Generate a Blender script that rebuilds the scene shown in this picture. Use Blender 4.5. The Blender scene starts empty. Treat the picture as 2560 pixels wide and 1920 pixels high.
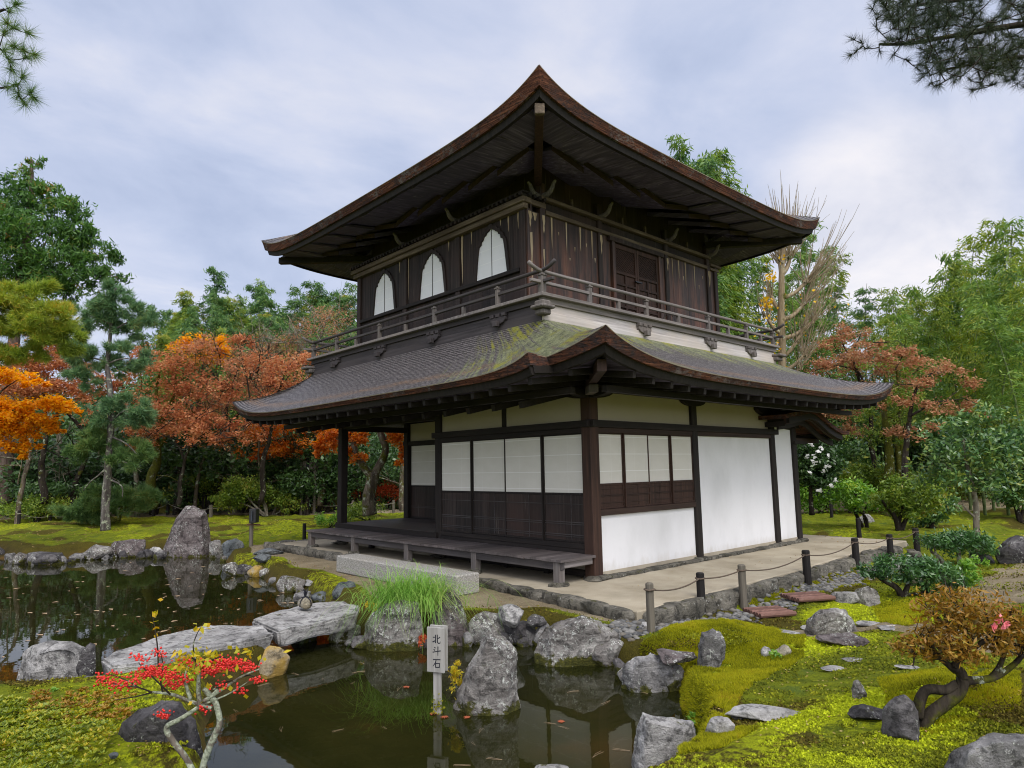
import bpy, bmesh, math, random
import numpy as np
from mathutils import Vector, Matrix, noise as mnoise
R = math.radians
scene = bpy.context.scene
COL = scene.collection

# ------------------------------------------------------------------ camera
CAMP = (-7.938, -6.876, 1.678)
CF, CYAW, CPITCH, CROLL = 1696.06, R(47.3807), R(7.0851), R(-1.0192)     # focal in px of a 2560 px wide frame
_fw = np.array([math.cos(CYAW)*math.cos(CPITCH), math.sin(CYAW)*math.cos(CPITCH), math.sin(CPITCH)])
_r = np.cross(_fw, [0, 0, 1.0]); _r /= np.linalg.norm(_r); _u = np.cross(_r, _fw)
_r, _u = math.cos(CROLL)*_r+math.sin(CROLL)*_u, -math.sin(CROLL)*_r+math.cos(CROLL)*_u
_C = np.array(CAMP)
cd = bpy.data.cameras.new('camera'); cam = bpy.data.objects.new('camera', cd); COL.objects.link(cam)
cd.sensor_width = 36; cd.lens = CF/2560*36; cd.clip_start = .05; cd.clip_end = 2000
cam.matrix_world = Matrix(((_r[0], _u[0], -_fw[0], _C[0]), (_r[1], _u[1], -_fw[1], _C[1]), (_r[2], _u[2], -_fw[2], _C[2]), (0, 0, 0, 1)))
scene.camera = cam
K = 2560/2212.0
FD = CF/K
def ray(x, y): return _fw+_r*((x*K-1280)/CF)-_u*((y*K-960)/CF)
def atz(x, y, z):
    d = ray(x, y); return _C+d*((z-_C[2])/d[2])
def pt(x, y, D): return _C+ray(x, y)*D
def depth(p): return float((np.asarray(p)-_C)@_fw)

# ------------------------------------------------------------------ world, sun, exposure
SUN_EL, SUN_AZ = R(51), R(244)          # azimuth of the sun, measured from +X towards +Y
SUND = (math.cos(SUN_EL)*math.cos(SUN_AZ), math.cos(SUN_EL)*math.sin(SUN_AZ), math.sin(SUN_EL))
w = bpy.data.worlds.new('World'); scene.world = w; w.use_nodes = True
nt = w.node_tree; nt.nodes.clear()
def nn(t, **k):
    n = nt.nodes.new(t)
    for a, b in k.items(): setattr(n, a, b)
    return n
L = lambda a, b: nt.links.new(a, b)
def ramp(n, stops, interp='LINEAR'):
    cr = n.color_ramp; cr.interpolation = interp
    while len(cr.elements) < len(stops): cr.elements.new(.5)
    for e, (p, c) in zip(cr.elements, stops):
        e.position = p; e.color = (*c, 1) if len(c) == 3 else c
tc = nn('ShaderNodeTexCoord'); sx = nn('ShaderNodeSeparateXYZ'); L(tc.outputs['Generated'], sx.inputs[0])
za = nn('ShaderNodeMath', operation='ADD'); L(sx.outputs[2], za.inputs[0]); za.inputs[1].default_value = .22
zm = nn('ShaderNodeMath', operation='MAXIMUM'); L(za.outputs[0], zm.inputs[0]); zm.inputs[1].default_value = .12
dx = nn('ShaderNodeMath', operation='DIVIDE'); L(sx.outputs[0], dx.inputs[0]); L(zm.outputs[0], dx.inputs[1])
dy = nn('ShaderNodeMath', operation='DIVIDE'); L(sx.outputs[1], dy.inputs[0]); L(zm.outputs[0], dy.inputs[1])
cb = nn('ShaderNodeCombineXYZ'); L(dx.outputs[0], cb.inputs[0]); L(dy.outputs[0], cb.inputs[1])
mp = nn('ShaderNodeMapping'); L(cb.outputs[0], mp.inputs[0]); mp.inputs['Rotation'].default_value = (0, 0, R(28)); mp.inputs['Scale'].default_value = (1.0, 1.35, 1)
mp.inputs['Location'].default_value = (3.1, 1.7, 0)
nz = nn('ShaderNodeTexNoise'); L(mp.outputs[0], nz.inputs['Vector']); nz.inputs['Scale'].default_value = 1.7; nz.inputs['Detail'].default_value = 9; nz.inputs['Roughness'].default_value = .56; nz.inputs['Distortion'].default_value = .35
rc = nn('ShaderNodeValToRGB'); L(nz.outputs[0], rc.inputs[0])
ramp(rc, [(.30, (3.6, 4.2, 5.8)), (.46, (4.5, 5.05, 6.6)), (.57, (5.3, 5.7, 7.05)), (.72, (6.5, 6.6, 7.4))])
sky = nn('ShaderNodeTexSky', sky_type='NISHITA'); sky.sun_disc = False; sky.sun_elevation = SUN_EL; sky.sun_rotation = R(90)-SUN_AZ
mx = nn('ShaderNodeMix', data_type='RGBA'); mx.inputs[0].default_value = .9; L(sky.outputs[0], mx.inputs[6]); L(rc.outputs[0], mx.inputs[7])
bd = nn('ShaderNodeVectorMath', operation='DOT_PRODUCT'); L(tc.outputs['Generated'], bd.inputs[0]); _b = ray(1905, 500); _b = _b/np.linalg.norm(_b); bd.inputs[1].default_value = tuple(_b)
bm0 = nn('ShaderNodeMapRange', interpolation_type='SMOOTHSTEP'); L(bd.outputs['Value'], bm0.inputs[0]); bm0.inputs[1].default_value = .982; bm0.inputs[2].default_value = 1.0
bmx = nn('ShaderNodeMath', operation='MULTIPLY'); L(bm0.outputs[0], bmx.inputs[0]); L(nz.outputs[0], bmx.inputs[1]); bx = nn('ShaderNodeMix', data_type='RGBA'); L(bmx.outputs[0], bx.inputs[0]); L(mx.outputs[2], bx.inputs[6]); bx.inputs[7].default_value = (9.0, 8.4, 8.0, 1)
# glow added to the sky round the sun, behind the camera, brightening the scene
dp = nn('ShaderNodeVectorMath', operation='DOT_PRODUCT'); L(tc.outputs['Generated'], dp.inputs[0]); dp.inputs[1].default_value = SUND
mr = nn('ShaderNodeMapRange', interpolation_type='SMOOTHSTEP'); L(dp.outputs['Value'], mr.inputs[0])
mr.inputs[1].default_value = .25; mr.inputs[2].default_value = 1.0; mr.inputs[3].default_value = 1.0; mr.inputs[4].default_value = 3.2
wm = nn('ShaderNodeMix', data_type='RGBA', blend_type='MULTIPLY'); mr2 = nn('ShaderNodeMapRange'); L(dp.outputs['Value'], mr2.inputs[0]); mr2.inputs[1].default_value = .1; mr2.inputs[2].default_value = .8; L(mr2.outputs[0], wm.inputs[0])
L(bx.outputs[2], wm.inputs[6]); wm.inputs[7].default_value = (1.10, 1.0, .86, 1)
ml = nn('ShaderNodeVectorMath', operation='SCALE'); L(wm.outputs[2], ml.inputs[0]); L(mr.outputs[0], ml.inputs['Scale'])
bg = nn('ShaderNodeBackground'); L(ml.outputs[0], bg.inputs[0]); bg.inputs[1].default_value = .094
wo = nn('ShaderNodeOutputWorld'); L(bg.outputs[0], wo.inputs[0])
sd = bpy.data.lights.new('sun', 'SUN'); sd.energy = 1.5; sd.angle = R(24); sd.color = (1, .95, .88)
sun = bpy.data.objects.new('sun', sd); COL.objects.link(sun)
sun.rotation_euler = Vector(SUND).to_track_quat('Z', 'Y').to_euler()
scene.view_settings.view_transform = 'Standard'; scene.view_settings.look = 'None'
scene.view_settings.exposure = 0.45; scene.view_settings.gamma = 1
scene.cycles.max_bounces = 6; scene.cycles.transparent_max_bounces = 8
scene.cycles.use_denoising = True; scene.cycles.filter_width = 1.05; scene.cycles.denoising_prefilter = 'ACCURATE'

# ------------------------------------------------------------------ object helpers
RNG = np.random.default_rng(7)
random.seed(5)
def kind(o, k): o['kind'] = k; return o
def tag(o, label, cat, group=None):
    o['label'] = label; o['category'] = cat
    if group: o['group'] = group
    return o
_org = {}
def link(name, me, mat, parent=None, org=None, smooth=False):
    """link a mesh whose coordinates are world coordinates; its origin goes to `org` or to its parent's origin"""
    base = np.array(_org.get(parent.name, (0, 0, 0)) if parent else (0, 0, 0), float)
    o3 = base if org is None else np.array(org, float)
    if mat and not me.materials:
        for m in (mat if isinstance(mat, (list, tuple)) else [mat]): me.materials.append(m)
    if np.any(o3): me.transform(Matrix.Translation(-Vector(o3)))
    if smooth:
        me.polygons.foreach_set('use_smooth', np.ones(len(me.polygons), bool))
    o = bpy.data.objects.new(name, me); COL.objects.link(o)
    o.location = Vector(o3-base)
    if parent: o.parent = parent
    _org[o.name] = tuple(o3)
    return o
def empty(name, loc, label, cat, group=None):
    o = bpy.data.objects.new(name, None); COL.objects.link(o); o.location = loc; o.empty_display_size = .1
    _org[o.name] = tuple(loc)
    return tag(o, label, cat, group)
def dup(o, loc, label=None, rotz=0, scale=1):
    c = o.copy(); COL.objects.link(c); c.location = loc; c.rotation_euler = (0, 0, rotz); c.scale = (scale,)*3
    if label: c['label'] = label
    for ch in list(o.children):
        d = ch.copy(); COL.objects.link(d); d.parent = c
        for g in list(ch.children):
            e = g.copy(); COL.objects.link(e); e.parent = d
    return c

class MB:
    def __init__(s): s.v = []; s.f = []; s.m = []
    def add(s, vs, fs, mi=0):
        b = len(s.v); s.v += [tuple(map(float, p)) for p in vs]
        s.f += [tuple(b+i for i in f) for f in fs]; s.m += [mi]*len(fs); return s
    def box(s, a, b, mi=0):
        x0, y0, z0 = [min(p, q) for p, q in zip(a, b)]; x1, y1, z1 = [max(p, q) for p, q in zip(a, b)]
        return s.add([(x0, y0, z0), (x1, y0, z0), (x1, y1, z0), (x0, y1, z0), (x0, y0, z1), (x1, y0, z1), (x1, y1, z1), (x0, y1, z1)],
              [(0, 3, 2, 1), (4, 5, 6, 7), (0, 1, 5, 4), (1, 2, 6, 5), (2, 3, 7, 6), (3, 0, 4, 7)], mi)
    def bar(s, p, q, w, h, up=(0, 0, 1), mi=0):
        p, q, up = Vector(p), Vector(q), Vector(up); d = (q-p).normalized()
        sd_ = d.cross(up).normalized(); u = sd_.cross(d)
        vs = [c+sd_*(a*w/2)+u*(b*h/2) for c in (p, q) for a, b in ((-1, -1), (1, -1), (1, 1), (-1, 1))]
        return s.add(vs, [(0, 3, 2, 1), (4, 5, 6, 7), (0, 1, 5, 4), (1, 2, 6, 5), (2, 3, 7, 6), (3, 0, 4, 7)][0:2]+[(0, 1, 5, 4), (1, 2, 6, 5), (2, 3, 7, 6), (3, 0, 4, 7)], mi)
    def tube(s, path, rad, seg=8, mi=0, rough=0, cap=True):
        P = [Vector(p) for p in path]; n = len(P); b = len(s.v)
        ref = Vector((0, 0, 1)) if abs((P[-1]-P[0]).normalized().z) < .9 else Vector((1, 0, 0))
        for i in range(n):
            d = (P[min(i+1, n-1)]-P[max(i-1, 0)])
            d = d.normalized() if d.length > 1e-9 else Vector((0, 0, 1))
            a = d.cross(ref); a = a.normalized() if a.length > 1e-6 else d.orthogonal().normalized()
            c = d.cross(a); r = rad[i] if hasattr(rad, '__len__') else rad
            for j in range(seg):
                t = 2*math.pi*j/seg; rr = r*(1+rough*(mnoise.noise(Vector((P[i].x*3+math.cos(t)*1.3, P[i].y*3+math.sin(t)*1.3, P[i].z*2.2)))))
                s.v.append(tuple(P[i]+a*(math.cos(t)*rr)+c*(math.sin(t)*rr)))
        for i in range(n-1):
            for j in range(seg):
                k = (j+1) % seg
                s.f.append((b+i*seg+j, b+i*seg+k, b+(i+1)*seg+k, b+(i+1)*seg+j)); s.m.append(mi)
        if cap:
            s.f.append(tuple(b+j for j in range(seg))[::-1]); s.f.append(tuple(b+(n-1)*seg+j for j in range(seg))); s.m += [mi, mi]
        return s
    def prism(s, poly, vec, mi=0):
        """closed prism: planar polygon (3D points) swept by vec"""
        n = len(poly); v = Vector(vec); a = [Vector(p) for p in poly]
        return s.add(a+[p+v for p in a], [tuple(range(n))[::-1], tuple(range(n, 2*n))]+[(i, (i+1) % n, n+(i+1) % n, n+i) for i in range(n)], mi)
    def grid(s, rows, mi=0, flip=False):
        nr, nc = len(rows), len(rows[0]); b = len(s.v)
        for r in rows: s.v += [tuple(map(float, p)) for p in r]
        for i in range(nr-1):
            for j in range(nc-1):
                q = (b+i*nc+j, b+i*nc+j+1, b+(i+1)*nc+j+1, b+(i+1)*nc+j)
                s.f.append(q[::-1] if flip else q); s.m.append(mi)
        return s
    def mesh(s, name, bevel=0):
        me = bpy.data.meshes.new(name); me.from_pydata(s.v, [], s.f); me.update()
        bm = bmesh.new(); bm.from_mesh(me)
        bmesh.ops.recalc_face_normals(bm, faces=bm.faces)
        if bevel:
            es = [e for e in bm.edges if len(e.link_faces) == 2 and e.calc_face_angle(0) > .6]
            bmesh.ops.bevel(bm, geom=es, offset=bevel, segments=1, affect='EDGES', clamp_overlap=True)
        bm.to_mesh(me); bm.free()
        if not bevel and any(s.m): me.polygons.foreach_set('material_index', s.m)
        return me
    def build(s, name, mat, parent=None, org=None, smooth=False, bevel=0): return link(name, s.mesh(name, bevel), mat, parent, org, smooth)

def npmesh(name, V, F):
    me = bpy.data.meshes.new(name); n, k = F.shape
    me.vertices.add(len(V)); me.vertices.foreach_set('co', np.ascontiguousarray(V, np.float32).ravel())
    me.loops.add(n*k); me.loops.foreach_set('vertex_index', np.ascontiguousarray(F, np.int32).ravel())
    me.polygons.add(n); me.polygons.foreach_set('loop_start', np.arange(0, n*k, k, dtype=np.int32)); me.polygons.foreach_set('loop_total', np.full(n, k, np.int32))
    me.update(calc_edges=True); return me

# ------------------------------------------------------------------ materials
class NT:
    def __init__(s, name):
        s.m = bpy.data.materials.new(name); s.m.use_nodes = True; s.t = s.m.node_tree; s.t.nodes.clear()
        s.out = s.n('ShaderNodeOutputMaterial'); s.p = s.n('ShaderNodeBsdfPrincipled'); s.l(s.p.outputs[0], s.out.inputs[0])
        s.co = s.n('ShaderNodeTexCoord').outputs['Object']
    def n(s, t, **k):
        n = s.t.nodes.new(t)
        for a, b in k.items(): setattr(n, a, b)
        return n
    def l(s, a, b): s.t.links.new(a, b)
    def map(s, sc, src=None, rot=(0, 0, 0), loc=(0, 0, 0)):
        m = s.n('ShaderNodeMapping'); s.l(src or s.co, m.inputs[0]); m.inputs['Scale'].default_value = sc if hasattr(sc, '__len__') else (sc,)*3
        m.inputs['Rotation'].default_value = rot; m.inputs['Location'].default_value = loc; return m.outputs[0]
    def noise(s, scale, detail=5, rough=.55, vec=None, dist=0):
        n = s.n('ShaderNodeTexNoise'); s.l(vec or s.co, n.inputs['Vector']); n.inputs['Scale'].default_value = scale
        n.inputs['Detail'].default_value = detail; n.inputs['Roughness'].default_value = rough; n.inputs['Distortion'].default_value = dist; return n.outputs[0]
    def ramp(s, f, stops, interp='LINEAR'):
        n = s.n('ShaderNodeValToRGB'); s.l(f, n.inputs[0]); ramp(n, stops, interp); return n.outputs[0]
    def mix(s, f, a, b, mode='MIX'):
        n = s.n('ShaderNodeMix', data_type='RGBA', blend_type=mode)
        for i, x in ((0, f), (6, a), (7, b)):
            if isinstance(x, (int, float)): n.inputs[i].default_value = x
            elif isinstance(x, tuple): n.inputs[i].default_value = (*x, 1)
            else: s.l(x, n.inputs[i])
        return n.outputs[2]
    def math(s, op, a, b=0, c=0, clamp=False):
        n = s.n('ShaderNodeMath', operation=op); n.use_clamp = clamp
        for i, x in enumerate((a, b, c)):
            if isinstance(x, (int, float)): n.inputs[i].default_value = x
            else: s.l(x, n.inputs[i])
        return n.outputs[0]
    def step(s, f, a, b): return s.ramp(f, [(a, (0, 0, 0)), (b, (1, 1, 1))])
    def island(s): return s.n('ShaderNodeNewGeometry').outputs['Random Per Island']
    def objrand(s): return s.n('ShaderNodeObjectInfo').outputs['Random']
    def hsv(s, col, h=None, v=None, sat=None):
        n = s.n('ShaderNodeHueSaturation'); s.l(col, n.inputs['Color'])
        for k, x in (('Hue', h), ('Value', v), ('Saturation', sat)):
            if x is None: continue
            if isinstance(x, (int, float)): n.inputs[k].default_value = x
            else: s.l(x, n.inputs[k])
        return n.outputs[0]
    def vary(s, col, amt, src=None):
        r = src or s.island(); v = s.n('ShaderNodeMapRange'); s.l(r, v.inputs[0]); v.inputs[3].default_value = 1-amt; v.inputs[4].default_value = 1+amt
        return s.hsv(col, v=v.outputs[0])
    def bump(s, h, strength=.3, dist=.02):
        b = s.n('ShaderNodeBump'); s.l(h, b.inputs['Height']); b.inputs['Strength'].default_value = strength; b.inputs['Distance'].default_value = dist
        s.l(b.outputs[0], s.p.inputs['Normal']); return b
    def done(s, col, rough=.8, spec=.3):
        if isinstance(col, tuple): s.p.inputs['Base Color'].default_value = (*col, 1)
        else: s.l(col, s.p.inputs['Base Color'])
        s.p.inputs['Roughness'].default_value = rough; s.p.inputs['Specular IOR Level'].default_value = spec
        return s.m

def wood(name, cols, axis='z', rough=.75, vary=.18, pale=None, spec=.3, grain=1.0):
    """weathered timber: grain stretched along one axis, every board a little different, bleached flecks"""
    t = NT(name); sc = {'x': (.9, 22, 22), 'y': (22, .9, 22), 'z': (22, 22, .9)}[axis]
    isl = t.island(); off = t.n('ShaderNodeCombineXYZ'); t.l(t.math('MULTIPLY', isl, 37.0), off.inputs[0]); t.l(t.math('MULTIPLY', isl, 19.0), off.inputs[2])
    av = t.n('ShaderNodeVectorMath', operation='ADD'); t.l(t.map(sc), av.inputs[0]); t.l(off.outputs[0], av.inputs[1])
    g = t.noise(grain, 6, .6, av.outputs[0]); b = t.noise(.9, 4, .6)
    c = t.ramp(g, [(.28, cols[0]), (.52, cols[1]), (.75, cols[2])])
    c = t.mix(t.step(b, .4, .72), c, cols[3] if len(cols) > 3 else cols[1])
    if pale:
        f = t.math('MULTIPLY', t.step(t.noise(1.3, 5, .65, av.outputs[0]), .60, .70), t.step(t.noise(1.7, 3, .5), .48, .6))
        c = t.mix(t.math('MULTIPLY', f, .8), c, pale)
    if vary: c = t.vary(c, vary, isl)
    t.bump(g, .35, .006); return t.done(c, rough, spec)

W_DARK = lambda ax: wood('dark_timber_'+ax, [(.006, .005, .0045), (.016, .012, .010), (.034, .026, .021), (.012, .009, .008)], ax, .7)
wz, wx, wy = W_DARK('z'), W_DARK('x'), W_DARK('y')
W_BRN = wood('brown_timber', [(.012, .007, .005), (.035, .018, .012), (.075, .038, .025), (.05, .024, .016)], 'z', .65)
W_BRNX = wood('brown_timber_long', [(.012, .007, .005), (.030, .017, .012), (.06, .035, .026), (.04, .022, .016)], 'x', .65)
W_RED = wood('old_lacquered_boards', [(.010, .005, .004), (.034, .011, .007), (.085, .027, .015), (.045, .013, .008)], 'z', .55, .35)
W_BLK = wood('sooty_boards', [(.007, .006, .005), (.020, .015, .013), (.050, .038, .033), (.032, .018, .014)], 'z', .65, .4, (.10, .085, .07))
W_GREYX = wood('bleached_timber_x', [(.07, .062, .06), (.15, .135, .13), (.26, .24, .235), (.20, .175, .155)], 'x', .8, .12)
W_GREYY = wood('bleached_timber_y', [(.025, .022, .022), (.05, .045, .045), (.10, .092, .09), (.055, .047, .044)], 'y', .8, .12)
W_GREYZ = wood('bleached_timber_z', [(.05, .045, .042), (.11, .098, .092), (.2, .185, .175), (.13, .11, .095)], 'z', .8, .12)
W_DECK = wood('deck_boards', [(.05, .043, .042), (.095, .082, .08), (.175, .155, .15), (.11, .09, .083)], 'x', .55, .3)
W_DECKY = wood('inner_deck_boards', [(.03, .027, .027), (.06, .052, .052), (.105, .094, .09), (.065, .055, .052)], 'y', .5, .2)
W_TAN = wood('worn_beam', [(.045, .032, .022), (.11, .083, .058), (.22, .175, .125), (.06, .043, .03)], 'y', .75, .2)
W_TANX = wood('worn_beam_x', [(.045, .032, .022), (.11, .083, .058), (.22, .175, .125), (.06, .043, .03)], 'x', .75, .2)
W_SOF = wood('soffit_boards_y', [(.032, .026, .05), (.085, .07, .125), (.20, .175, .28), (.06, .05, .09)], 'y', .7, .5, (.36, .33, .36))
W_SOFX = wood('soffit_boards_x', [(.032, .026, .05), (.085, .07, .125), (.20, .175, .28), (.06, .05, .09)], 'x', .7, .5, (.36, .33, .36))
W_POSTD = wood('charred_stake', [(.006, .005, .005), (.014, .012, .011), (.035, .03, .027)], 'z', .8, .1)
W_POSTG = wood('grey_stake', [(.06, .053, .042), (.13, .115, .09), (.22, .2, .165)], 'z', .85, .1)
W_SIGN = wood('sign_wood', [(.17, .165, .15), (.27, .265, .245), (.40, .39, .365), (.30, .285, .25)], 'z', .8, .05)

def peeling():
    t = NT('peeling_boards'); isl = t.island()
    off = t.n('ShaderNodeCombineXYZ'); t.l(t.math('MULTIPLY', isl, 41.0), off.inputs[0])
    av = t.n('ShaderNodeVectorMath', operation='ADD'); t.l(t.map((16, 16, .8)), av.inputs[0]); t.l(off.outputs[0], av.inputs[1])
    g = t.noise(1, 6, .6, av.outputs[0])
    c = t.ramp(g, [(.3, (.011, .0075, .006)), (.52, (.037, .022, .016)), (.75, (.10, .058, .040))])
    sp = t.n('ShaderNodeSeparateXYZ'); t.l(t.co, sp.inputs[0])
    c = t.mix(t.math('MULTIPLY', t.step(t.math('MULTIPLY_ADD', sp.outputs[2], -.8, 5.1), .1, .75), t.step(t.noise(2.2, 4, .6, t.map((3, 3, .5))), .4, .62)), c, t.mix(.5, t.hsv(c, v=2.4, sat=1.2), (.14, .05, .026)))   # lower part lost its dark lacquer
    c = t.vary(c, .3, isl); t.bump(g, .35, .006); return t.done(c, .5, .4)
W_PEEL = peeling()
PALE = wood('bare_wood_streak', [(.22, .16, .10), (.36, .28, .18), (.5, .42, .3)], 'z', .8, .15)

def plaster(name, base, stain, amt=.5):
    t = NT(name); c = t.mix(t.math('MULTIPLY', t.step(t.noise(.9, 6, .6, t.map((1, 1, .5))), .45, .8), amt), base, stain)
    c = t.mix(t.math('MULTIPLY', t.step(t.noise(9, 4, .6), .55, .8), .12), c, stain)
    if name == 'white_plaster':
        sz = t.n('ShaderNodeSeparateXYZ'); t.l(t.co, sz.inputs[0]); c = t.mix(t.math('MULTIPLY', t.step(t.math('ADD', t.math('MULTIPLY', sz.outputs[2], -2.2), t.math('MULTIPLY_ADD', t.noise(7, 5, .7, t.map((1, 1, .35))), 1.0, -.02)), .0, .45), .55), c, (.50, .46, .39))
    t.bump(t.noise(60, 3, .6), .12, .004); return t.done(c, .9, .1)
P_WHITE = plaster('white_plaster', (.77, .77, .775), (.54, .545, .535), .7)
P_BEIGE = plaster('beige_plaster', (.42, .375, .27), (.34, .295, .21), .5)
P_BASE = plaster('stained_base', (.42, .37, .28), (.16, .14, .11), 1.0)
def paper():
    t = NT('screen_paper'); b = t.n('ShaderNodeTexBrick'); t.l(t.map((1, 1, 1), rot=(R(90), 0, 0)), b.inputs[0])
    sp = t.n('ShaderNodeSeparateXYZ'); t.l(t.co, sp.inputs[0])
    s1 = t.math('FRACT', t.math('MULTIPLY', sp.outputs[2], 3.72)); s2 = t.math('FRACT', t.math('MULTIPLY', t.math('ADD', sp.outputs[0], sp.outputs[1]), 1.9))
    ln = t.math('GREATER_THAN', s1, .955); l2 = t.math('GREATER_THAN', s2, .975)
    c = t.mix(t.noise(3.0, 5, .6, t.map((1, 1, 2))), (.60, .58, .51), (.70, .68, .62))
    c = t.mix(t.math('MULTIPLY', ln, .55), c, (.88, .88, .86)); c = t.mix(t.math('MULTIPLY', l2, .15), c, (.85, .85, .83))
    t.t.nodes.remove(b)
    t.bump(t.noise(22, 4, .6, t.map((1, 1, 3))), .15, .004); return t.done(c, .85, .15)
PAPER = paper()
PAPERW = PAPER.copy(); PAPERW.name = 'white_window_paper'
for n_ in PAPERW.node_tree.nodes:
    if n_.bl_idname == 'ShaderNodeMix' and not n_.inputs[6].is_linked: n_.inputs[6].default_value = (.72, .73, .75, 1); n_.inputs[7].default_value = (.80, .80, .82, 1)

def bark_roof():
    """cypress-bark thatch: courses across the slope (UV v runs up the slope), moss near the front hip and the foot of the upper storey"""
    t = NT('cypress_bark_thatch'); uv = t.n('ShaderNodeUVMap').outputs[0]
    wv = t.n('ShaderNodeTexWave', wave_type='BANDS', bands_direction='Y', wave_profile='SAW')
    t.l(t.map((1, 1, 1), uv), wv.inputs[0]); wv.inputs['Scale'].default_value = 3.9; wv.inputs['Distortion'].default_value = 4.2; wv.inputs['Detail'].default_value = 4; wv.inputs['Detail Scale'].default_value = 2.6; wv.inputs['Detail Roughness'].default_value = .7
    n1 = t.noise(1.6, 6, .6); n2 = t.noise(15, 6, .78, t.map((.55, 2.0, 1), uv), .4); st = t.noise(1, 5, .6, t.map((9, .7, 1), uv))
    c = t.ramp(t.math('ADD', t.math('MULTIPLY', wv.outputs[1], .40), t.math('MULTIPLY', n2, .68)), [(.36, (.006, .005, .006)), (.49, (.045, .039, .041)), (.60, (.16, .142, .142)), (.78, (.34, .315, .31))])
    sv = t.n('ShaderNodeSeparateXYZ'); t.l(uv, sv.inputs[0]); band = t.math('SUBTRACT', 1.0, t.math('ABSOLUTE', t.math('MULTIPLY', t.math('SUBTRACT', sv.outputs[1], t.math('MULTIPLY_ADD', n1, .5, .25)), 4.5)), 0, True)
    c = t.mix(t.math('MULTIPLY', t.step(n1, .5, .75), .5), c, t.mix(n2, (.035, .028, .026), (.15, .125, .11)))
    c = t.mix(t.math('MULTIPLY', band, t.step(n2, .42, .6)), c, (.30, .175, .085))
    sp = t.n('ShaderNodeSeparateXYZ'); t.l(t.co, sp.inputs[0])
    d = t.n('ShaderNodeVectorMath', operation='DISTANCE'); t.l(t.map((.62, .52, 0)), d.inputs[0]); d.inputs[1].default_value = (-.55, -.16, 0)
    near = t.math('SUBTRACT', 1.5, d.outputs['Value'])
    up = t.math('MULTIPLY', t.math('SUBTRACT', sp.outputs[2], 3.45), 1.5); ry = t.math('LESS_THAN', sp.outputs[1], .68)
    side = t.math('MULTIPLY', t.math('MULTIPLY', up, ry), 1.7)
    ms = t.math('MULTIPLY_ADD', t.math('MAXIMUM', near, side), .62, t.math('MULTIPLY_ADD', st, 3.2, t.math('MULTIPLY_ADD', t.noise(15, 6, .8), 1.9, -2.75)))
    mm = t.math('MULTIPLY', t.math('MULTIPLY', t.step(ms, .12, .5), t.step(t.math('MAXIMUM', near, side), .12, .6)), t.math('LESS_THAN', sp.outputs[2], 4.5))
    mc = t.ramp(t.noise(9, 5, .7), [(.3, (.07, .08, .035)), (.5, (.22, .24, .125)), (.72, (.40, .415, .22))])
    mc = t.mix(t.step(t.noise(2.2, 3, .5), .52, .62), mc, (.30, .30, .03))
    c = t.mix(mm, c, mc)
    t.bump(t.math('ADD', wv.outputs[1], t.math('MULTIPLY', n2, 1.6)), 1.0, .05)
    return t.done(c, .5, .45)
ROOF = bark_roof()
def bark_edge(name='layered_bark_edge', dark=.0):
    t = NT(name); ly = t.noise(1, 5, .65, t.map((2.2, 2.2, 60))); s = t.noise(1.1, 5, .6); s2 = t.noise(9, 5, .7, t.map((1, 1, 2.5)))
    c = t.ramp(ly, [(.28, (.020, .010, .007)), (.5, (.085, .031, .018)), (.72, (.23, .095, .048))])
    c = t.mix(t.math('MULTIPLY', t.step(s, .42, .56), t.step(s2, .38, .60)), c, (.030, .023, .023))
    c = t.mix(t.math('MULTIPLY', t.step(t.noise(1.7, 4, .6, t.map(1, loc=(5, 3, 1))), .53, .62), t.step(s2, .45, .6)), c, (.15, .125, .115))
    c = t.mix(t.step(t.noise(16, 5, .75, t.map((1, 1, 3))), .54, .62), c, (.015, .009, .007))
    t.bump(ly, .8, .02); return t.done(c, .85, .2)
EDGE = bark_edge()
TRIM = NT('pale_edge_strip').done((.22, .19, .13), .8)

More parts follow.
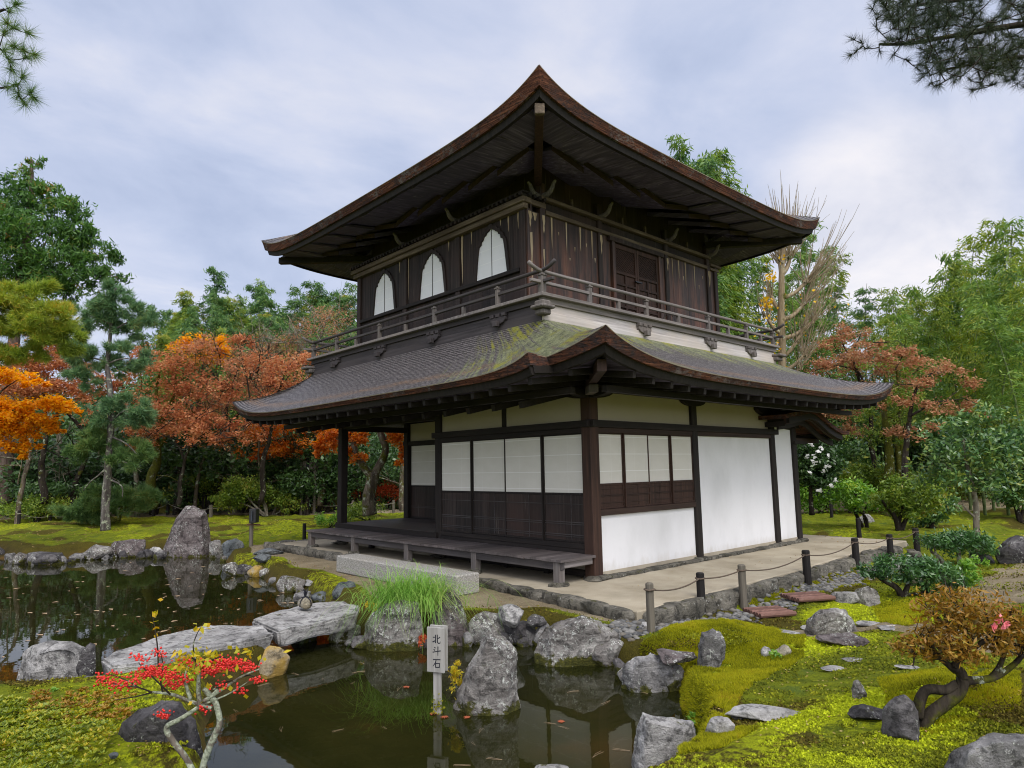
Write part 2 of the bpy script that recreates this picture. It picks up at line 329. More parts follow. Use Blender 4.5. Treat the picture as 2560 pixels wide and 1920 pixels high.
def rock_mat(name, c1, c2, c3, lichen=.5, moss=.3, yellow=0.):
    t = NT(name); o = t.n('ShaderNodeVectorMath', operation='ADD'); t.l(t.co, o.inputs[0]); rv = t.n('ShaderNodeCombineXYZ')
    t.l(t.math('MULTIPLY', t.objrand(), 50.), rv.inputs[0]); t.l(rv.outputs[0], o.inputs[1]); v = o.outputs[0]
    n1 = t.noise(2.6, 8, .62, v, .4); n2 = t.noise(11, 7, .7, v); n3 = t.noise(38, 5, .75, v)
    vein = t.noise(1.0, 7, .65, t.map((3, 3, 14), v, rot=(.5, .35, 0)), .6)
    c = t.ramp(n1, [(.30, c1), (.5, c2), (.7, c3)])
    c = t.mix(t.math('MULTIPLY', t.step(vein, .5, .66), .45), c, c1)
    c = t.mix(t.math('MULTIPLY', t.step(n2, .50, .60), .85), c, t.hsv(c, v=.28))
    c = t.mix(t.math('MULTIPLY', t.step(n3, .52, .7), .6), c, t.hsv(c, v=1.7))
    li = t.math('MULTIPLY', t.step(t.noise(27, 6, .75, v, .6), .60-.06*lichen, .64-.05*lichen), t.step(t.noise(3.4, 4, .6, t.map(1, v, loc=(7, 2, 9))), .60-.14*lichen, .66-.10*lichen))
    lc = t.mix(t.step(n3, .4, .6), (.36, .40, .34), (.70, .70, .66)); c = t.mix(li, c, lc)
    geo = t.n('ShaderNodeNewGeometry'); sz = t.n('ShaderNodeSeparateXYZ'); t.l(geo.outputs['Normal'], sz.inputs[0]); so = t.n('ShaderNodeSeparateXYZ'); t.l(geo.outputs['Position'], so.inputs[0])
    wet = t.math('ADD', t.math('MULTIPLY_ADD', so.outputs[2], -6.0, -1.6), t.math('MULTIPLY', t.math('SUBTRACT', t.noise(5, 4, .6, v), .5), 2.6), 0, True)                                      # damp, mossy foot at the waterline
    mo = t.math('MULTIPLY', t.step(t.math('ADD', t.noise(7, 5, .7, v), t.math('MULTIPLY', wet, .25)), .66-.12*moss, .72-.10*moss), t.step(t.math('ADD', t.math('MULTIPLY', sz.outputs[2], .35), wet), .0, .3))
    mc = t.ramp(t.noise(30, 4, .7, v), [(.3, (.022, .024, .006)), (.55, (.065, .066, .010)), (.75, (.15, .135, .018))])
    c = t.mix(mo, c, mc)
    if yellow: c = t.mix(t.math('MULTIPLY', t.step(t.noise(3.5, 5, .6, v), .46, .56), yellow), c, (.42, .27, .05))
    h = t.math('ADD', n2, t.math('MULTIPLY', n3, .5)); t.bump(t.math('ADD', h, t.math('MULTIPLY', vein, .8)), 1.0, .05)
    return t.done(c, .85, .25)
RK = {'grey': rock_mat('grey_rock', (.075, .073, .070), (.20, .195, .19), (.37, .36, .35), .55, .25),
      'pale': rock_mat('pale_rock', (.16, .155, .148), (.36, .35, .335), (.56, .55, .53), .6, .3),
      'dark': rock_mat('dark_rock', (.03, .028, .029), (.085, .08, .082), (.19, .18, .175), .6, .35),
      'blue': rock_mat('bluish_rock', (.05, .058, .062), (.13, .145, .15), (.27, .285, .29), .35, .15),
      'purple': rock_mat('purplish_rock', (.06, .047, .045), (.155, .13, .126), (.29, .26, .25), .9, .3),
      'lichen': rock_mat('lichened_rock', (.075, .068, .06), (.21, .195, .18), (.43, .415, .385), 1.1, .7),
      'ochre': rock_mat('ochre_rock', (.14, .11, .06), (.32, .26, .16), (.52, .46, .34), .2, .2, .75),
      'buff': rock_mat('buff_rock', (.17, .145, .10), (.32, .29, .22), (.47, .44, .36), .3, .2, .12)}
def granite(name, a, b, c_):
    t = NT(name); n = t.noise(45, 3, .8); c = t.ramp(n, [(.35, a), (.5, b), (.62, c_)], 'LINEAR'); c = t.mix(t.math('MULTIPLY', t.step(t.noise(1.2, 5, .6), .5, .8), .5), c, (.28, .24, .17))
    t.bump(n, .2, .004); return t.done(c, .85, .2)
GRAN = granite('cut_granite', (.12, .11, .095), (.29, .28, .255), (.40, .39, .365))
COBBLE = rock_mat('kerb_rock', (.06, .057, .045), (.145, .135, .11), (.27, .25, .205), .3, .7)
def pebmat():
    t = NT('pebble_stone'); c = t.ramp(t.island(), [(.0, (.07, .072, .075)), (.35, (.15, .15, .145)), (.7, (.25, .245, .23)), (1, (.15, .13, .10))]); return t.done(t.mix(t.noise(30, 3), c, t.hsv(c, v=.6)), .8)
PEB = pebmat()

def leaf_mat(name, cols, rough=.55, spec=.35, trans=.35, hue=.0, vscale=1.1):
    """leaves: colour per leaf from a ramp, drifting in patches through the crown; some light passes through"""
    gain = 1.0 if any(k in name for k in ('maple', 'petal', 'berry', 'ginkgo', 'yellow_leaf', 'floating', 'fallen', 'moss', 'red')) else 1.5
    cols = [tuple(min(.9, v*gain) for v in c_) for c_ in cols]
    t = NT(name); isl = t.island(); pn = t.noise(vscale, 3, .5)
    f = t.math('ADD', t.math('MULTIPLY', isl, .62), t.math('MULTIPLY_ADD', pn, 1.15, -.39), 0, True)
    n = len(cols); c = t.ramp(f, [(i/(n-1), k) for i, k in enumerate(cols)])
    t.done(c, rough, spec)
    tr = t.n('ShaderNodeBsdfTranslucent'); t.l(t.hsv(c, v=1.25, sat=1.1), tr.inputs[0]); ms = t.n('ShaderNodeMixShader'); ms.inputs[0].default_value = trans
    t.l(t.p.outputs[0], ms.inputs[1]); t.l(tr.outputs[0], ms.inputs[2]); t.l(ms.outputs[0], t.out.inputs[0]); return t.m
LF = {'cypress': leaf_mat('cypress_leaf', [(.012, .030, .010), (.025, .065, .016), (.05, .115, .022), (.045, .10, .02), (.085, .17, .03), (.20, .11, .03)]),
      'pine': leaf_mat('pine_needle', [(.018, .036, .014), (.04, .085, .028), (.085, .155, .045), (.12, .18, .05), (.20, .15, .035)], .5, .3, .2),
      'bluepine': leaf_mat('bluish_pine_needle', [(.022, .046, .024), (.05, .105, .05), (.085, .165, .072), (.12, .20, .075), (.19, .18, .05)], .5, .3, .2),
      'redpine': leaf_mat('golden_pine_needle', [(.035, .055, .010), (.10, .155, .02), (.19, .25, .028), (.24, .26, .03), (.42, .22, .025)], .5, .3, .25),
      'darkpine': leaf_mat('dark_pine_needle', [(.010, .016, .010), (.018, .03, .016), (.035, .05, .022), (.06, .045, .02)], .5, .3, .15),  # darkest of the pine greens
      'gold': leaf_mat('golden_maple_leaf', [(.38, .12, .006), (.66, .27, .010), (.84, .40, .015), (.88, .50, .02), (.66, .20, .012)], .6, .2, .5),
      'rust': leaf_mat('rust_maple_leaf', [(.19, .07, .04), (.37, .135, .07), (.51, .205, .10), (.58, .30, .145), (.48, .30, .18)], .7, .15, .45),
      'orange': leaf_mat('orange_maple_leaf', [(.38, .10, .03), (.64, .20, .045), (.76, .29, .06), (.80, .38, .09)], .6, .2, .5),
      'pinkred': leaf_mat('pinkish_maple_leaf', [(.34, .05, .025), (.58, .12, .055), (.70, .2, .09), (.72, .28, .12)], .6, .2, .5),
      'brown': leaf_mat('withered_maple_leaf', [(.17, .078, .045), (.34, .155, .085), (.46, .225, .125), (.50, .30, .165), (.38, .29, .16)], .7, .15, .4),
      'ginkgo': leaf_mat('ginkgo_leaf', [(.65, .33, .02), (.80, .48, .03), (.78, .55, .06)], .6, .2, .45),
      'bamboo': leaf_mat('bamboo_leaf', [(.030, .062, .016), (.06, .12, .026), (.10, .175, .035), (.16, .235, .045), (.25, .26, .05)], .5, .35, .4, vscale=.5),
      'bamboodeep': leaf_mat('deep_bamboo_leaf', [(.018, .045, .018), (.038, .09, .030), (.07, .14, .042), (.11, .19, .05), (.18, .21, .05)], .5, .35, .35, vscale=.5),
      'bambooyel': leaf_mat('yellow_green_bamboo_leaf', [(.04, .07, .012), (.09, .14, .018), (.15, .205, .025), (.22, .235, .035), (.28, .22, .045)], .5, .3, .4, vscale=.5),  # yellow-green foliage, the leaf's own colour
      'ever': leaf_mat('evergreen_leaf', [(.010, .020, .008), (.022, .048, .014), (.04, .085, .022), (.075, .13, .035)], .38, .5, .2),
      'shrub': leaf_mat('azalea_leaf', [(.028, .05, .010), (.065, .115, .016), (.12, .18, .022), (.18, .22, .03), (.20, .13, .03)], .5, .4, .3),
      'fresh': leaf_mat('fresh_leaf', [(.035, .09, .012), (.075, .17, .02), (.13, .25, .03), (.19, .30, .04), (.42, .33, .03)], .42, .45, .35),
      'camellia': leaf_mat('camellia_leaf', [(.014, .035, .014), (.035, .085, .028), (.07, .14, .04), (.13, .20, .05), (.32, .30, .04)], .32, .6, .25),
      'low': leaf_mat('low_azalea_leaf', [(.025, .04, .006), (.08, .115, .010), (.15, .19, .013), (.25, .245, .016), (.36, .21, .02)], .42, .45, .35, vscale=2.5),
      'red_azalea': leaf_mat('reddening_azalea_leaf', [(.07, .08, .012), (.18, .11, .016), (.33, .16, .022), (.40, .25, .035), (.19, .23, .03)], .45, .4, .35, vscale=3.5),
      'nandina': leaf_mat('dark_glossy_leaf', [(.010, .028, .010), (.025, .068, .018), (.05, .115, .028), (.09, .17, .04)], .3, .6, .2),
      'yellow': leaf_mat('yellow_leaf', [(.30, .32, .02), (.5, .45, .03), (.62, .42, .03), (.5, .2, .03)], .5, .3, .4),
      'grass': leaf_mat('sedge_blade', [(.05, .12, .014), (.095, .21, .026), (.15, .28, .045), (.22, .33, .07), (.36, .33, .13)], .45, .4, .35),
      'mossleaf': leaf_mat('moss_tuft', [(.045, .050, .006), (.11, .12, .008), (.19, .195, .012), (.27, .255, .014), (.12, .075, .012)], .8, .1, .3, vscale=1.6),
      'white': leaf_mat('white_petal', [(.7, .7, .68), (.85, .85, .83)], .6, .2, .3),
      'pink': leaf_mat('pink_petal', [(.72, .16, .2), (.85, .32, .33)], .6, .2, .3),
      'berry': leaf_mat('red_berry', [(.40, .008, .006), (.62, .016, .012), (.72, .04, .02)], .3, .5, .0),
      'litter': leaf_mat('floating_leaf', [(.20, .12, .055), (.33, .21, .11), (.42, .31, .20), (.28, .13, .055)], .7, .2, .1),
      'redleaf': leaf_mat('red_fallen_leaf', [(.24, .05, .022), (.36, .11, .05)], .7, .2, .1)}
def bark(name, cols, moss=0., lich=0., scale=(9, 9, 2)):
    t = NT(name); v = t.map(scale); n = t.noise(1, 7, .65, v, .6); c = t.ramp(n, [(.3, cols[0]), (.5, cols[1]), (.72, cols[2])])
    if moss: c = t.mix(t.math('MULTIPLY', t.step(t.noise(3.2, 5, .65), .62-.3*moss, .68-.22*moss), 1), c, t.ramp(t.noise(22, 4, .7), [(.3, (.03, .034, .006)), (.6, (.09, .092, .012)), (.8, (.17, .155, .018))]))
    if lich: c = t.mix(t.step(t.noise(7, 6, .7), .62-.22*lich, .66-.18*lich), c, t.ramp(t.noise(45, 3, .7), [(.35, (.16, .18, .13)), (.6, (.42, .46, .34)), (.8, (.60, .62, .50))]))
    t.bump(n, .9, .03); return t.done(c, .9, .15)
BK = {'pine': bark('pine_bark', [(.035, .03, .027), (.11, .098, .092), (.21, .195, .185)], 0, .35), 'cedar': bark('cedar_bark', [(.05, .032, .025), (.13, .095, .078), (.2, .16, .135)], 0, 0, (16, 16, .8)),
      'mossy': bark('mossy_bark', [(.02, .016, .012), (.055, .045, .034), (.11, .095, .07)], .95, .1), 'old': bark('old_maple_bark', [(.03, .024, .018), (.10, .08, .06), (.24, .2, .155)], .35, .25),
      'dark': bark('dark_bark', [(.012, .009, .007), (.03, .024, .019), (.06, .05, .04)], .1, .1), 'lichen': bark('lichened_branch', [(.05, .04, .03), (.12, .10, .08), (.22, .19, .15)], .2, .85),
      'ginkgo': bark('ginkgo_bark', [(.12, .09, .055), (.25, .195, .12), (.38, .31, .21)], .1, .1, (12, 12, 1)), 'twig': bark('bare_twig', [(.13, .095, .06), (.24, .18, .115), (.33, .26, .17)]),
      'greytwig': bark('grey_twig', [(.10, .085, .065), (.19, .165, .125), (.30, .27, .21)], .15, .2), 'culm': bark('bamboo_culm', [(.05, .075, .025), (.10, .14, .05), (.18, .21, .09)], 0, 0, (2, 2, 3))}
ROPE = NT('straw_rope').done((.10, .075, .055), .9)
ROPEP = NT('pale_rope').done((.26, .24, .19), .9)
INK = NT('ink').done((.012, .013, .02), .7)
METAL = NT('dark_metal').done((.015, .015, .016), .4, .5)

# ------------------------------------------------------------------ terrain and pond
ZW = -.40
POND_D = [(-160, 1196), (0, 1197), (60, 1211), (200, 1202), (330, 1193), (455, 1195), (490, 1204), (512, 1232), (570, 1237), (594, 1262), (650, 1268), (690, 1290), (735, 1314), (765, 1348), (784, 1374), (800, 1386),
          (912, 1388), (945, 1374), (1040, 1378), (1150, 1374), (1215, 1394), (1320, 1428), (1348, 1450), (1474, 1476), (1484, 1530), (1530, 1582), (1500, 1680), (1420, 1750), (1190, 1790), (1000, 1830),
          (700, 1860), (452, 1790), (425, 1660), (412, 1580), (448, 1505), (510, 1480), (545, 1470), (578, 1442), (545, 1420), (470, 1430), (330, 1448), (250, 1488), (215, 1522), (100, 1532), (20, 1532), (-140, 1548)]
POND = np.array([atz(x, y, ZW)[:2] for x, y in POND_D])
def sdist(P):
    """signed distance to the pond outline: negative in the water"""
    P = np.asarray(P, float); best = np.full(len(P), 1e9); ins = np.zeros(len(P), bool); n = len(POND)
    for i in range(n):
        a, b = POND[i], POND[(i+1) % n]; e = b-a; q = P-a
        t = np.clip((q@e)/(e@e), 0, 1); d = np.hypot(*(q-t[:, None]*e).T); best = np.minimum(best, d)
        c = ((a[1] > P[:, 1]) != (b[1] > P[:, 1])); xx = (b[0]-a[0])*(P[:, 1]-a[1])/(b[1]-a[1]+1e-12)+a[0]; ins ^= c & (P[:, 0] < xx)
    return np.where(ins, -best, best)
def ss(x, a, b):
    t = np.clip((x-a)/(b-a), 0, 1); return t*t*(3-2*t)
def vnoise(X, Y, f, seed=0):
    """smooth value noise"""
    x, y = X*f+seed*17.3, Y*f+seed*5.1; xi, yi = np.floor(x), np.floor(y); u, v = x-xi, y-yi; u = u*u*(3-2*u); v = v*v*(3-2*v)
    h = lambda i, j: np.modf(np.abs(np.sin(i*127.1+j*311.7+seed)*43758.5453))[0]
    return (h(xi, yi)*(1-u)+h(xi+1, yi)*u)*(1-v)+(h(xi, yi+1)*(1-u)+h(xi+1, yi+1)*u)*v
def gau(X, Y, c, s, a, rot=0):
    dx_, dy_ = X-c[0], Y-c[1]; cr, sr = math.cos(rot), math.sin(rot); p, q = dx_*cr+dy_*sr, -dx_*sr+dy_*cr
    return a*np.exp(-(p/s[0])**2-(q/s[1])**2)
def ground(X, Y, sd=None):
    X = np.asarray(X, float); Y = np.asarray(Y, float)
    if sd is None: sd = sdist(np.stack([X.ravel(), Y.ravel()], 1)).reshape(X.shape)
    Dp = (X-_C[0])*_fw[0]+(Y-_C[1])*_fw[1]; Lp = (X-_C[0])*_r[0]+(Y-_C[1])*_r[1]      # depth and sideways distance seen from the photographer's spot
    z = np.full(X.shape, -.12)
    right = ss(-Y, 1.75, 2.1)
    z = z*(1-right)+right*(-.27+.30*ss(-Y, 2.6, 5.6))
    z += gau(X, Y, (-1.35, -2.75), (1.0, .6), .25, -.25)+gau(X, Y, (-2.9, -3.5), (.55, .5), .07)+gau(X, Y, (2.2, -2.75), (1.6, .4), .06)
    z += gau(X, Y, (-2.1, -5.3), (.8, .6), .10)
    far = ss(Dp, 15, 27)*(Y > 5); z += far*.16
    z += ss(Dp, 17, 24)*ss(Lp, 4, 8)*.10
    z += ss(Dp, 30, 75)*(4.5+5.5*ss(-Lp, -5, 12))
    bump = (vnoise(X, Y, 1.3, 1)-.5)*.07+(vnoise(X, Y, 3.7, 2)-.5)*.035+(vnoise(X, Y, 9, 3)-.5)*.022
    soft = np.where((Y > -1.9) & (X > -4) & (X < 9) & (Y < 9.6), .12, 1.0)
    z += bump*soft*(1+ss(Dp, 10, 20)*1.2)
    z = np.maximum(z, -.33)
    t = ss(sd, -.16, .10); zb = -1.0+.45*(vnoise(X, Y, .5, 9))+.3*ss(-sd, 1.2, 0)*ss(Lp, -1.2, -3.5)
    return np.where(sd < .12, zb*(1-t)+np.minimum(z, -.05)*t, z)
def gz(x, y): return float(ground(np.array([x]), np.array([y]))[0])
def atg(x, y):
    """point of the ground seen at photo position x, y (width 2212)"""
    d = ray(x, y); z = -.1
    for _ in range(25):
        p = _C+d*((z-_C[2])/d[2]); z = .5*z+.5*gz(p[0], p[1])
    return np.array([p[0], p[1], gz(p[0], p[1])])

fine = lambda a, b, s: np.arange(a, b, s)
def axis(a, b, s, lo, hi):
    mid = fine(a, b, s); out = [mid]; x = mid[0]; st = s; left = []
    while x > lo: st *= 1.22; x -= min(st, 40); left.append(x)
    x = mid[-1]; st = s; rt = []
    while x < hi: st *= 1.09 if x < 60 else 1.25; x += min(st, 40); rt.append(x)
    return np.concatenate([left[::-1], mid, rt])
gx_, gy_ = axis(-8.6, 8.6, .065, -500, 700), axis(-6.9, 13.5, .065, -500, 800)
GX, GY = np.meshgrid(gx_, gy_); SDG = sdist(np.stack([GX.ravel(), GY.ravel()], 1)).reshape(GX.shape)
GZ = ground(GX, GY, SDG)
nv, nu = GX.shape
idx = np.arange(nv*nu).reshape(nv, nu)
gme = npmesh('ground', np.stack([GX.ravel(), GY.ravel(), GZ.ravel()], 1), np.stack([idx[:-1, :-1], idx[:-1, 1:], idx[1:, 1:], idx[1:, :-1]], -1).reshape(-1, 4))
gme.polygons.foreach_set('use_smooth', np.ones(len(gme.polygons), bool))
DpG = (GX-_C[0])*_fw[0]+(GY-_C[1])*_fw[1]; LpG = (GX-_C[0])*_r[0]+(GY-_C[1])*_r[1]
wob = (vnoise(GX, GY, .9, 4)-.5)*.7+(vnoise(GX, GY, 3.1, 5)-.5)*.4
front = ss(GX+wob*.4, -4.3, -3.9)*ss(-GX, .3, .6)*ss(GY+wob*.3, -2.1, -1.8)*ss(-GY, -10.6, -9.4)*ss(SDG+wob*.25, .28, .45)
def near_line(px, z):
    q = np.array([atz(x, y, z)[:2] for x, y in px]); best = np.full(GX.shape, 1e9)
    for a_, b_ in zip(q, q[1:]):
        e = b_-a_; t_ = np.clip(((GX-a_[0])*e[0]+(GY-a_[1])*e[1])/(e@e), 0, 1); best = np.minimum(best, np.hypot(GX-a_[0]-t_*e[0], GY-a_[1]-t_*e[1]))
    return best
path = 1-ss(near_line([(1560, 1352), (1720, 1362), (1880, 1352), (1990, 1372), (2120, 1420), (2330, 1480)], -.15), .05, .55)+gau(GX, GY, (4.4, -4.3), (2.6, .75), 1.15, .1)+gau(GX, GY, (9, -4.8), (3, 1.1), 1.1, .1)
farpath = ss(DpG, 23.4, 24.2)*ss(-DpG, -31, -29)*ss(LpG, 6, 8)+ss(DpG, 26.3, 27)*ss(-DpG, -30, -28.5)*ss(-LpG, 1, 3)
sand = np.clip(front+ss(path+wob*.5, .5, .8)+farpath, 0, 1)*(SDG > .05)
wood_floor = ss(DpG, 28, 30.5)
brown = np.clip(ss(vnoise(GX, GY, .8, 6)*.6+vnoise(GX, GY, 2.7, 7)*.4, .52, .66)*.85+gau(GX, GY, (2.6, -2.6), (1.6, .35), .8)+gau(GX, GY, (-2.2, -5.6), (.5, .35), .8)+ss(-SDG, -.9, -.25)*(GY > 8)*.55, 0, 1); brown = np.maximum(brown, 1.15*ss(-SDG-wob*.12, -.34, -.16))
bright = np.clip(gau(GX, GY, (-3.1, -5.3), (.7, .35), .8)+gau(GX, GY, (-.2, -3.9), (1.2, .45), .6)+gau(GX, GY, (.8, -3.0), (1.2, .3), .6)+gau(GX, GY, (-2.75, -4.9), (.42, .32), 1.15)+gau(GX, GY, (-3.4, -4.55), (.4, .25), 1.0)+gau(GX, GY, (-.9, -3.6), (.5, .4), .7)+ss(vnoise(GX, GY, .55, 8), .55, .75)*.6, 0, 1)
mk = gme.color_attributes.new('mask', 'FLOAT_COLOR', 'POINT')
wet = ss(-SDG, -.05, .1)
mk.data.foreach_set('color', np.stack([sand.ravel(), np.maximum(brown, wood_floor).ravel(), bright.ravel(), (1-wet).ravel()], 1).astype(np.float32).ravel())
def ground_mat():
    t = NT('moss_garden_ground'); a = t.n('ShaderNodeVertexColor'); a.layer_name = 'mask'; sp = t.n('ShaderNodeSeparateColor'); t.l(a.outputs[0], sp.inputs[0])
    n1 = t.noise(1.9, 7, .65); n2 = t.noise(14, 6, .72); n3 = t.noise(70, 4, .75)
    c = t.ramp(t.math('ADD', t.math('MULTIPLY', n1, .6), t.math('MULTIPLY', n2, .45)), [(.30, (.035, .044, .007)), (.44, (.10, .13, .011)), (.55, (.175, .21, .013)), (.70, (.28, .31, .015))])
    c = t.mix(t.step(t.noise(3.1, 5, .6, t.map(1, loc=(3, 8, 0))), .56, .68), c, (.11, .16, .025))
    b1 = t.math('MULTIPLY', t.step(t.math('ADD', sp.outputs[1], t.math('MULTIPLY', t.math('SUBTRACT', n2, .5), 1.6)), .42, .72), .85)
    c = t.mix(b1, c, t.ramp(n3, [(.3, (.035, .026, .008)), (.6, (.085, .06, .014)), (.8, (.13, .10, .02))]))
    b2 = t.step(t.math('ADD', sp.outputs[2], t.math('MULTIPLY', t.math('SUBTRACT', n2, .5), 1.8)), .5, .8)
    c = t.mix(b2, c, t.mix(n3, (.26, .31, .010), (.43, .48, .015)))
    c = t.hsv(c, v=t.math('MULTIPLY_ADD', n3, 1.7, .15))
    sc_ = t.ramp(t.math('ADD', t.math('MULTIPLY', n1, .4), t.math('MULTIPLY', n3, .6)), [(.36, (.13, .10, .06)), (.5, (.28, .23, .145)), (.64, (.44, .375, .26))])
    c = t.mix(t.step(t.math('ADD', sp.outputs[0], t.math('MULTIPLY', t.math('SUBTRACT', n2, .5), .7)), .40, .62), c, sc_)
    bed = t.ramp(n1, [(.35, (.03, .028, .012)), (.55, (.085, .062, .022)), (.7, (.16, .085, .025))])
    c = t.mix(a.outputs[1], bed, c)
    t.bump(t.math('ADD', t.math('MULTIPLY', n2, .8), n3), 1.0, .035); return t.done(c, .95, .08)
kind(link('ground', gme, ground_mat()), 'structure')

def water_mat():
    t = NT('pond_water'); fr = t.n('ShaderNodeFresnel'); fr.inputs[0].default_value = 1.34
    gl = t.n('ShaderNodeBsdfGlossy'); gl.inputs['Roughness'].default_value = .018; gl.inputs[0].default_value = (1, 1, 1, 1)
    tr = t.n('ShaderNodeBsdfTransparent'); tr.inputs[0].default_value = (.46, .40, .17, 1)
    df = t.n('ShaderNodeBsdfDiffuse'); t.l(t.ramp(t.noise(.7, 5, .6), [(.35, (.013, .016, .004)), (.6, (.028, .028, .007)), (.75, (.06, .038, .010))]), df.inputs[0])
    b = t.n('ShaderNodeBump'); t.l(t.noise(2.2, 3, .5), b.inputs['Height']); b.inputs['Strength'].default_value = .014; b.inputs['Distance'].default_value = .1
    for q in (fr, gl): t.l(b.outputs[0], q.inputs['Normal'])
    m1 = t.n('ShaderNodeMixShader'); m1.inputs[0].default_value = .62; t.l(tr.outputs[0], m1.inputs[1]); t.l(df.outputs[0], m1.inputs[2])
    m2 = t.n('ShaderNodeMixShader'); t.l(t.math('MULTIPLY', fr.outputs[0], 1.0, 0, True), m2.inputs[0]); t.l(m1.outputs[0], m2.inputs[1]); t.l(gl.outputs[0], m2.inputs[2])
    t.l(m2.outputs[0], t.out.inputs[0]); return t.m
x0, y0 = POND.min(0)-1.2; x1, y1 = POND.max(0)+1.2
kind(link('pond_water', npmesh('pond_water', np.array([(x0, y0, ZW), (x1, y0, ZW), (x1, y1, ZW), (x0, y1, ZW)]), np.array([[0, 1, 2, 3]])), water_mat()), 'structure')

# compacted earth platform under the building
PLAT = [(-1.38, -1.83), (-1.16, -.6), (-1.0, 1.33), (-.95, 4), (-1.0, 9.2), (8.2, 9.2), (8.2, -1.66), (5.6, -1.62), (2.8, -1.78), (0, -1.80)]
def sand_mat():
    t = NT('compacted_earth'); n = t.noise(1.3, 6, .6); n3 = t.noise(90, 3, .7)
    c = t.ramp(t.math('ADD', t.math('MULTIPLY', n, .7), t.math('MULTIPLY', n3, .3)), [(.35, (.25, .215, .15)), (.5, (.36, .315, .235)), (.68, (.45, .405, .31))]); c = t.mix(t.math('MULTIPLY', t.step(t.noise(.55, 6, .7, t.map(1, loc=(4, 4, 0))), .5, .68), .5), c, (.24, .215, .16)); t.bump(n3, .3, .006); return t.done(c, .95, .1)
kind(MB().prism([(x, y, -.3) for x, y in PLAT], (0, 0, .3)).build('earth_platform', sand_mat(), bevel=.012), 'structure')

def rock_mesh(seed, size, cuts=9, rough=.10, sub=4, keep=.72, flat=None, peak=None):
    """boulder: a ball cut by random planes, then roughened; size = full widths"""
    rn = random.Random(seed); bm = bmesh.new(); bmesh.ops.create_icosphere(bm, subdivisions=sub, radius=1)
    pl = []
    for _ in range(cuts):
        n = Vector((rn.gauss(0, 1), rn.gauss(0, 1), rn.gauss(0, .7))).normalized(); pl.append((n, rn.uniform(keep-.22, keep+.08)))
    if flat: pl.append((Vector((rn.uniform(-.12, .12), rn.uniform(-.12, .12), 1)).normalized(), flat))
    o = Vector((rn.uniform(0, 90), rn.uniform(0, 90), rn.uniform(0, 90)))
    for v in bm.verts:
        c = v.co.copy()
        if peak: c.x, c.y = c.x*(1-peak*max(0, c.z+.2)), c.y*(1-peak*max(0, c.z+.2))
        for n, d in pl:
            k = c.dot(n)-d
            if k > 0: c -= n*k*.93
        f = mnoise.noise(c*1.4+o)*1.0+mnoise.noise(c*3.3+o)*.55+mnoise.noise(c*8+o)*.28+(mnoise.noise(c*19+o)*.16 if sub > 3 else 0)
        v.co = c*(1+rough*1.25*f)
    xs = [v.co for v in bm.verts]
    for i in range(3):
        lo, hi = min(c[i] for c in xs), max(c[i] for c in xs)
        for c in xs: c[i] = ((c[i]-lo)/(hi-lo)-(.5 if i < 2 else 0))*size[i]
    me = bpy.data.meshes.new('rock'); bm.to_mesh(me); bm.free(); return me
def smoothish(me):
    me.polygons.foreach_set('use_smooth', np.ones(len(me.polygons), bool))
    try: me.set_sharp_from_angle(angle=R(38))
    except Exception: pass
    return me
def rock(x, yb, wpx, hpx, label, mat='grey', zb=ZW, dr=.8, seed=None, sink=.3, group=None, name='rock', rot=0, cat='rock', **k):
    """boulder whose foot shows at photo position (x, yb) on level zb and that spans wpx by hpx there"""
    p = atz(x, yb, zb) if zb is not None else atg(x, yb); D = depth(p); W = wpx*D/FD; H = hpx*D/FD
    fx = Vector((_fw[0], _fw[1], 0)).normalized(); c = Vector(p)+fx*(W*dr*.42)
    me = rock_mesh(seed if seed is not None else int(x*7+yb), (W, W*dr, 1+sink), **k); me.transform(Matrix.Translation((0, 0, -sink)))
    n = len(me.vertices); co = np.empty(n*3); me.vertices.foreach_get('co', co); co = co.reshape(n, 3)
    rt = np.array([_r[0], _r[1], 0]); rt /= np.linalg.norm(rt); fd = np.array([fx.x, fx.y, 0]); kx, kz, lat = 1.0, H*.8, 0.0; cr, sr = math.cos(rot), math.sin(rot); co[:, :2] = co[:, :2] @ np.array([[cr, sr], [-sr, cr]])
    for _ in range(5):          # real size that shows the wanted width and height from the ground level up
        Wd = np.array([c.x, c.y, p[2]])+rt*lat+np.outer(co[:, 0]*kx, rt)+np.outer(co[:, 1]*max(kx, .8), fd)+np.outer(co[:, 2]*kz, [0, 0, 1])
        q = Wd[co[:, 2] > -.02]-_C; zc = q @ _fw; X_ = (1280+CF*(q @ _r)/zc)/K; Y_ = (960-CF*(q @ _u)/zc)/K
        kx *= wpx/(X_.max()-X_.min()); lat += (x-(X_.max()+X_.min())/2)*D/FD; kz = max(.03*W, kz+((Y_.min()-(yb-hpx))*D/FD)*.9)
    me.vertices.foreach_set('co', Wd.ravel()); me.update(); c = c+Vector(rt)*lat
    o = link(name, smoothish(me), RK[mat], None, (c.x, c.y, p[2])); return tag(o, label, cat, group)

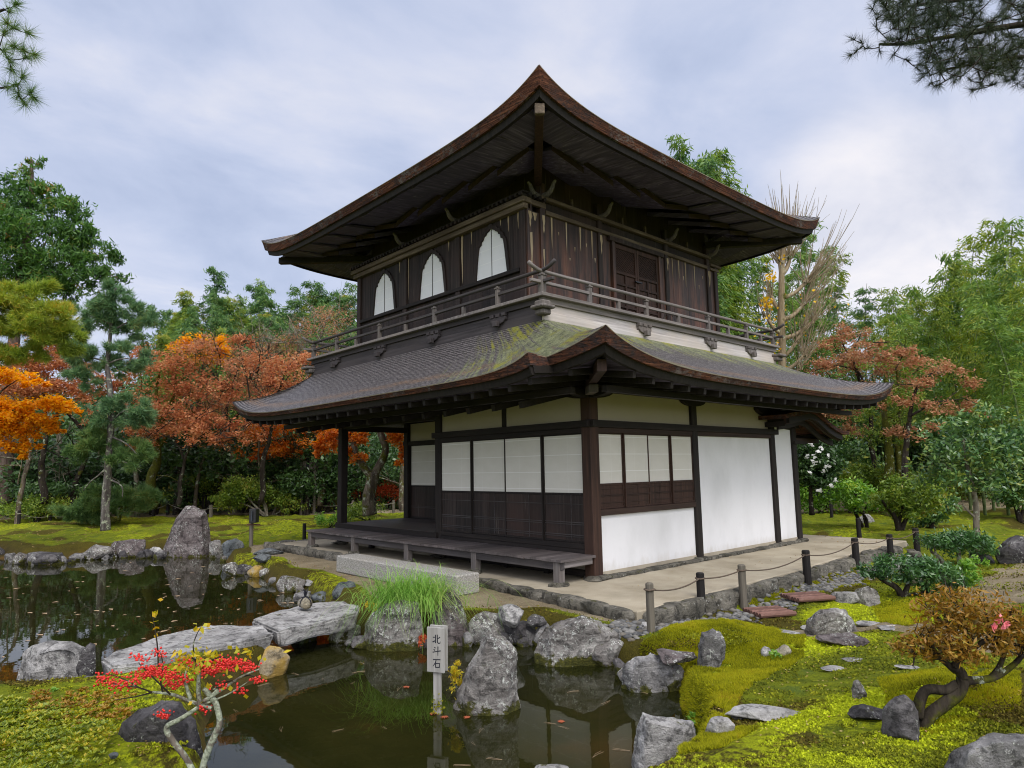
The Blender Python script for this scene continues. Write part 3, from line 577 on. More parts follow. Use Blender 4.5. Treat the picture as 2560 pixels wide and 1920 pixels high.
# ------------------------------------------------------------------ the two-storey pavilion
PAV = empty('temple_pavilion', (0, 0, 0), 'two-storey wooden temple pavilion with bark roofs, white walls and railed balcony', 'pavilion')
def B(name, a, b, mat, parent=PAV, bevel=.006): return MB().box(a, b).build(name, mat, parent, bevel=bevel)
XE, YE, YM, XR2 = 6.76, 7.75, 3.87, 1.88
HP = .088
def post(x, y, z0, z1, h=HP, mat=wz, parent=PAV): return B('post', (x-h, y-h, z0), (x+h, y+h, z1), mat, parent, .012)
for x, y in ((.035, .035), (.035, YM), (.035, YE), (2.83, .035), (XR2, YE), (XE, YE), (XR2+.6, YE), (4.4, YE)):
    post(x, y, .02 if y < 3 or x > 1 else .0, 2.86, HP if (x, y) != (.035, .035) else .10, W_BRN if (x, y) == (.035, .035) else wz)
post(5.77, .035, .02, 2.62); post(XE, .035, .02, 2.5); post(.035, 1.97, 2.38, 2.86, .055)
# foot stones under the posts
fs = [(.035, .02, .3), (2.83, .0, .26), (5.77, .0, .27), (XE, -.02, .24), (.0, YE, .3), (.035, YM, .26)]
for i, (x, y, s) in enumerate(fs):
    me = rock_mesh(300+i, (s*1.5, s*1.35, .10), cuts=7, sub=3, flat=.5, rough=.05); me.transform(Matrix.Translation((x, y, -.03)))
    link('foot_stone', smoothish(me), COBBLE, PAV)
# wall plates, head beams
for a, b, m in (((-.06, -.12, 2.84), (.13, YE+.3, 3.0), wy), ((-.12, -.06, 2.842), (XE+.1, .13, 3.002), wx), ((-.12, YE-.06, 2.842), (XE+.1, YE+.13, 3.002), wx), ((XE-.09, -.12, 2.44), (XE+.1, YE+.2, 2.6), wy)):
    B('wall_plate', a, b, m)
B('head_beam', (-.075, -.14, 2.285), (-.005, YM+.17, 2.395), wy); B('head_beam', (-.14, -.078, 2.287), (5.99, -.006, 2.397), wx)
B('head_beam', (XR2-.07, YM+.1, 2.30), (XR2, YE+.15, 2.40), wy)
B('lintel', (-.045, .12, 2.205), (.05, YM-.08, 2.283), wy); B('lintel', (.13, -.045, 2.205), (5.69, .05, 2.285), W_BRNX)
B('lintel', (-.03, YM+.08, 2.66), (.10, YE-.08, 2.80), wy); B('lintel', (.12, YE-.06, 2.62), (XR2-.08, YE+.05, 2.75), wx)
# boat-shaped bracket arms under the plates
def boat(c, ax, ln=.62, h=.15, w=.13):
    pr = [(-.5, .5), (-.5, .15), (-.42, -.12), (-.28, -.36), (-.1, -.5), (.1, -.5), (.28, -.36), (.42, -.12), (.5, .15), (.5, .5)]
    if ax == 'y': MB().prism([(c[0]-w/2, c[1]+u*ln, c[2]+v*h) for u, v in pr], (w, 0, 0)).build('bracket_arm', wy, PAV)
    else: MB().prism([(c[0]+u*ln, c[1]-w/2, c[2]+v*h) for u, v in pr], (0, w, 0)).build('bracket_arm', wx, PAV)
boat((.0, .0, 2.80), 'y', 1.0, .13); boat((.0, -.0, 2.802), 'x', 1.0, .13); boat((.0, 1.97, 2.80), 'y', .95, .12); boat((.0, YM, 2.80), 'y', .9, .12); boat((2.83, 0, 2.80), 'x', .75, .12); boat((5.6, .0, 2.76), 'x', .95, .18, .2)
# plaster
def pan(name, a, b, m): return B(name, a, b, m, PAV, 0)
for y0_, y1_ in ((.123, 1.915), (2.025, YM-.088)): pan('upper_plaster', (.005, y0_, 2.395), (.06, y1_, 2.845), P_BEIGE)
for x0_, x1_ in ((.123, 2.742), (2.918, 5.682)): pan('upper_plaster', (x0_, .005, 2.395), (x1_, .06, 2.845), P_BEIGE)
pan('wall_plaster', (.13, .002, .098), (2.742, .07, .93), P_WHITE); pan('wall_plaster', (2.918, .002, .098), (5.682, .07, 2.206), P_WHITE)
pan('wall_plaster', (5.858, .002, .098), (XE-.088, .07, 2.46), P_WHITE)
pan('base_plaster', (.13, -.008, -.01), (2.742, .075, .098), P_BASE); pan('base_plaster', (2.918, -.008, -.01), (5.682, .075, .098), P_BASE); pan('base_plaster', (5.858, -.008, -.01), (XE-.088, .075, .098), P_BASE)
pan('wall_plaster', (XR2+.09, YE-.03, .1), (XE-.09, YE+.05, 2.85), P_WHITE); pan('wall_plaster', (XE-.03, .12, .05), (XE+.05, YE-.09, 2.45), P_WHITE)
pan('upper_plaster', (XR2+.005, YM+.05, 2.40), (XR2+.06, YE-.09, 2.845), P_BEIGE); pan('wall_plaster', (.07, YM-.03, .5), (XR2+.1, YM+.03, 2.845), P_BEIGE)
B('ceiling_board', (-.0, YM, 2.87), (XR2+.1, YE+.05, 2.90), wy, PAV, 0)
# base stones along the right wall
k = .16
while k < 6.75:
    l_ = random.uniform(.3, .6); me = rock_mesh(int(k*100), (l_*1.3, .17, .10), cuts=6, sub=3, flat=.4, rough=.05, keep=.92); me.transform(Matrix.Translation((k+l_/2, -.075, -.05)))
    link('base_stone', smoothish(me), COBBLE, PAV); k += l_
# sliding paper screens
def screen_y(x, y0, y1, zb, zp, zt, rails, vert):
    m = MB(); f = .022
    for a, b in ((y0, y0+f), (y1-f, y1)): m.box((x-.018, a, zb), (x+.018, b, zt))
    for a, b in ((zb, zb+.03), (zp-.035, zp), (zt-.02, zt)): m.box((x-.0175, y0+f, a), (x+.0175, y1-f, b))
    s = m.build('sliding_screen', wz, PAV, bevel=.003)
    MB().box((x-.004, y0+f, zp), (x+.004, y1-f, zt-.02)).build('paper', PAPER, s)
    q = MB(); nb = 4
    for i in range(nb): q.box((x-.006+.002*(i % 2), y0+f+(y1-y0-2*f)*i/nb+.001, zb+.03), (x+.008, y0+f+(y1-y0-2*f)*(i+1)/nb-.001, zp-.035))
    q.build('lower_panel', W_BLK, s)
    r = MB()
    for z in rails: r.box((x-.017, y0+f, z), (x-.006, y1-f, z+.012))
    if vert: r.box((x-.0155, vert-.006, zb+.03), (x-.006, vert+.006, zp-.035))
    r.build('rail', W_GREYY, s)
for i in range(4):
    a, b = .125+i*.916, .125+(i+1)*.916
    screen_y(-.012 if i % 2 else .022, a, b, .52, 1.28, 2.205, (.60, .63, .79, .82, 1.10), a+.32 if i < 3 else 0)
for i in range(3):
    a = YM+.1+i*(YE-.19-YM)/3; screen_y(XR2-.012 if i % 2 else XR2+.022, a, a+(YE-.19-YM)/3, .5, 1.30, 2.30, (.75, .78), 0)
for i in range(4):
    x0_, x1_ = .135+i*.652, .135+(i+1)*.652; y_ = -.012 if i % 2 else .022; m = MB(); f = .02
    for a, b in ((x0_, x0_+f), (x1_-f, x1_)): m.box((a, y_-.018, 1.03), (b, y_+.018, 2.205))
    for a, b in ((1.03, 1.06), (1.385, 1.42), (2.185, 2.205)): m.box((x0_+f, y_-.0175, a), (x1_-f, y_+.0175, b))
    s = m.build('sliding_screen', W_BRN, PAV, bevel=.003)
    MB().box((x0_+f, y_-.004, 1.42), (x1_-f, y_+.004, 2.185)).build('paper', PAPER, s)
    q = MB()
    for j in range(4): q.box((x0_+f+(x1_-x0_-2*f)*j/4+.001, y_-.006+.002*(j % 2), 1.06), (x0_+f+(x1_-x0_-2*f)*(j+1)/4-.001, y_+.008, 1.385))
    q.build('lower_panel', W_BRN, s)
    r = MB()
    for z in (1.115, 1.215, 1.235, 1.33): r.box((x0_+f, y_-.016, z), (x1_-f, y_-.006, z+.01))
    r.build('rail', W_BRNX, s)
B('sill', (.123, -.055, .935), (2.742, .06, 1.028), W_BRNX); B('sill', (-.055, .12, .44), (.06, YM-.088, .518), wy); B('ground_sill', (-.05, .13, .30), (.05, YE, .438), wy)
B('ground_sill', (XR2-.05, YM, .40), (XR2+.05, YE-.05, .498), wy)
# veranda
VX, VY0, VY1, VZ = -.78, -.09, 7.85, .375
ver = MB(); y = VY0; 
while y < VY1-.01:
    wd = min(.128, VY1-y); dz_ = random.uniform(-.0025, .0025); ver.box((VX-.03-random.uniform(0, .012), y+.0015, VZ-.035+dz_), (-.062, y+wd-.0015, VZ+dz_)); y += wd
ver = ver.build('veranda', W_DECK, PAV)
MB().box((VX-.0, VY0+.04, VZ-.15), (VX+.075, VY1-.04, VZ-.037)).build('edge_beam', W_GREYY, ver, bevel=.005)
MB().box((VX+.08, VY0+.04, VZ-.13), (-.09, VY0+.11, VZ-.037)).build('end_beam', W_GREYX, ver, bevel=.005)
for y in (.03, 1.9, 3.86, 5.8, 7.72):
    MB().box((VX-.012, y-.066, -.02), (VX+.10, y+.066, VZ-.037)).build('leg', W_GREYZ, ver, bevel=.008)
    me = rock_mesh(int(400+y*9), (.3, .26, .13), cuts=7, sub=3, flat=.5, rough=.06); me.transform(Matrix.Translation((VX+.03, y, -.07))); link('foot_stone', smoothish(me), COBBLE, ver)
inn = MB(); x = -.055
while x < XR2-.06:
    inn.box((x+.002, YM+.1, .445), (min(x+.3, XR2-.055)-.002, YE+.05, .485)); x += .3
inn = inn.build('inner_floor', W_DECKY, PAV)
MB().box((-.09, YM-.0, .375), (-.056, YE+.10, .482)).build('edge_beam', wy, inn)
MB().box((-.01, YE+.03, .20), (XR2, YE+.10, .44)).build('skirt_board', wx, inn)
# support under the building, seen under the veranda
B('ground_sill', (-.0, .15, .02), (.05, YM, .12), wy)
for y in (1.0, 1.97, 2.9, 5.0, 6.4): MB().box((-.03, y-.05, .0), (.06, y+.05, .30)).build('floor_post', wz, PAV)
pan('crawlspace_wall', (.10, .15, -.01), (.14, YE-.1, .44), P_BASE)

# ---- roofs
def uvgrid(name, rows, mat, parent):
    """sheet of quads with UVs in metres: u along the eave, v up the slope"""
    A = np.array(rows, float); nr, nc = A.shape[:2]
    du = np.linalg.norm(np.diff(A[0], axis=0), axis=1); U = np.concatenate([[0], np.cumsum(du)])
    dv = np.linalg.norm(np.diff(A[:, nc//2], axis=0), axis=1); Vv = np.concatenate([[0], np.cumsum(dv)])
    i = np.arange(nr*nc).reshape(nr, nc); F = np.stack([i[:-1, :-1], i[:-1, 1:], i[1:, 1:], i[1:, :-1]], -1).reshape(-1, 4)
    me = npmesh(name, A.reshape(-1, 3), F); uv = me.uv_layers.new(name='UVMap')
    uu = np.tile(U, nr); vv = np.repeat(Vv, nc); uv.data.foreach_set('uv', np.stack([uu[F.ravel()], vv[F.ravel()]], 1).astype(np.float32).ravel())
    me.polygons.foreach_set('use_smooth', np.ones(len(me.polygons), bool)); return link(name, me, mat, parent)
EX = lambda d, k: math.exp(-max(d, 0)/k)
def joined(name, sides, mat, parent, flip=False, smooth=False):
    m = MB()
    for rows in sides: m.grid(rows)
    return m.build(name, mat, parent, smooth=smooth)

# lower roof: eave lines
LX0, LX1, LY0, LY1 = -1.6, 8.15, -1.69, 9.5
SX0, SX1, SY0, SY1, SZ = -.30, 7.5, .66, 8.68, 4.06
ZM = 2.96
def samp(a, b, extra=(), n=60):
    t = [.5-.5*math.cos(math.pi*i/n) for i in range(n+1)]
    return sorted(set([round(a+(b-a)*q, 4) for q in t]+list(extra)))
STEP = -.675
def lo_left(y):          # x offset of the stepped front eave, height, thickness
    if y < STEP: return 0.0, ZM+.435*EX(y-LY0, 1.12), .085+.10*EX(y-LY0, .8)
    return .35, ZM-.012+.215*EX(y-STEP, .42)+.42*EX(LY1-y, .78), .078+.09*EX(y-STEP, .5)+.09*EX(LY1-y, .7)
def lo_side(d0, d1): return ZM+.435*EX(d0, .82)+.42*EX(d1, .85), .085+.10*EX(d0, .8)+.09*EX(d1, .8)
TR = [0, .03, .08, .15, .23, .32, .42, .53, .65, .78, .9, 1.0]
def lower_rows():
    out = []
    # front
    ys = samp(LY0, LY1, (STEP-.002, STEP+.002, STEP+.05, STEP-.05, STEP+.12)); rows = []
    for t in TR:
        r = []
        for y in ys:
            o, z, th = lo_left(y); u = (y-LY0)/(LY1-LY0); yt = SY0+u*(SY1-SY0)
            s_ = min(1, (y-LY0)/.0001) ; k = max(0, 1-t/.7)**1.4
            r.append((SX0+(LX0-SX0)*(1-t)-o*k*(1-.0), y+(yt-y)*t, ZM+(SZ-ZM)*t-.22*t*(1-t)+(z-ZM)*(1-t)**1.8))
        rows.append(r)
    out.append((rows, [lo_left(y)[2] for y in ys], (1, 0)))
    def side(P0, P1, Q0, Q1, n, dirn):
        ln = math.dist(P0, P1); ss_ = samp(0, 1, n=50); rows = []
        for t in TR:
            r = []
            for s in ss_:
                z, th = lo_side(s*ln, (1-s)*ln); e = (P0[0]+(P1[0]-P0[0])*s, P0[1]+(P1[1]-P0[1])*s); q = (Q0[0]+(Q1[0]-Q0[0])*s, Q0[1]+(Q1[1]-Q0[1])*s)
                r.append((e[0]+(q[0]-e[0])*t, e[1]+(q[1]-e[1])*t, ZM+(SZ-ZM)*t-.22*t*(1-t)+(z-ZM)*(1-t)**1.8))
            rows.append(r)
        out.append((rows, [lo_side(s*ln, (1-s)*ln)[1] for s in ss_], dirn))
    side((LX0, LY0), (LX1, LY0), (SX0, SY0), (SX1, SY0), 0, (0, 1)); side((LX1, LY0), (LX1, LY1), (SX1, SY0), (SX1, SY1), 0, (-1, 0)); side((LX1, LY1), (LX0-.35, LY1), (SX1, SY1), (SX0, SY1), 0, (0, -1))
    return out
def eave_set(sides, parent, brd=.095, lean=.05, trim=True, clampin=None, wallz=2.97, thk=1.0):
    """thatch edge, pale strip, board under the thatch and the sheathing behind it, following the eave line"""
    E1, T1, B1, S1 = [], [], [], []
    for rows, th, (nx, ny) in sides:
        e = rows[0]; n = len(e)
        # inward direction, blended to the diagonal at the hips so neighbouring sides meet
        def ins(i, d):
            x, y, z = e[i]; x_ = min(max(x+nx*d, rows[0][0][0]-9), 99); y_ = y+ny*d
            a, b = e[0], e[-1]
            if nx: lo, hi = min(a[1], b[1]), max(a[1], b[1]); y_ = min(max(y_, lo+d), hi-d)
            else: lo, hi = min(a[0], b[0]), max(a[0], b[0]); x_ = min(max(x_, lo+d), hi-d)
            return x_, y_
        top = e; bot = [(*ins(i, lean), e[i][2]-th[i]*thk) for i in range(n)]; bi = [(*ins(i, lean+.06), e[i][2]-th[i]*thk+.004) for i in range(n)]
        E1.append([top, bot, bi])
        T1.append([[(top[i][0]-nx*.012, top[i][1]-ny*.012, top[i][2]-.002) for i in range(n)], [(top[i][0]-nx*.010, top[i][1]-ny*.010, top[i][2]-.013) for i in range(n)]])
        b1 = [(*ins(i, lean+.045), e[i][2]-th[i]*thk+.003) for i in range(n)]; b2 = [(*ins(i, lean+.075), e[i][2]-th[i]*thk-brd) for i in range(n)]
        b3 = [(*ins(i, lean+.14), e[i][2]-th[i]*thk-brd+.003) for i in range(n)]
        B1.append([b1, b2, b3])
        s2 = []
        for i in range(n):
            x, y = ins(i, 1.0); s2.append(clampin(e[i], nx, ny))
        S1.append([[(p[0], p[1], p[2]+.03) for p in b3], s2])
    joined('thatch_edge', E1, EDGE, parent)
    if trim: joined('edge_strip', T1, TRIM, parent)
    joined('eave_board', B1, wz, parent); return joined('sheathing', S1, W_SOF, parent)
LR = MB()
lows = lower_rows()
lroof = uvgrid('lower_roof', lows[0][0], ROOF, PAV)
for rows, th, d in lows[1:]: uvgrid('roof_slope', rows, ROOF, lroof)
def clamp_low(e, nx, ny):
    x, y = e[0], e[1]
    return (min(max(x, .0), XE), min(max(y, .0), YE), 2.99)
eave_set(lows, lroof, clampin=clamp_low)
# the little return face where the front eave steps out
a, b = lo_left(STEP+.003), lo_left(STEP-.003)
MB().prism([(LX0-.35, STEP, a[1]-.004), (LX0+.02, STEP, b[1]-.004), (LX0+.02, STEP, b[1]-b[2]-.01), (LX0-.30, STEP, a[1]-a[2])], (0, .02, 0)).build('thatch_edge', EDGE, lroof)
MB().prism([(LX0-.30, STEP+.02, a[1]-a[2]), (LX0+.1, STEP+.02, b[1]-b[2]), (LX0+.1, STEP+.02, b[1]-b[2]-.12), (LX0-.26, STEP+.02, a[1]-a[2]-.12)], (0, .02, 0)).build('eave_board', wx, lroof)
# rafters
nr = 0
def rafter(p, q, w_=.07, h=.085): MB().bar(p, q, w_, h).build('rafter', wy, lroof)
y = -1.32
while y < 9.3:
    o, z, th = lo_left(y); xe = LX0-o+.18; zi = 2.94
    xi = .0 if 0 <= y <= YE else min(.0, (LX0+ (y-LY0)*.95)) if y < 0 else -.0-(y-YE)*.98
    if xi-xe > .25: rafter((xe, y, z-th-.145), (xi, y, z-th-.145+(zi-(ZM-.25))*(xi-xe)/1.7))
    y += .40
x = -1.25
while x < 7.9:
    z, th = lo_side(x-LX0, LX1-x); ye = LY0+.18; yi = 0.0 if 0 <= x <= XE else (LY0+(x-LX0)*.95 if x < 0 else -(x-XE)*1.1)
    if yi-ye > .25: MB().bar((x, ye, z-th-.145), (x, yi, z-th-.145+(2.94-(ZM-.25))*(yi-ye)/1.6), .065, .085).build('rafter', wx, lroof)
    x += .42
# second row of base rafters, lower and set back
for i in range(13):
    y = .35+i*.62
    MB().bar((-1.12, y, 2.60), (.0, y, 2.86), .085, .10).build('base_rafter', wy, lroof)
MB().bar((-1.02, -.6, 2.735), (-1.02, 8.6, 2.735), .09, .09).build('purlin', wy, lroof); MB().bar((-.8, -.97, 2.737), (7.5, -.97, 2.737), .09, .09).build('purlin', wx, lroof)
MB().bar((-1.30, -1.36, 2.965), (.1, .13, 2.93), .12, .15).build('hip_rafter', W_BRN, lroof); MB().bar((-.52, -.55, 2.80), (.1, .13, 2.84), .13, .11).build('hip_rafter', W_GREYZ, lroof)
MB().bar((-1.6, 9.15, 3.0), (0, YE, 2.93), .12, .15).build('hip_rafter', wy, lroof); MB().bar((7.85, -1.38, 2.97), (XE, 0, 2.93), .12, .15).build('hip_rafter', wx, lroof)

# small curved lean-to roof over the end bay
cp = [(5.30, 2.66), (5.55, 2.70), (5.9, 2.735), (6.25, 2.78), (6.55, 2.83), (6.8, 2.80), (7.1, 2.69), (7.45, 2.55), (7.8, 2.45), (8.15, 2.395), (8.45, 2.40)]
top = [(x, z) for x, z in cp]; bot = [(x-.06 if x > 8 else x, z-.085) for x, z in cp[::-1]]
cy0, cy1 = -.58, 2.4
can = MB().prism([(x, cy0, z) for x, z in top+bot], (0, cy1-cy0, 0)).build('side_canopy', EDGE, PAV)
brdp = [(x, z-.088) for x, z in cp[1:-1]]; brd2 = [(x, z-.21) for x, z in cp[1:-1][::-1]]
MB().prism([(x, cy0+.05, z) for x, z in brdp+brd2], (0, .06, 0)).build('barge_board', wx, can)
MB().prism([(x, cy0+.12, z-.02) for x, z in brdp+brd2], (0, .05, 0)).build('barge_board', W_BRNX, can)
MB().prism([(x, -.3, z-.12) for x, z in brdp+brd2], (0, .05, 0)).build('barge_board', wx, can)
for x, z in ((5.6, 2.46), (7.95, 2.24)): MB().bar((x, cy0+.15, z+.03), (x, cy1, z+.03), .1, .1).build('purlin', wy, can)
MB().box((XE+.03, -.05, 2.13), (8.0, .07, 2.23)).build('tie_beam', W_BRNX, can); MB().box((XE-.09, -.10, 2.1), (XE+.5, .09, 2.16)).build('tie_beam', wx, can)
MB().bar((XE+.05, 2.3, 2.2), (8.0, 2.3, 2.2), .1, .1).build('tie_beam', wx, can); 
MB().prism([(5.86, -.02, 2.46), (5.86, -.02, 2.62), (6.6, -.02, 2.66), (XE-.05, -.02, 2.55), (XE-.05, -.02, 2.40)], (0, .06, 0)).build('gable_board', wx, can)
B('post', (7.86, 2.22, 0), (8.0, 2.36, 2.2), wz)

# ---- balcony
bal = MB(); y = SY0-.12
BX0, BX1, BY0, BY1, BZ = SX0-.12, SX1+.12, SY0-.12, SY1+.12, 4.47
bal.box((BX0, BY0, BZ-.055), (BX1, .95+BY0, BZ)).box((BX0, BY1-.9, BZ-.055), (BX1, BY1, BZ)).box((BX0, BY0+.952, BZ-.055), (BX0+1.0, BY1-.902, BZ)).box((BX1-1., BY0+.952, BZ-.055), (BX1, BY1-.902, BZ))
bal = bal.build('balcony', W_GREYX, PAV, bevel=.006)
def sk(x0_, y0_, x1_, y1_, z0_, z1_, m): MB().box((x0_, y0_, z0_), (x1_, y1_, z1_)).build('skirt_board', m, bal, bevel=.004)
SKG = wood('bleached_lit_skirt', [(.24, .22, .215), (.40, .375, .365), (.56, .53, .515), (.44, .385, .33)], 'x', .8, .1)
SKD = wood('shaded_skirt', [(.022, .019, .02), (.042, .036, .038), (.075, .066, .068), (.05, .042, .042)], 'y', .75, .1)  # same boards as SKG, darker: shade of the other faces put into the colour
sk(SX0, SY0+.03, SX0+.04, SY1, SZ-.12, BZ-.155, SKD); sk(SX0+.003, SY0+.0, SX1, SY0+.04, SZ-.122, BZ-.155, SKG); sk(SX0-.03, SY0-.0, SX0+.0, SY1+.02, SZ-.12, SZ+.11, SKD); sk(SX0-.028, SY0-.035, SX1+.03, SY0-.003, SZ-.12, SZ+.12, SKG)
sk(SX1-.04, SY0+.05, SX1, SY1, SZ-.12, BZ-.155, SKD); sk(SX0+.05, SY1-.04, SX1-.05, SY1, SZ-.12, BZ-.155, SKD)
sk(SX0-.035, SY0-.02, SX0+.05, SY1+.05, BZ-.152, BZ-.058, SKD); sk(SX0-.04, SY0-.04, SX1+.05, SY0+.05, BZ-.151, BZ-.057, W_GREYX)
def bracket(c, ax, m):
    q = MB(); d = -1
    pr = [(-.19, .0), (-.19, -.055), (-.14, -.10), (-.06, -.125), (.06, -.125), (.14, -.10), (.19, -.055), (.19, .0)]
    if ax == 'x':
        q.prism([(c[0]+u, c[1]-.07, c[2]+v) for u, v in pr], (0, .065, 0))
        for u in (-.15, 0, .15): q.box((c[0]+u-.045, c[1]-.085, c[2]+.002), (c[0]+u+.045, c[1]-.0, c[2]+.062))
        q.box((c[0]-.055, c[1]-.15, c[2]-.17), (c[0]+.055, c[1]-.072, c[2]-.075))
    else:
        q.prism([(c[0]-.07, c[1]+u, c[2]+v) for u, v in pr], (.065, 0, 0))
        for u in (-.15, 0, .15): q.box((c[0]-.085, c[1]+u-.045, c[2]+.002), (c[0]-.0, c[1]+u+.045, c[2]+.062))
        q.box((c[0]-.15, c[1]-.055, c[2]-.17), (c[0]-.072, c[1]+.055, c[2]-.075))
    q.build('bracket', m, bal, bevel=.006)
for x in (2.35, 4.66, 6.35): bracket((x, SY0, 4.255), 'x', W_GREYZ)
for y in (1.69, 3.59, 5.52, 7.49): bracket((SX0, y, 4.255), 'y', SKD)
MB().box((SX0-.17, SY0-.17, 4.10), (SX0+.03, SY0+.03, 4.19)).box((SX0-.24, SY0-.24, 4.192), (SX0+.06, SY0+.06, 4.25)).box((SX0-.15, SY0-.15, 4.252), (SX0+.05, SY0+.05, 4.34)).build('bracket', W_GREYZ, bal, bevel=.02)
MB().box((SX0-.15, SY1-.1, 4.10), (SX0+.05, SY1+.15, 4.19)).box((SX0-.22, SY1-.1, 4.192), (SX0+.06, SY1+.22, 4.26)).build('bracket', W_GREYZ, bal, bevel=.02)
MB().box((SX1-.1, SY0-.15, 4.10), (SX1+.15, SY0+.05, 4.19)).box((SX1-.1, SY0-.22, 4.192), (SX1+.22, SY0+.06, 4.26)).build('bracket', W_GREYZ, bal, bevel=.02)
# railing
RZ1, RZ2, RZ3 = 4.845, 4.665, 4.515
def rail(p, q, kind_, m):
    d = (Vector(q)-Vector(p)).normalized(); e = .30
    if kind_ == 'top':      # round rail whose ends sweep up past the corner posts
        pa = [Vector(p)-d*e*k_+Vector((0, 0, h)) for k_, h in ((1.0, .105), (.7, .055), (.35, .02), (0, .004))]; pb = [Vector(q)+d*e*k_+Vector((0, 0, h)) for k_, h in ((0, .004), (.35, .02), (.7, .055), (1.0, .105))]
        n = 12; mid = [Vector(p).lerp(Vector(q), i/n) for i in range(1, n)]
        MB().tube(pa+mid+pb, .034, 8).build('top_rail', m, bal, smooth=True)
    else:
        z_ = Vector((0, 0, 0)); MB().bar(Vector(p)-d*.26, Vector(q)+d*.26, .06, .05).build('mid_rail' if kind_ == 'mid' else 'bottom_rail', m, bal, bevel=.006)
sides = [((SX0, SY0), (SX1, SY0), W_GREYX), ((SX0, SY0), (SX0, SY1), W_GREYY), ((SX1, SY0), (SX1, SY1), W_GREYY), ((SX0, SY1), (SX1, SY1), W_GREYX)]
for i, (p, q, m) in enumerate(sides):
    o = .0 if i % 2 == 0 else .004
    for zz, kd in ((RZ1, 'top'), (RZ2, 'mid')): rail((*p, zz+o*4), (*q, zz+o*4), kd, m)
def rpost(x, y, z1, m, w_=.035):
    q = MB().box((x-w_, y-w_, BZ), (x+w_, y+w_, z1-.075))
    if z1 > 4.75: q.box((x-w_-.012, y-w_-.012, z1-.073), (x+w_+.012, y+w_+.012, z1-.045)).box((x-w_*.75, y-w_*.75, z1-.043), (x+w_*.75, y+w_*.75, z1-.02))
    q.build('baluster', m, bal, bevel=.004)
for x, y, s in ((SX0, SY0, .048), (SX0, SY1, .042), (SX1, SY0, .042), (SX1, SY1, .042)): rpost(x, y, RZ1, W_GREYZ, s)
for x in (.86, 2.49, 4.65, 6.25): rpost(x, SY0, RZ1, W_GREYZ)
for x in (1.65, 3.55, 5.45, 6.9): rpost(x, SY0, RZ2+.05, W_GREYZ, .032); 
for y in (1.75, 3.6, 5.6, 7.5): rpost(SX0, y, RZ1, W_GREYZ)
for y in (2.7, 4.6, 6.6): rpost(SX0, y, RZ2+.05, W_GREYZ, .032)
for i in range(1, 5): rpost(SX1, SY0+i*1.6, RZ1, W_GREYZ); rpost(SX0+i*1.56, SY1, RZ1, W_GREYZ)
MB().tube([(3.93, 1.35, BZ), (3.93, 1.28, 4.72), (3.92, 1.2, 4.84), (3.9, 1.1, 4.87), (3.88, 1.02, 4.82), (3.88, 1.0, 4.74)], .022, 8).build('curved_handle', W_GREYZ, bal, smooth=True)

# ---- upper storey
UX0, UX1, UY0, UY1 = .40, 6.86, 1.72, 7.72
def boards(name, x0_, y0_, x1_, y1_, z0_, z1_, ax, mat, wd=.21, holes=(), parent=PAV):
    m = MB(); a, b = (x0_, x1_) if ax == 'x' else (y0_, y1_); n = max(1, round((b-a)/wd))
    for i in range(n):
        s, e = a+(b-a)*i/n+.0015, a+(b-a)*(i+1)/n-.0015; o = random.uniform(0, .006)
        if ax == 'x': m.box((s, y0_-.0-o, z0_), (e, y0_+.03, z1_))
        else: m.box((x0_-o, s, z0_), (x0_+.03, e, z1_))
    return m.build(name, mat, parent)
ups = []
for y in (1.80, 3.73, 5.65, 7.66): B('post', (UX0-.05, y-.075, 4.45), (UX0+.09, y+.075, 6.40), W_BLK, PAV, .012)
YB_ = [1.80, 3.73, 5.65, 7.66]
WINS = [2.70, 4.64, 6.55]
KAT = [(.465, 0), (.43, .25), (.405, .45), (.375, .62), (.352, .69), (.300, .70), (.290, .765), (.235, .795), (.215, .845), (.150, .872), (.128, .908), (.06, .930), (.035, .955), (0, .965)]
KATO = [(.535, 0), (.505, .28), (.475, .50), (.462, .60), (.43, .69), (.385, .72), (.36, .80), (.305, .83), (.275, .90), (.205, .925), (.165, .985), (.085, 1.0), (.05, 1.045), (0, 1.055)]
full = lambda pr: [(u, v) for u, v in pr]+[(-u, v) for u, v in pr[:-1][::-1]]
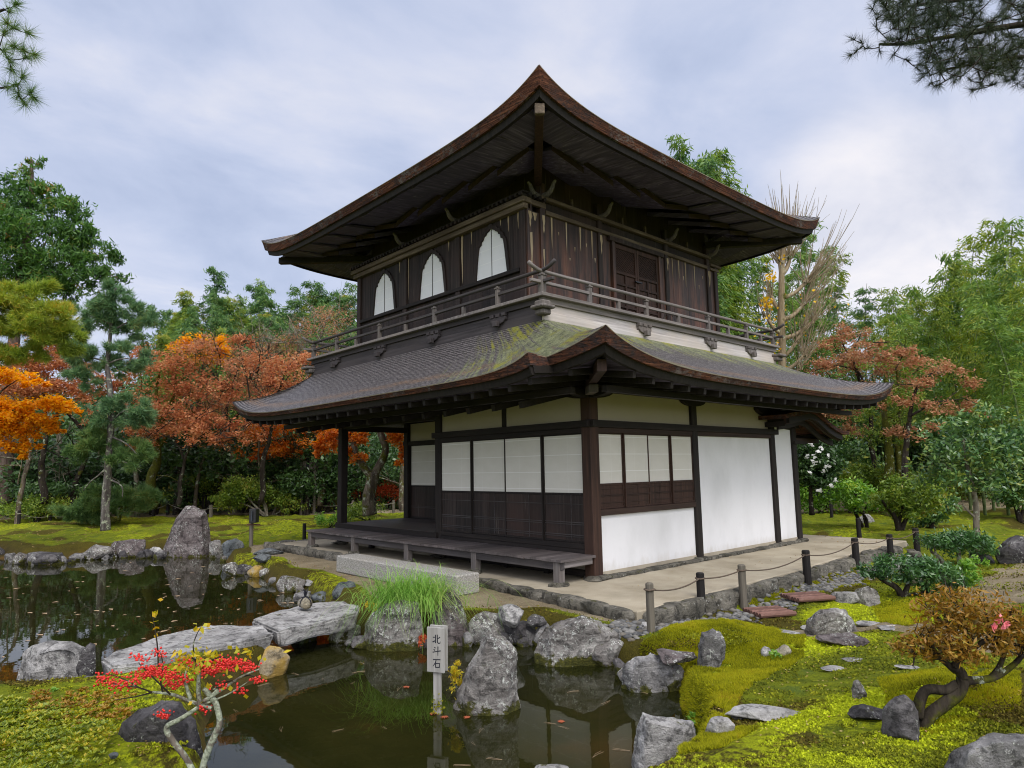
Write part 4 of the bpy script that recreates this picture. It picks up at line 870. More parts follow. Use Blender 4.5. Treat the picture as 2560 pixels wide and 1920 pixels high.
for a, b, c in zip(YB_, YB_[1:], WINS):
    sx = .085
    # boards beside and above the arched window: each board's foot follows the arch
    m = MB(); n = 9
    lo_, hi_ = a+.075, b-.075
    def arch(u):
        u = abs(u); pr = KATO
        if u >= pr[0][0]: return None
        for (u0, v0), (u1, v1) in zip(pr, pr[1:]):
            if u1 <= u <= u0: return v0+(v1-v0)*(u0-u)/(u0-u1+1e-9)
        return 1.05
    for i in range(n*4):
        s, e = lo_+(hi_-lo_)*i/(n*4), lo_+(hi_-lo_)*(i+1)/(n*4); o = .003*((i//4) % 2); g = .0015 if i % 4 == 0 else 0
        v0, v1 = arch(s-c), arch(e-c); zb = 5.33
        if v0 is None or v1 is None: m.box((UX0-o, s+g, zb), (UX0+.03, e, 6.40))
        else:
            z0_ = zb+min(v0, v1)-.015
            m.box((UX0-o, s+g, z0_), (UX0+.03, e, 6.40))
    m.build('wall_boards', W_BLK, PAV)
    boards('wall_boards', UX0, lo_, 0, hi_, 4.45, 5.25, 'y', W_BLK)
    pr = full(KAT); po = full(KATO)
    wf = MB(); nK = len(pr); zb = 5.33
    f0 = [(UX0-.035, c+u, zb+v) for u, v in po]; f1 = [(UX0-.035, c+u, zb+v) for u, v in pr]; g0 = [(UX0+.02, c+u, zb+v) for u, v in po]; g1 = [(UX0+.02, c+u, zb+v) for u, v in pr]
    for p_, q_ in ((f0, f1), (f1, g1), (g0, f0)): wf.grid([p_, q_])
    wf = wf.build('arched_window', W_BLK, PAV)
    MB().prism([(UX0+.006, c+u*1.02, zb+v*1.01-.004) for u, v in pr], (.012, 0, 0)).build('paper', PAPERW, wf)
    MB().box((UX0-.002, c-.006, zb), (UX0+.004, c+.006, zb+.955)).build('mullion', wz, wf)
B('sill', (UX0-.07, 1.88, 5.25), (UX0+.02, 7.58, 5.328), wy)
B('cornice', (UX0-.11, UY0-.05, 6.40), (UX0+.06, UY1+.10, 6.50), W_TAN); B('cornice', (UX0-.16, UY0-.09, 6.502), (UX0+.06, UY1+.14, 6.60), W_TAN)
B('cornice', (UX0+.062, UY0-.06, 6.503), (.87, UY0+.02, 6.601), W_TANX)
m = MB(); i = 0
y = UY0-.05
while y < UY1+.1: m.tube([(UX0-.20, y, 6.635), (UX0+.1, y, 6.635)], .036, 8); y += .128
for x in (.38, .51, .64, .77): m.tube([(x, UY0-.14, 6.635), (x, UY0+.1, 6.635)], .036, 8)
m.build('rounded_rafter_ends', W_BLK, PAV)
B('cover_board', (UX0-.17, UY0-.11, 6.664), (UX0+.06, UY1+.1, 6.70), wy)
# right face
for x in (.46, .80, 2.45, 4.76, 6.50, 6.84):
    tall = x in (.80, 2.45, 4.76, 6.5); B('post', (x-.065, UY0-.05, 4.45), (x+.065, UY0+.09, 7.0 if tall else 6.52), W_PEEL if x < 1 else W_BLK, PAV, .014)
for a, b in ((.525, .735), (.865, 2.385), (4.825, 6.435), (6.565, 6.775)): boards('wall_boards', a, UY0, b, 0, 4.45, 6.40, 'x', W_PEEL, .2)
for a, b in ((2.515, 2.78), (4.50, 4.695)): boards('wall_boards', a, UY0, b, 0, 4.45, 6.40, 'x', W_PEEL, .2)
B('head_beam', (.865, UY0-.065, 6.40), (6.435, UY0-.0, 6.475), W_TANX); B('head_beam', (.73, UY0-.10, 6.655), (6.57, UY0-.0, 6.725), W_TANX); B('head_beam', (6.565, UY0-.065, 6.40), (6.95, UY0, 6.46), W_TANX); B('head_beam', (6.57, UY0-.08, 6.50), (7.05, UY0, 6.56), W_TANX)
boards('frieze_boards', .87, UY0+.012, 6.43, 0, 6.476, 6.655, 'x', W_BLK, .4); 
for x in (1.63, 3.2, 4.0, 5.63): B('strut', (x-.025, UY0-.05, 6.728), (x+.025, UY0, 6.90), W_TANX)
# streaks of bare wood where the lacquer has flaked
def streak(x, z1, ln, wd, ax='x'):
    pr = [(-.5, 0), (.5, 0), (.42, -.35), (.25, -.62), (.12, -.85), (0, -1), (-.2, -.8), (-.3, -.5)]; j = [random.uniform(.75, 1.25) for _ in pr]
    if ax == 'x': m_ = MB().prism([(x+u*wd*q, UY0-.0085, z1+v*ln) for (u, v), q in zip(pr, j)], (0, .003, 0))
    else: m_ = MB().prism([(UX0-.0085, x+u*wd*q, z1+v*ln) for (u, v), q in zip(pr, j)], (.003, 0, 0))
    m_.build('bare_streak', PALE, PAV)
for x, l_, w_ in ((1.06, .62, .05), (1.47, .62, .04), (1.87, .5, .05), (2.22, .58, .045), (5.02, .45, .03), (5.28, .46, .04), (5.55, .62, .045), (5.93, .6, .035), (4.56, .48, .06), (6.62, .42, .05)): streak(x, 6.40, l_, w_)
def pstreak(x, y, z1, ln, wd): 
    pr = [(-.5, 0), (.4, .02), (.5, -.3), (.2, -.55), (.25, -.8), (0, -1), (-.25, -.75), (-.15, -.45), (-.45, -.2)]; MB().prism([(x+u*wd*random.uniform(.8, 1.2), y, z1+v*ln) for u, v in pr], (0, .003, 0)).build('bare_streak', PALE, PAV)
for x, z1, l_, w_ in ((.45, 6.36, .3, .09), (.80, 6.36, .35, .08), (.47, 5.95, .95, .07), (.79, 5.7, .5, .04), (2.46, 6.35, .4, .07), (4.77, 6.33, .3, .07), (6.5, 6.35, .4, .06)): pstreak(x, UY0-.0535, z1, l_, w_)
for x, z1, l_, w_ in ((.62, 6.38, .16, .12), (1.25, 6.15, .07, .03), (1.70, 5.95, .1, .03), (2.05, 6.1, .08, .035), (2.3, 5.85, .1, .03), (1.55, 5.7, .06, .025), (5.45, 6.05, .1, .03), (6.1, 5.95, .1, .03), (6.28, 6.2, .08, .03)): streak(x, z1, l_, w_)
for y, l_, w_ in ((3.60, 1.0, .07), (5.53, .95, .03), (2.2, .3, .035), (1.93, .32, .05), (3.30, .26, .03), (4.05, .22, .03), (5.9, .25, .03), (2.42, .12, .03)): streak(y, 6.40, l_, w_, 'y')
# lattice doors
DX0, DX1 = 2.84, 4.46
for a, b in ((2.80, 2.88), (4.42, 4.50)): B('door_post', (a, UY0-.07, 4.45), (b, UY0+.03, 6.38), W_TANX if False else W_PEEL)
B('door_head', (2.70, UY0-.09, 6.30), (4.60, UY0-.0, 6.398), W_BLK)
for a, b in ((2.885, 3.645), (3.655, 4.415)):
    m = MB(); f = .06; y0_, y1_ = UY0-.03, UY0+.02
    for p_, q_ in ((a, a+f), (b-f, b)): m.box((p_, y0_, 4.5), (q_, y1_, 6.298))
    mid = (a+b)/2
    for z0_, z1_ in ((4.5, 4.56), (4.95, 5.0), (5.42, 5.47), (5.66, 5.72), (6.2, 6.298)): m.box((a+f, y0_+.004, z0_), (b-f, y1_, z1_))
    m.box((mid-.025, y0_+.006, 4.56), (mid+.025, y1_, 5.66)); d = m.build('lattice_door', W_BRN, PAV, bevel=.004)
    m = MB()
    for q_ in np.arange(a+f-.5, b-f, .052):
        for sgn in (1, -1):
            pts = []
            p0, p1 = (q_, 5.72 if sgn > 0 else 6.2), (q_+.48, 6.2 if sgn > 0 else 5.72)
            t0 = max(0, (a+f-p0[0])/.48); t1 = min(1, (b-f-p0[0])/.48)
            if t1-t0 > .02:
                A_ = (p0[0]+.48*t0, UY0-.008*(sgn > 0), p0[1]+(p1[1]-p0[1])*t0); B_ = (p0[0]+.48*t1, UY0-.008*(sgn > 0), p0[1]+(p1[1]-p0[1])*t1); m.bar(A_, B_, .014, .008, (0, 1, 0))
    m.build('lattice', W_BRN, d); boards('door_panel', a+f, UY0+.006, b-f, 0, 4.56, 5.66, 'x', W_BRN, .16, parent=d)
    MB().box((a+f, UY0+.015, 5.72), (b-f, UY0+.03, 6.2)).build('lattice_backing', W_BLK, d)
MB().box((3.54, UY0-.075, 5.56), (3.76, UY0-.035, 5.585)).build('latch', METAL, PAV)
# remaining faces and the dark frieze below the eaves
boards('wall_boards', UX1, UY0+.1, 0, UY1, 4.45, 6.45, 'y', W_BLK, .3); boards('wall_boards', UX0+.1, UY1-.03, UX1, 0, 4.45, 6.45, 'x', W_BLK, .3)
boards('frieze_boards', .75, UY0+.02, 0, UY1, 6.45, 7.5, 'y', W_BLK, .4); boards('frieze_boards', .75, UY0+.05, UX1-.3, 0, 6.7, 7.5, 'x', W_BLK, .4)
boards('frieze_boards', UX1-.4, UY0+.05, 0, UY1, 6.45, 7.5, 'y', W_BLK, .4); boards('frieze_boards', .75, UY1-.05, UX1-.4, 0, 6.45, 7.5, 'x', W_BLK, .4)

# upper roof
QX0, QX1, QY0, QY1, QZ, AP = -1.2, 8.46, -.27, 9.9, 7.205, (3.63, 4.82, 10.1)
def up_e(d0, d1): return QZ+.425*EX(d0, .75)+.42*EX(d1, .80), .150+.085*EX(d0, .8)+.075*EX(d1, .8)
TQ = [0, .02, .05, .1, .18, .28, .4, .55, .72, .88, 1.0]
def upper_rows():
    out = []
    c = [(QX0, QY0), (QX1, QY0), (QX1, QY1), (QX0, QY1)]
    for p0, p1, dn in ((c[3], c[0], (1, 0)), (c[0], c[1], (0, 1)), (c[1], c[2], (-1, 0)), (c[2], c[3], (0, -1))):
        ln = math.dist(p0, p1); ss_ = samp(0, 1, n=56); rows = []
        for t in TQ:
            r = []
            for s in ss_:
                z, _ = up_e(s*ln, (1-s)*ln); x, y = p0[0]+(p1[0]-p0[0])*s, p0[1]+(p1[1]-p0[1])*s
                r.append((x+(AP[0]-x)*t, y+(AP[1]-y)*t, QZ+(AP[2]-QZ)*t-.75*t*(1-t)+(z-QZ)*(1-t)**3.2))
            rows.append(r)
        out.append((rows, [up_e(s*ln, (1-s)*ln)[1] for s in ss_], dn))
    return out
urs = upper_rows()
uroof = uvgrid('upper_roof', urs[0][0], ROOF, PAV)
for rows, th, d in urs[1:]: uvgrid('roof_slope', rows, ROOF, uroof)
def clamp_up(e, nx, ny): return (min(max(e[0], .75), UX1-.36), min(max(e[1], UY0+.03), UY1), 7.47)
eave_set(urs, uroof, brd=.10, lean=.07, clampin=clamp_up)
# lapped soffit boards in two layers
def lapped(side):
    if side == 'front': a, b, e0, ind, along = QY0, QY1, QX0, (1, 0), 1
    elif side == 'right': a, b, e0, ind, along = QX0, QX1, QY0, (0, 1), 0
    elif side == 'back': a, b, e0, ind, along = QY0, QY1, QX1, (-1, 0), 1
    else: a, b, e0, ind, along = QX0, QX1, QY1, (0, -1), 0
    depth_in = abs((UX0+.35 if side == 'front' else UX1-.36 if side == 'back' else UY0+.05 if side == 'right' else UY1-.05)-e0)
    mat = W_SOFX if along == 1 else W_SOF
    for layer, (d0, d1, zo, zi, th, tilt, wd) in enumerate(((.24, 1.15, 6.985, 7.10, .05, .07, .83), (.98, depth_in, 6.94, 7.30, .10, .17, .83))):
        q = a+.42; n = 0
        while q+wd < b-.3:
            c = q+wd/2; dist = min(c-a, b-c); up = .40*EX(dist, .8)
            D1 = min(d1, dist+.05); 
            if D1-d0 > .15:
                m = MB(); k0 = 1-.55*layer
                def P_(s, d, z): 
                    w_ = e0+(ind[0]+ind[1])*d
                    return (w_, s, z) if along == 1 else (s, w_, z)
                fr = (D1-d0)/(d1-d0); zo_, zi_ = zo+up*k0*1.0, (zo+up*k0)+((zi-zo)+(-up*k0 if layer == 0 else -up*k0))*fr
                h = tilt/2 if (c < (a+b)/2) else -tilt/2
                s0, s1 = q, q+wd-.02
                cs = [P_(s0, d0, zo_+h), P_(s1, d0, zo_-h), P_(s1, D1, zi_-h), P_(s0, D1, zi_+h)]
                m.add(cs+[(x, y, z+th) for x, y, z in cs], [(0, 3, 2, 1), (4, 5, 6, 7), (0, 1, 5, 4), (1, 2, 6, 5), (2, 3, 7, 6), (3, 0, 4, 7)]); sb_ = m.build('soffit_board', mat, uroof)
                if layer: MB().add([cs[0], cs[1], (cs[1][0], cs[1][1], cs[1][2]+th), (cs[0][0], cs[0][1], cs[0][2]+th)]+[(x-.012*ind[0], y-.012*ind[1], z) for x, y, z in (cs[0], cs[1], (cs[1][0], cs[1][1], cs[1][2]+th), (cs[0][0], cs[0][1], cs[0][2]+th))], [(0, 1, 2, 3), (4, 5, 6, 7), (0, 1, 5, 4), (1, 2, 6, 5), (2, 3, 7, 6), (3, 0, 4, 7)]).build('end_grain', W_BRNX, sb_)
            q += wd; n += 1
for s_ in ('front', 'right', 'back', 'far'): lapped(s_)
MB().bar((-.98, -.04, 7.10), (.72, 1.72, 7.0), .135, .15).build('hip_rafter', W_BRN, uroof, bevel=.008); MB().bar((-1.0, -.07, 7.10), (-.95, -.01, 7.10), .15, .17).build('hip_rafter', W_TAN, uroof, bevel=.01)
MB().bar((-.85, 9.55, 7.06), (.8, UY1, 7.0), .14, .15).build('hip_rafter', wy, uroof); MB().bar((8.12, .08, 7.06), (UX1-.4, UY0, 7.0), .14, .15).build('hip_rafter', wx, uroof); MB().bar((8.12, 9.55, 7.06), (UX1-.4, UY1, 7.0), .14, .15).build('hip_rafter', wx, uroof)
# carved beam noses at the post heads
for x, y, d in ((.80, UY0-.05, (0, -1)), (2.45, UY0-.05, (0, -1)), (4.76, UY0-.05, (0, -1)), (6.5, UY0-.05, (0, -1)), (.80, UY0, (-1, 0)), (.4, 3.73, (-1, 0)), (.4, 5.65, (-1, 0))):
    pth = [(x+d[0]*k, y+d[1]*k, 6.74+h) for k, h in ((0, 0), (.12, .0), (.2, .03), (.25, .09), (.28, .16), (.34, .20))]
    MB().tube(pth, [.05, .05, .045, .042, .036, .022], 6).build('carved_nose', W_GREYZ, PAV)
#@@PART2
# ------------------------------------------------------------------ foliage builders
def rnd_dirs(n, up=0.0, rng=RNG):
    v = rng.normal(size=(n, 3)); v[:, 2] += up*1.6; return v/np.linalg.norm(v, axis=1, keepdims=True)
def leaves(P, L_, W_, up=.5, droop=0.0, fold=0.0, rng=RNG, dirs=None):
    """one diamond-shaped leaf at every point of P; returns vertices and faces"""
    n = len(P); N = rnd_dirs(n, up, rng); T = dirs if dirs is not None else rnd_dirs(n, 0, rng); T = T-N*np.sum(T*N, 1, keepdims=True)*(1 if dirs is None else 0); T[:, 2] -= droop
    T /= np.linalg.norm(T, axis=1, keepdims=True)+1e-9; S = np.cross(N, T); S /= np.linalg.norm(S, axis=1, keepdims=True)+1e-9
    l = L_*(.7+.6*rng.random((n, 1))); w_ = W_*(.7+.6*rng.random((n, 1)))
    V = np.stack([P-T*l*.5, P+S*w_*.5+T*l*.05, P+T*l*.5, P-S*w_*.5+T*l*.05], 1).reshape(-1, 3)
    return V, np.arange(4*n).reshape(n, 4)
def needles(P, D_, L_, W_, per=14, spread=.8, rng=RNG):
    """a brush of thin needles at every point of P, fanning out round the shoot direction D_"""
    n = len(P); Q = np.repeat(P, per, 0); d = np.repeat(D_, per, 0)+rng.normal(size=(n*per, 3))*spread; d /= np.linalg.norm(d, axis=1, keepdims=True)
    s = np.cross(d, rng.normal(size=d.shape)); s /= np.linalg.norm(s, axis=1, keepdims=True)+1e-9; l = L_*(.7+.6*rng.random((len(Q), 1)))
    V = np.stack([Q+s*W_*.5, Q-s*W_*.5, Q+d*l], 1).reshape(-1, 3); return V, np.arange(3*len(Q)).reshape(-1, 3)
def blob_pts(blobs, n, sub=.22, nsub=None, shell=.55, rng=RNG, cut=None):
    """points in leaf clumps spread through ellipsoids (cx, cy, cz, rx, ry, rz)"""
    B_ = np.array(blobs, float); vol = (B_[:, 3]*B_[:, 4]*B_[:, 5])**.75; out = []
    for b, f in zip(B_, vol/vol.sum()):
        k = max(8, int(n*f)); m = nsub or max(6, k//45); d = rnd_dirs(m, .15, rng); r = shell+(1-shell)*rng.random((m, 1))**.7
        r *= 1+.18*rng.normal(size=(m, 1)); c = b[:3]+d*b[3:]*r; w_ = rng.random(m)**1.5+.15
        i = rng.choice(m, k, p=w_/w_.sum()); sc = sub*(b[3]*b[4]*b[5])**(1/3)
        out.append(c[i]+rng.normal(size=(k, 3))*sc*np.array([1, 1, .75]))
    return np.concatenate(out)
def px_blob(x, y, rx, ry, D, rz=None):
    """ellipsoid whose outline covers rx by ry photo pixels at depth D; returned for blob_pts (depth radius like its width)"""
    p = pt(x, y, D); s = D/FD; return (p[0], p[1], p[2], rx*s, rx*s, ry*s)
def crown(name, P, mat, parent, L_, W_, up=.5, droop=0., rng=RNG):
    V, F = leaves(P, L_, W_, up, droop, rng=rng); return link(name, npmesh(name, V, F), LF[mat], parent)
def px_path(pts, D): return [pt(*(q[:2]), q[2] if len(q) > 2 else D) for q in pts]
def wob_path(path, n, amp, seed=0):
    """smooth a rough polyline and make it a little crooked"""
    P = [Vector(p) for p in path]; out = []
    for i in range(len(P)-1):
        a, b, c, d = P[max(i-1, 0)], P[i], P[i+1], P[min(i+2, len(P)-1)]
        for k in range(n):
            t = k/n; q = .5*((2*b)+(c-a)*t+(2*a-5*b+4*c-d)*t*t+(3*b-a-3*c+d)*t**3)
            out.append(q+Vector((mnoise.noise(q*1.7+Vector((seed, 0, 0))), mnoise.noise(q*1.7+Vector((0, seed, 3))), mnoise.noise(q*1.7+Vector((5, 1, seed)))*.4))*amp)
    return out+[P[-1]]
def limb(mb, path, r0, r1, n=4, amp=.03, seg=7, seed=0, rough=.18):
    q = wob_path(path, n, amp, seed); k = len(q); mb.tube(q, [r0+(r1-r0)*(i/(k-1))**.85 for i in range(k)], seg, rough=rough); return q
def twigs(mb, base, d0, ln, r, depth_, rn, spread=.6, up=.15, nb=3, seg=4):
    """recursive bare branches"""
    d = Vector(d0).normalized(); p = Vector(base); pts = [p]; n = 4
    for i in range(n):
        d = (d+Vector((rn.gauss(0, .13), rn.gauss(0, .13), rn.gauss(0, .10)+up*.2))).normalized(); p = p+d*(ln/n); pts.append(p)
    mb.tube(pts, [r*(1-.6*i/n) for i in range(n+1)], seg, cap=False)
    if depth_ <= 0: return
    for k in range(nb):
        f = rn.uniform(.3, 1.0); i = min(n-1, int(f*n)); q = pts[i].lerp(pts[i+1], f*n-i)
        s = Vector((rn.gauss(0, 1), rn.gauss(0, 1), rn.gauss(0, .8))); e = (d+s*spread+Vector((0, 0, up))).normalized()
        twigs(mb, q, e, ln*rn.uniform(.5, .75), r*.5, depth_-1, rn, spread, up, nb, max(3, seg-1))
def tree(kind_, label, base, trunk_paths, blobs, n, leaf, L_, W_, bark_='dark', r0=.15, up=.5, droop=0., group=None, cat='tree', sub=.22, shell=.55, bare=0, seed=0, amp=.05):
    """tree or shrub: an Empty with a trunk mesh (limbs and twigs included) and a crown mesh"""
    rng = np.random.default_rng(1000+seed); t = empty(kind_, tuple(base), label, cat, group); mb = MB(); rn = random.Random(seed)
    for i, (path, ra, rb) in enumerate(trunk_paths): limb(mb, path, ra, rb, 5, amp, 8 if ra > .05 else 5, seed+i)
    for b in blobs if bare else []:
        for k in range(bare):
            d = Vector(rnd_dirs(1, .2, rng)[0]); q = Vector(b[:3])+Vector((d.x*b[3], d.y*b[4], d.z*b[5]))*.15; twigs(mb, q, d, max(b[3:])*.8, .012+.01*max(b[3:]), 2, rn)
    if mb.v: mb.build('trunk', BK[bark_], t, smooth=True)
    if n: crown('crown', blob_pts(blobs, n, sub, None, shell, rng), leaf, t, L_, W_, up, droop, rng)
    return t

# ------------------------------------------------------------------ rocks
def outline_rock(px, z0, label, mat, dr=.7, name='rock', seed=1, rough=.035, ridge=(), shrink=.66, cat='rock'):
    """rock given by the outline it shows: mid-depth outline, smaller front and back faces, extra ridge points (x, y, metres behind the front)"""
    xs = [p_[0] for p_ in px]; ys = [p_[1] for p_ in px]; p = atz(sum(xs)/len(xs), max(ys), z0); D = depth(p); W = (max(xs)-min(xs))*D/FD; cx, cy = sum(xs)/len(xs), sum(ys)/len(ys)
    V = [pt(x, y, D+W*dr*.38) for x, y in px]+[pt(cx+(x-cx)*shrink, cy+(y-cy)*(shrink if y < cy else .9)+(.0 if y < cy else 6), D+W*.04) for x, y in px]+[pt(cx+(x-cx)*.62, cy+(y-cy)*.7, D+W*dr) for x, y in px]+[pt(x, y, D+d_*W) for x, y, d_ in ridge]
    V += [v-np.array([0, 0, .35*W]) for v in V if v[2] < z0+.25*W]
    bm = bmesh.new(); [bm.verts.new(v) for v in V]; h = bmesh.ops.convex_hull(bm, input=bm.verts); bmesh.ops.delete(bm, geom=list({g for g in h['geom_interior']+h['geom_unused'] if isinstance(g, bmesh.types.BMVert)}), context='VERTS')
    bmesh.ops.bevel(bm, geom=bm.edges[:], offset=.05*W, segments=1, affect='EDGES', clamp_overlap=True); bmesh.ops.triangulate(bm, faces=bm.faces)
    for _ in range(9):
        es = [e for e in bm.edges if e.calc_length() > W*.032]
        if not es or len(bm.verts) > 9000: break
        bmesh.ops.subdivide_edges(bm, edges=es, cuts=1); bmesh.ops.triangulate(bm, faces=bm.faces)
    bm.normal_update(); o = Vector((seed*3.1, seed, 7)); f = 1/W
    mv = [(q, q.normal.copy(), mnoise.noise(q.co*f*2.2+o)*1.1+mnoise.noise(q.co*f*5+o)*.7+mnoise.noise(q.co*f*12+o)*.4+mnoise.noise(q.co*f*30+o)*.22-abs(mnoise.noise(q.co*f*3.3+o*2))*1.3) for q in bm.verts]
    for q, n_, k_ in mv: q.co += n_*(k_*rough*W)
    me = bpy.data.meshes.new(name); bm.to_mesh(me); bm.free(); return tag(link(name, smoothish(me), RK[mat], None, tuple(p)), label, cat)
# far bank of the pond, left to right
rock(-10, 1206, 46, 30, 'dark rock half cut off at the far left end of the pond bank', 'dark')
rock(48, 1219, 44, 26, 'low rock with a white patch, left of the long dark boulder', 'lichen')
rock(104, 1221, 94, 30, 'long low dark boulder lying on the far bank of the pond', 'dark', dr=.6, flat=.6)
rock(165, 1212, 34, 18, 'small grey rock between the long dark boulder and the lumpy pale boulder', 'grey')
rock(212, 1210, 68, 34, 'lumpy grey and white boulder on the far bank under the tall pine', 'lichen')
rock(254, 1200, 36, 32, 'brownish upright rock just left of the rounded brown boulder', 'purple')
rock(282, 1204, 66, 40, 'rounded brown boulder on the far bank nearest to the standing stone', 'purple')
rock(338, 1203, 36, 22, 'small pale rock at the left foot of the standing stone', 'pale')
outline_rock([(352, 1204), (356, 1178), (366, 1150), (380, 1118), (402, 1093), (418, 1091), (446, 1102), (452, 1130), (456, 1170), (458, 1204)], ZW, 'great purplish standing stone with a rounded top on the far bank of the pond', 'purple', .7, seed=12, rough=.025)
rock(468, 1206, 34, 40, 'mossy narrow rock wedged against the right side of the standing stone', 'lichen')
rock(504, 1213, 50, 50, 'dark blue-grey block of rock with white veins right of the standing stone', 'blue', dr=.9, cuts=8)
rock(498, 1245, 38, 31, 'low dark rock with white streaks at the corner of the pond', 'lichen')
rock(530, 1238, 34, 20, 'dark rock at the water behind the small orange rock', 'dark')
rock(552, 1247, 38, 26, 'small orange-brown pointed rock at the edge of the pond', 'ochre', peak=.45, cuts=5)
rock(606, 1250, 62, 30, 'smooth buff slab of rock sloping into the pond by the gravel', 'buff', dr=.8)
rock(628, 1281, 64, 38, 'black and white blotched boulder at the water below the buff slab', 'lichen', seed=31)
rock(704, 1280, 92, 36, 'flat-topped pale boulder at the head of the stone bridge', 'pale', flat=.45, dr=.9)
rock(566, 1213, 42, 17, 'flat bluish stone lying beside the gravel', 'blue', zb=-.15)
rock(580, 1200, 68, 17, 'long flat bluish stone at the corner of the earth platform', 'blue', zb=-.12)
rock(655, 1303, 44, 27, 'grey rock in the water behind the stone bridge', 'grey')
rock(692, 1303, 46, 27, 'greenish grey rock in the water behind the tied stone', 'blue')
rock(744, 1297, 54, 42, 'dark streaked rock between the stone bridge and the sedge', 'blue', zb=-.3)
rgk = random.Random(17)
for i, (x, y) in enumerate(((22, 1212), (72, 1220), (155, 1215), (182, 1208), (240, 1205), (266, 1204), (318, 1204), (346, 1206), (486, 1211), (512, 1234), (518, 1242), (574, 1246), (590, 1262), (648, 1282), (672, 1296), (132, 1216), (228, 1208), (304, 1205), (620, 1266), (660, 1272))):
    rock(x, y+2, rgk.uniform(18, 32), rgk.uniform(12, 22), 'small rough stone filling a gap between the bank boulders of the far pond', rgk.choice(('lichen', 'dark', 'grey', 'dark')), group='gap stones of the far bank', name='bank_stone', cat='stone', sub=3)
for i, (x, y) in enumerate(((922, 1400), (1012, 1398), (1090, 1396), (1145, 1394), (1200, 1414), (1222, 1420), (1338, 1460), (1352, 1478), (780, 1402), (765, 1396), (1000, 1394), (1076, 1398), (1130, 1396))):
    rock(x, y+1, rgk.uniform(26, 46), rgk.uniform(20, 40), 'small dark stone wedged between the shore boulders below the building', rgk.choice(('lichen', 'dark', 'dark', 'grey')), group='gap stones of the near shore', name='bank_stone', cat='stone', sub=3)
# near shore below the building
outline_rock([(784, 1400), (786, 1352), (800, 1322), (826, 1300), (870, 1292), (904, 1302), (916, 1350), (914, 1398), (870, 1408), (820, 1408)], ZW, 'big white-blotched boulder on the shore under the sedge', 'lichen', .7, seed=41, ridge=((850, 1310, .1),))
outline_rock([(930, 1392), (932, 1330), (952, 1290), (976, 1262), (994, 1290), (1008, 1330), (1016, 1370), (1010, 1396)], ZW, 'dark upright rock standing behind the sedge', 'purple', .6, seed=5, rough=.025)
rock(1055, 1398, 88, 78, 'blocky rock with white lichen spots right of the dark upright rock', 'lichen', seed=22)
rock(1118, 1396, 86, 56, 'low flat-topped mossy rock at the back of the little bay', 'dark', flat=.5)
rock(1172, 1396, 50, 56, 'small dark rock wedged beside the low mossy rock', 'grey')
rock(1103, 1350, 58, 46, 'round whitish boulder sitting on the gravel above the bay', 'pale', zb=-.12, dr=.9)
rock(1160, 1352, 44, 26, 'small dark stone right of the round whitish boulder', 'dark', zb=-.16)
outline_rock([(1156, 1420), (1158, 1380), (1176, 1352), (1210, 1334), (1256, 1326), (1300, 1340), (1338, 1370), (1344, 1400), (1330, 1440), (1270, 1436), (1200, 1430)], ZW, 'long grey boulder with lichen on the shore below the corner post', 'lichen', .55, seed=77, ridge=((1250, 1350, .08),))
rock(1312, 1440, 74, 64, 'speckled rock at the right end of the long grey boulder', 'lichen')
outline_rock([(1338, 1478), (1344, 1440), (1368, 1416), (1404, 1408), (1440, 1420), (1476, 1440), (1486, 1470), (1476, 1494), (1420, 1496), (1370, 1490)], ZW, 'broad grey boulder at the foot of the moss mound', 'grey', .6, seed=16)
rock(1450, 1494, 62, 60, 'pointed grey rock leaning on the broad boulder at the moss mound', 'grey', peak=.3)
rock(1462, 1436, 88, 36, 'flat brownish rock lying on the moss behind the broad boulder', 'purple', zb=-.12, flat=.4)
outline_rock([(1504, 1450), (1508, 1390), (1514, 1364), (1540, 1358), (1560, 1366), (1570, 1392), (1566, 1420), (1536, 1452)], -.2, 'tall narrow grey stone standing in the moss mound', 'grey', .7, seed=19)
outline_rock([(978, 1538), (986, 1490), (1000, 1452), (1018, 1424), (1030, 1396), (1046, 1367), (1062, 1374), (1084, 1386), (1104, 1382), (1116, 1410), (1122, 1470), (1121, 1515), (1106, 1534), (1060, 1543), (1015, 1545)], ZW, 'craggy white-streaked rock standing alone in the pond beside the sign', 'lichen', .8, seed=4, ridge=((1052, 1380, .12), (1040, 1450, .0), (1030, 1530, -.02), (1068, 1400, .1)))
outline_rock([(1362, 1690), (1366, 1610), (1372, 1570), (1386, 1537), (1440, 1548), (1496, 1560), (1502, 1590), (1490, 1610), (1470, 1650), (1440, 1690)], ZW, 'big pale angular block at the near edge of the pond', 'pale', .8, seed=9, ridge=((1400, 1560, .0), (1480, 1580, .05)))
rock(1185, 1700, 92, 50, 'tip of a pale grey rock at the bottom edge of the photo', 'pale')
rock(1340, 1372, 60, 34, 'pale stone on the gravel at the corner of the earth platform', 'pale', zb=-.2)
rock(1385, 1378, 60, 36, 'low whitish stone in the gully left of the grey stake', 'pale', zb=-.26)
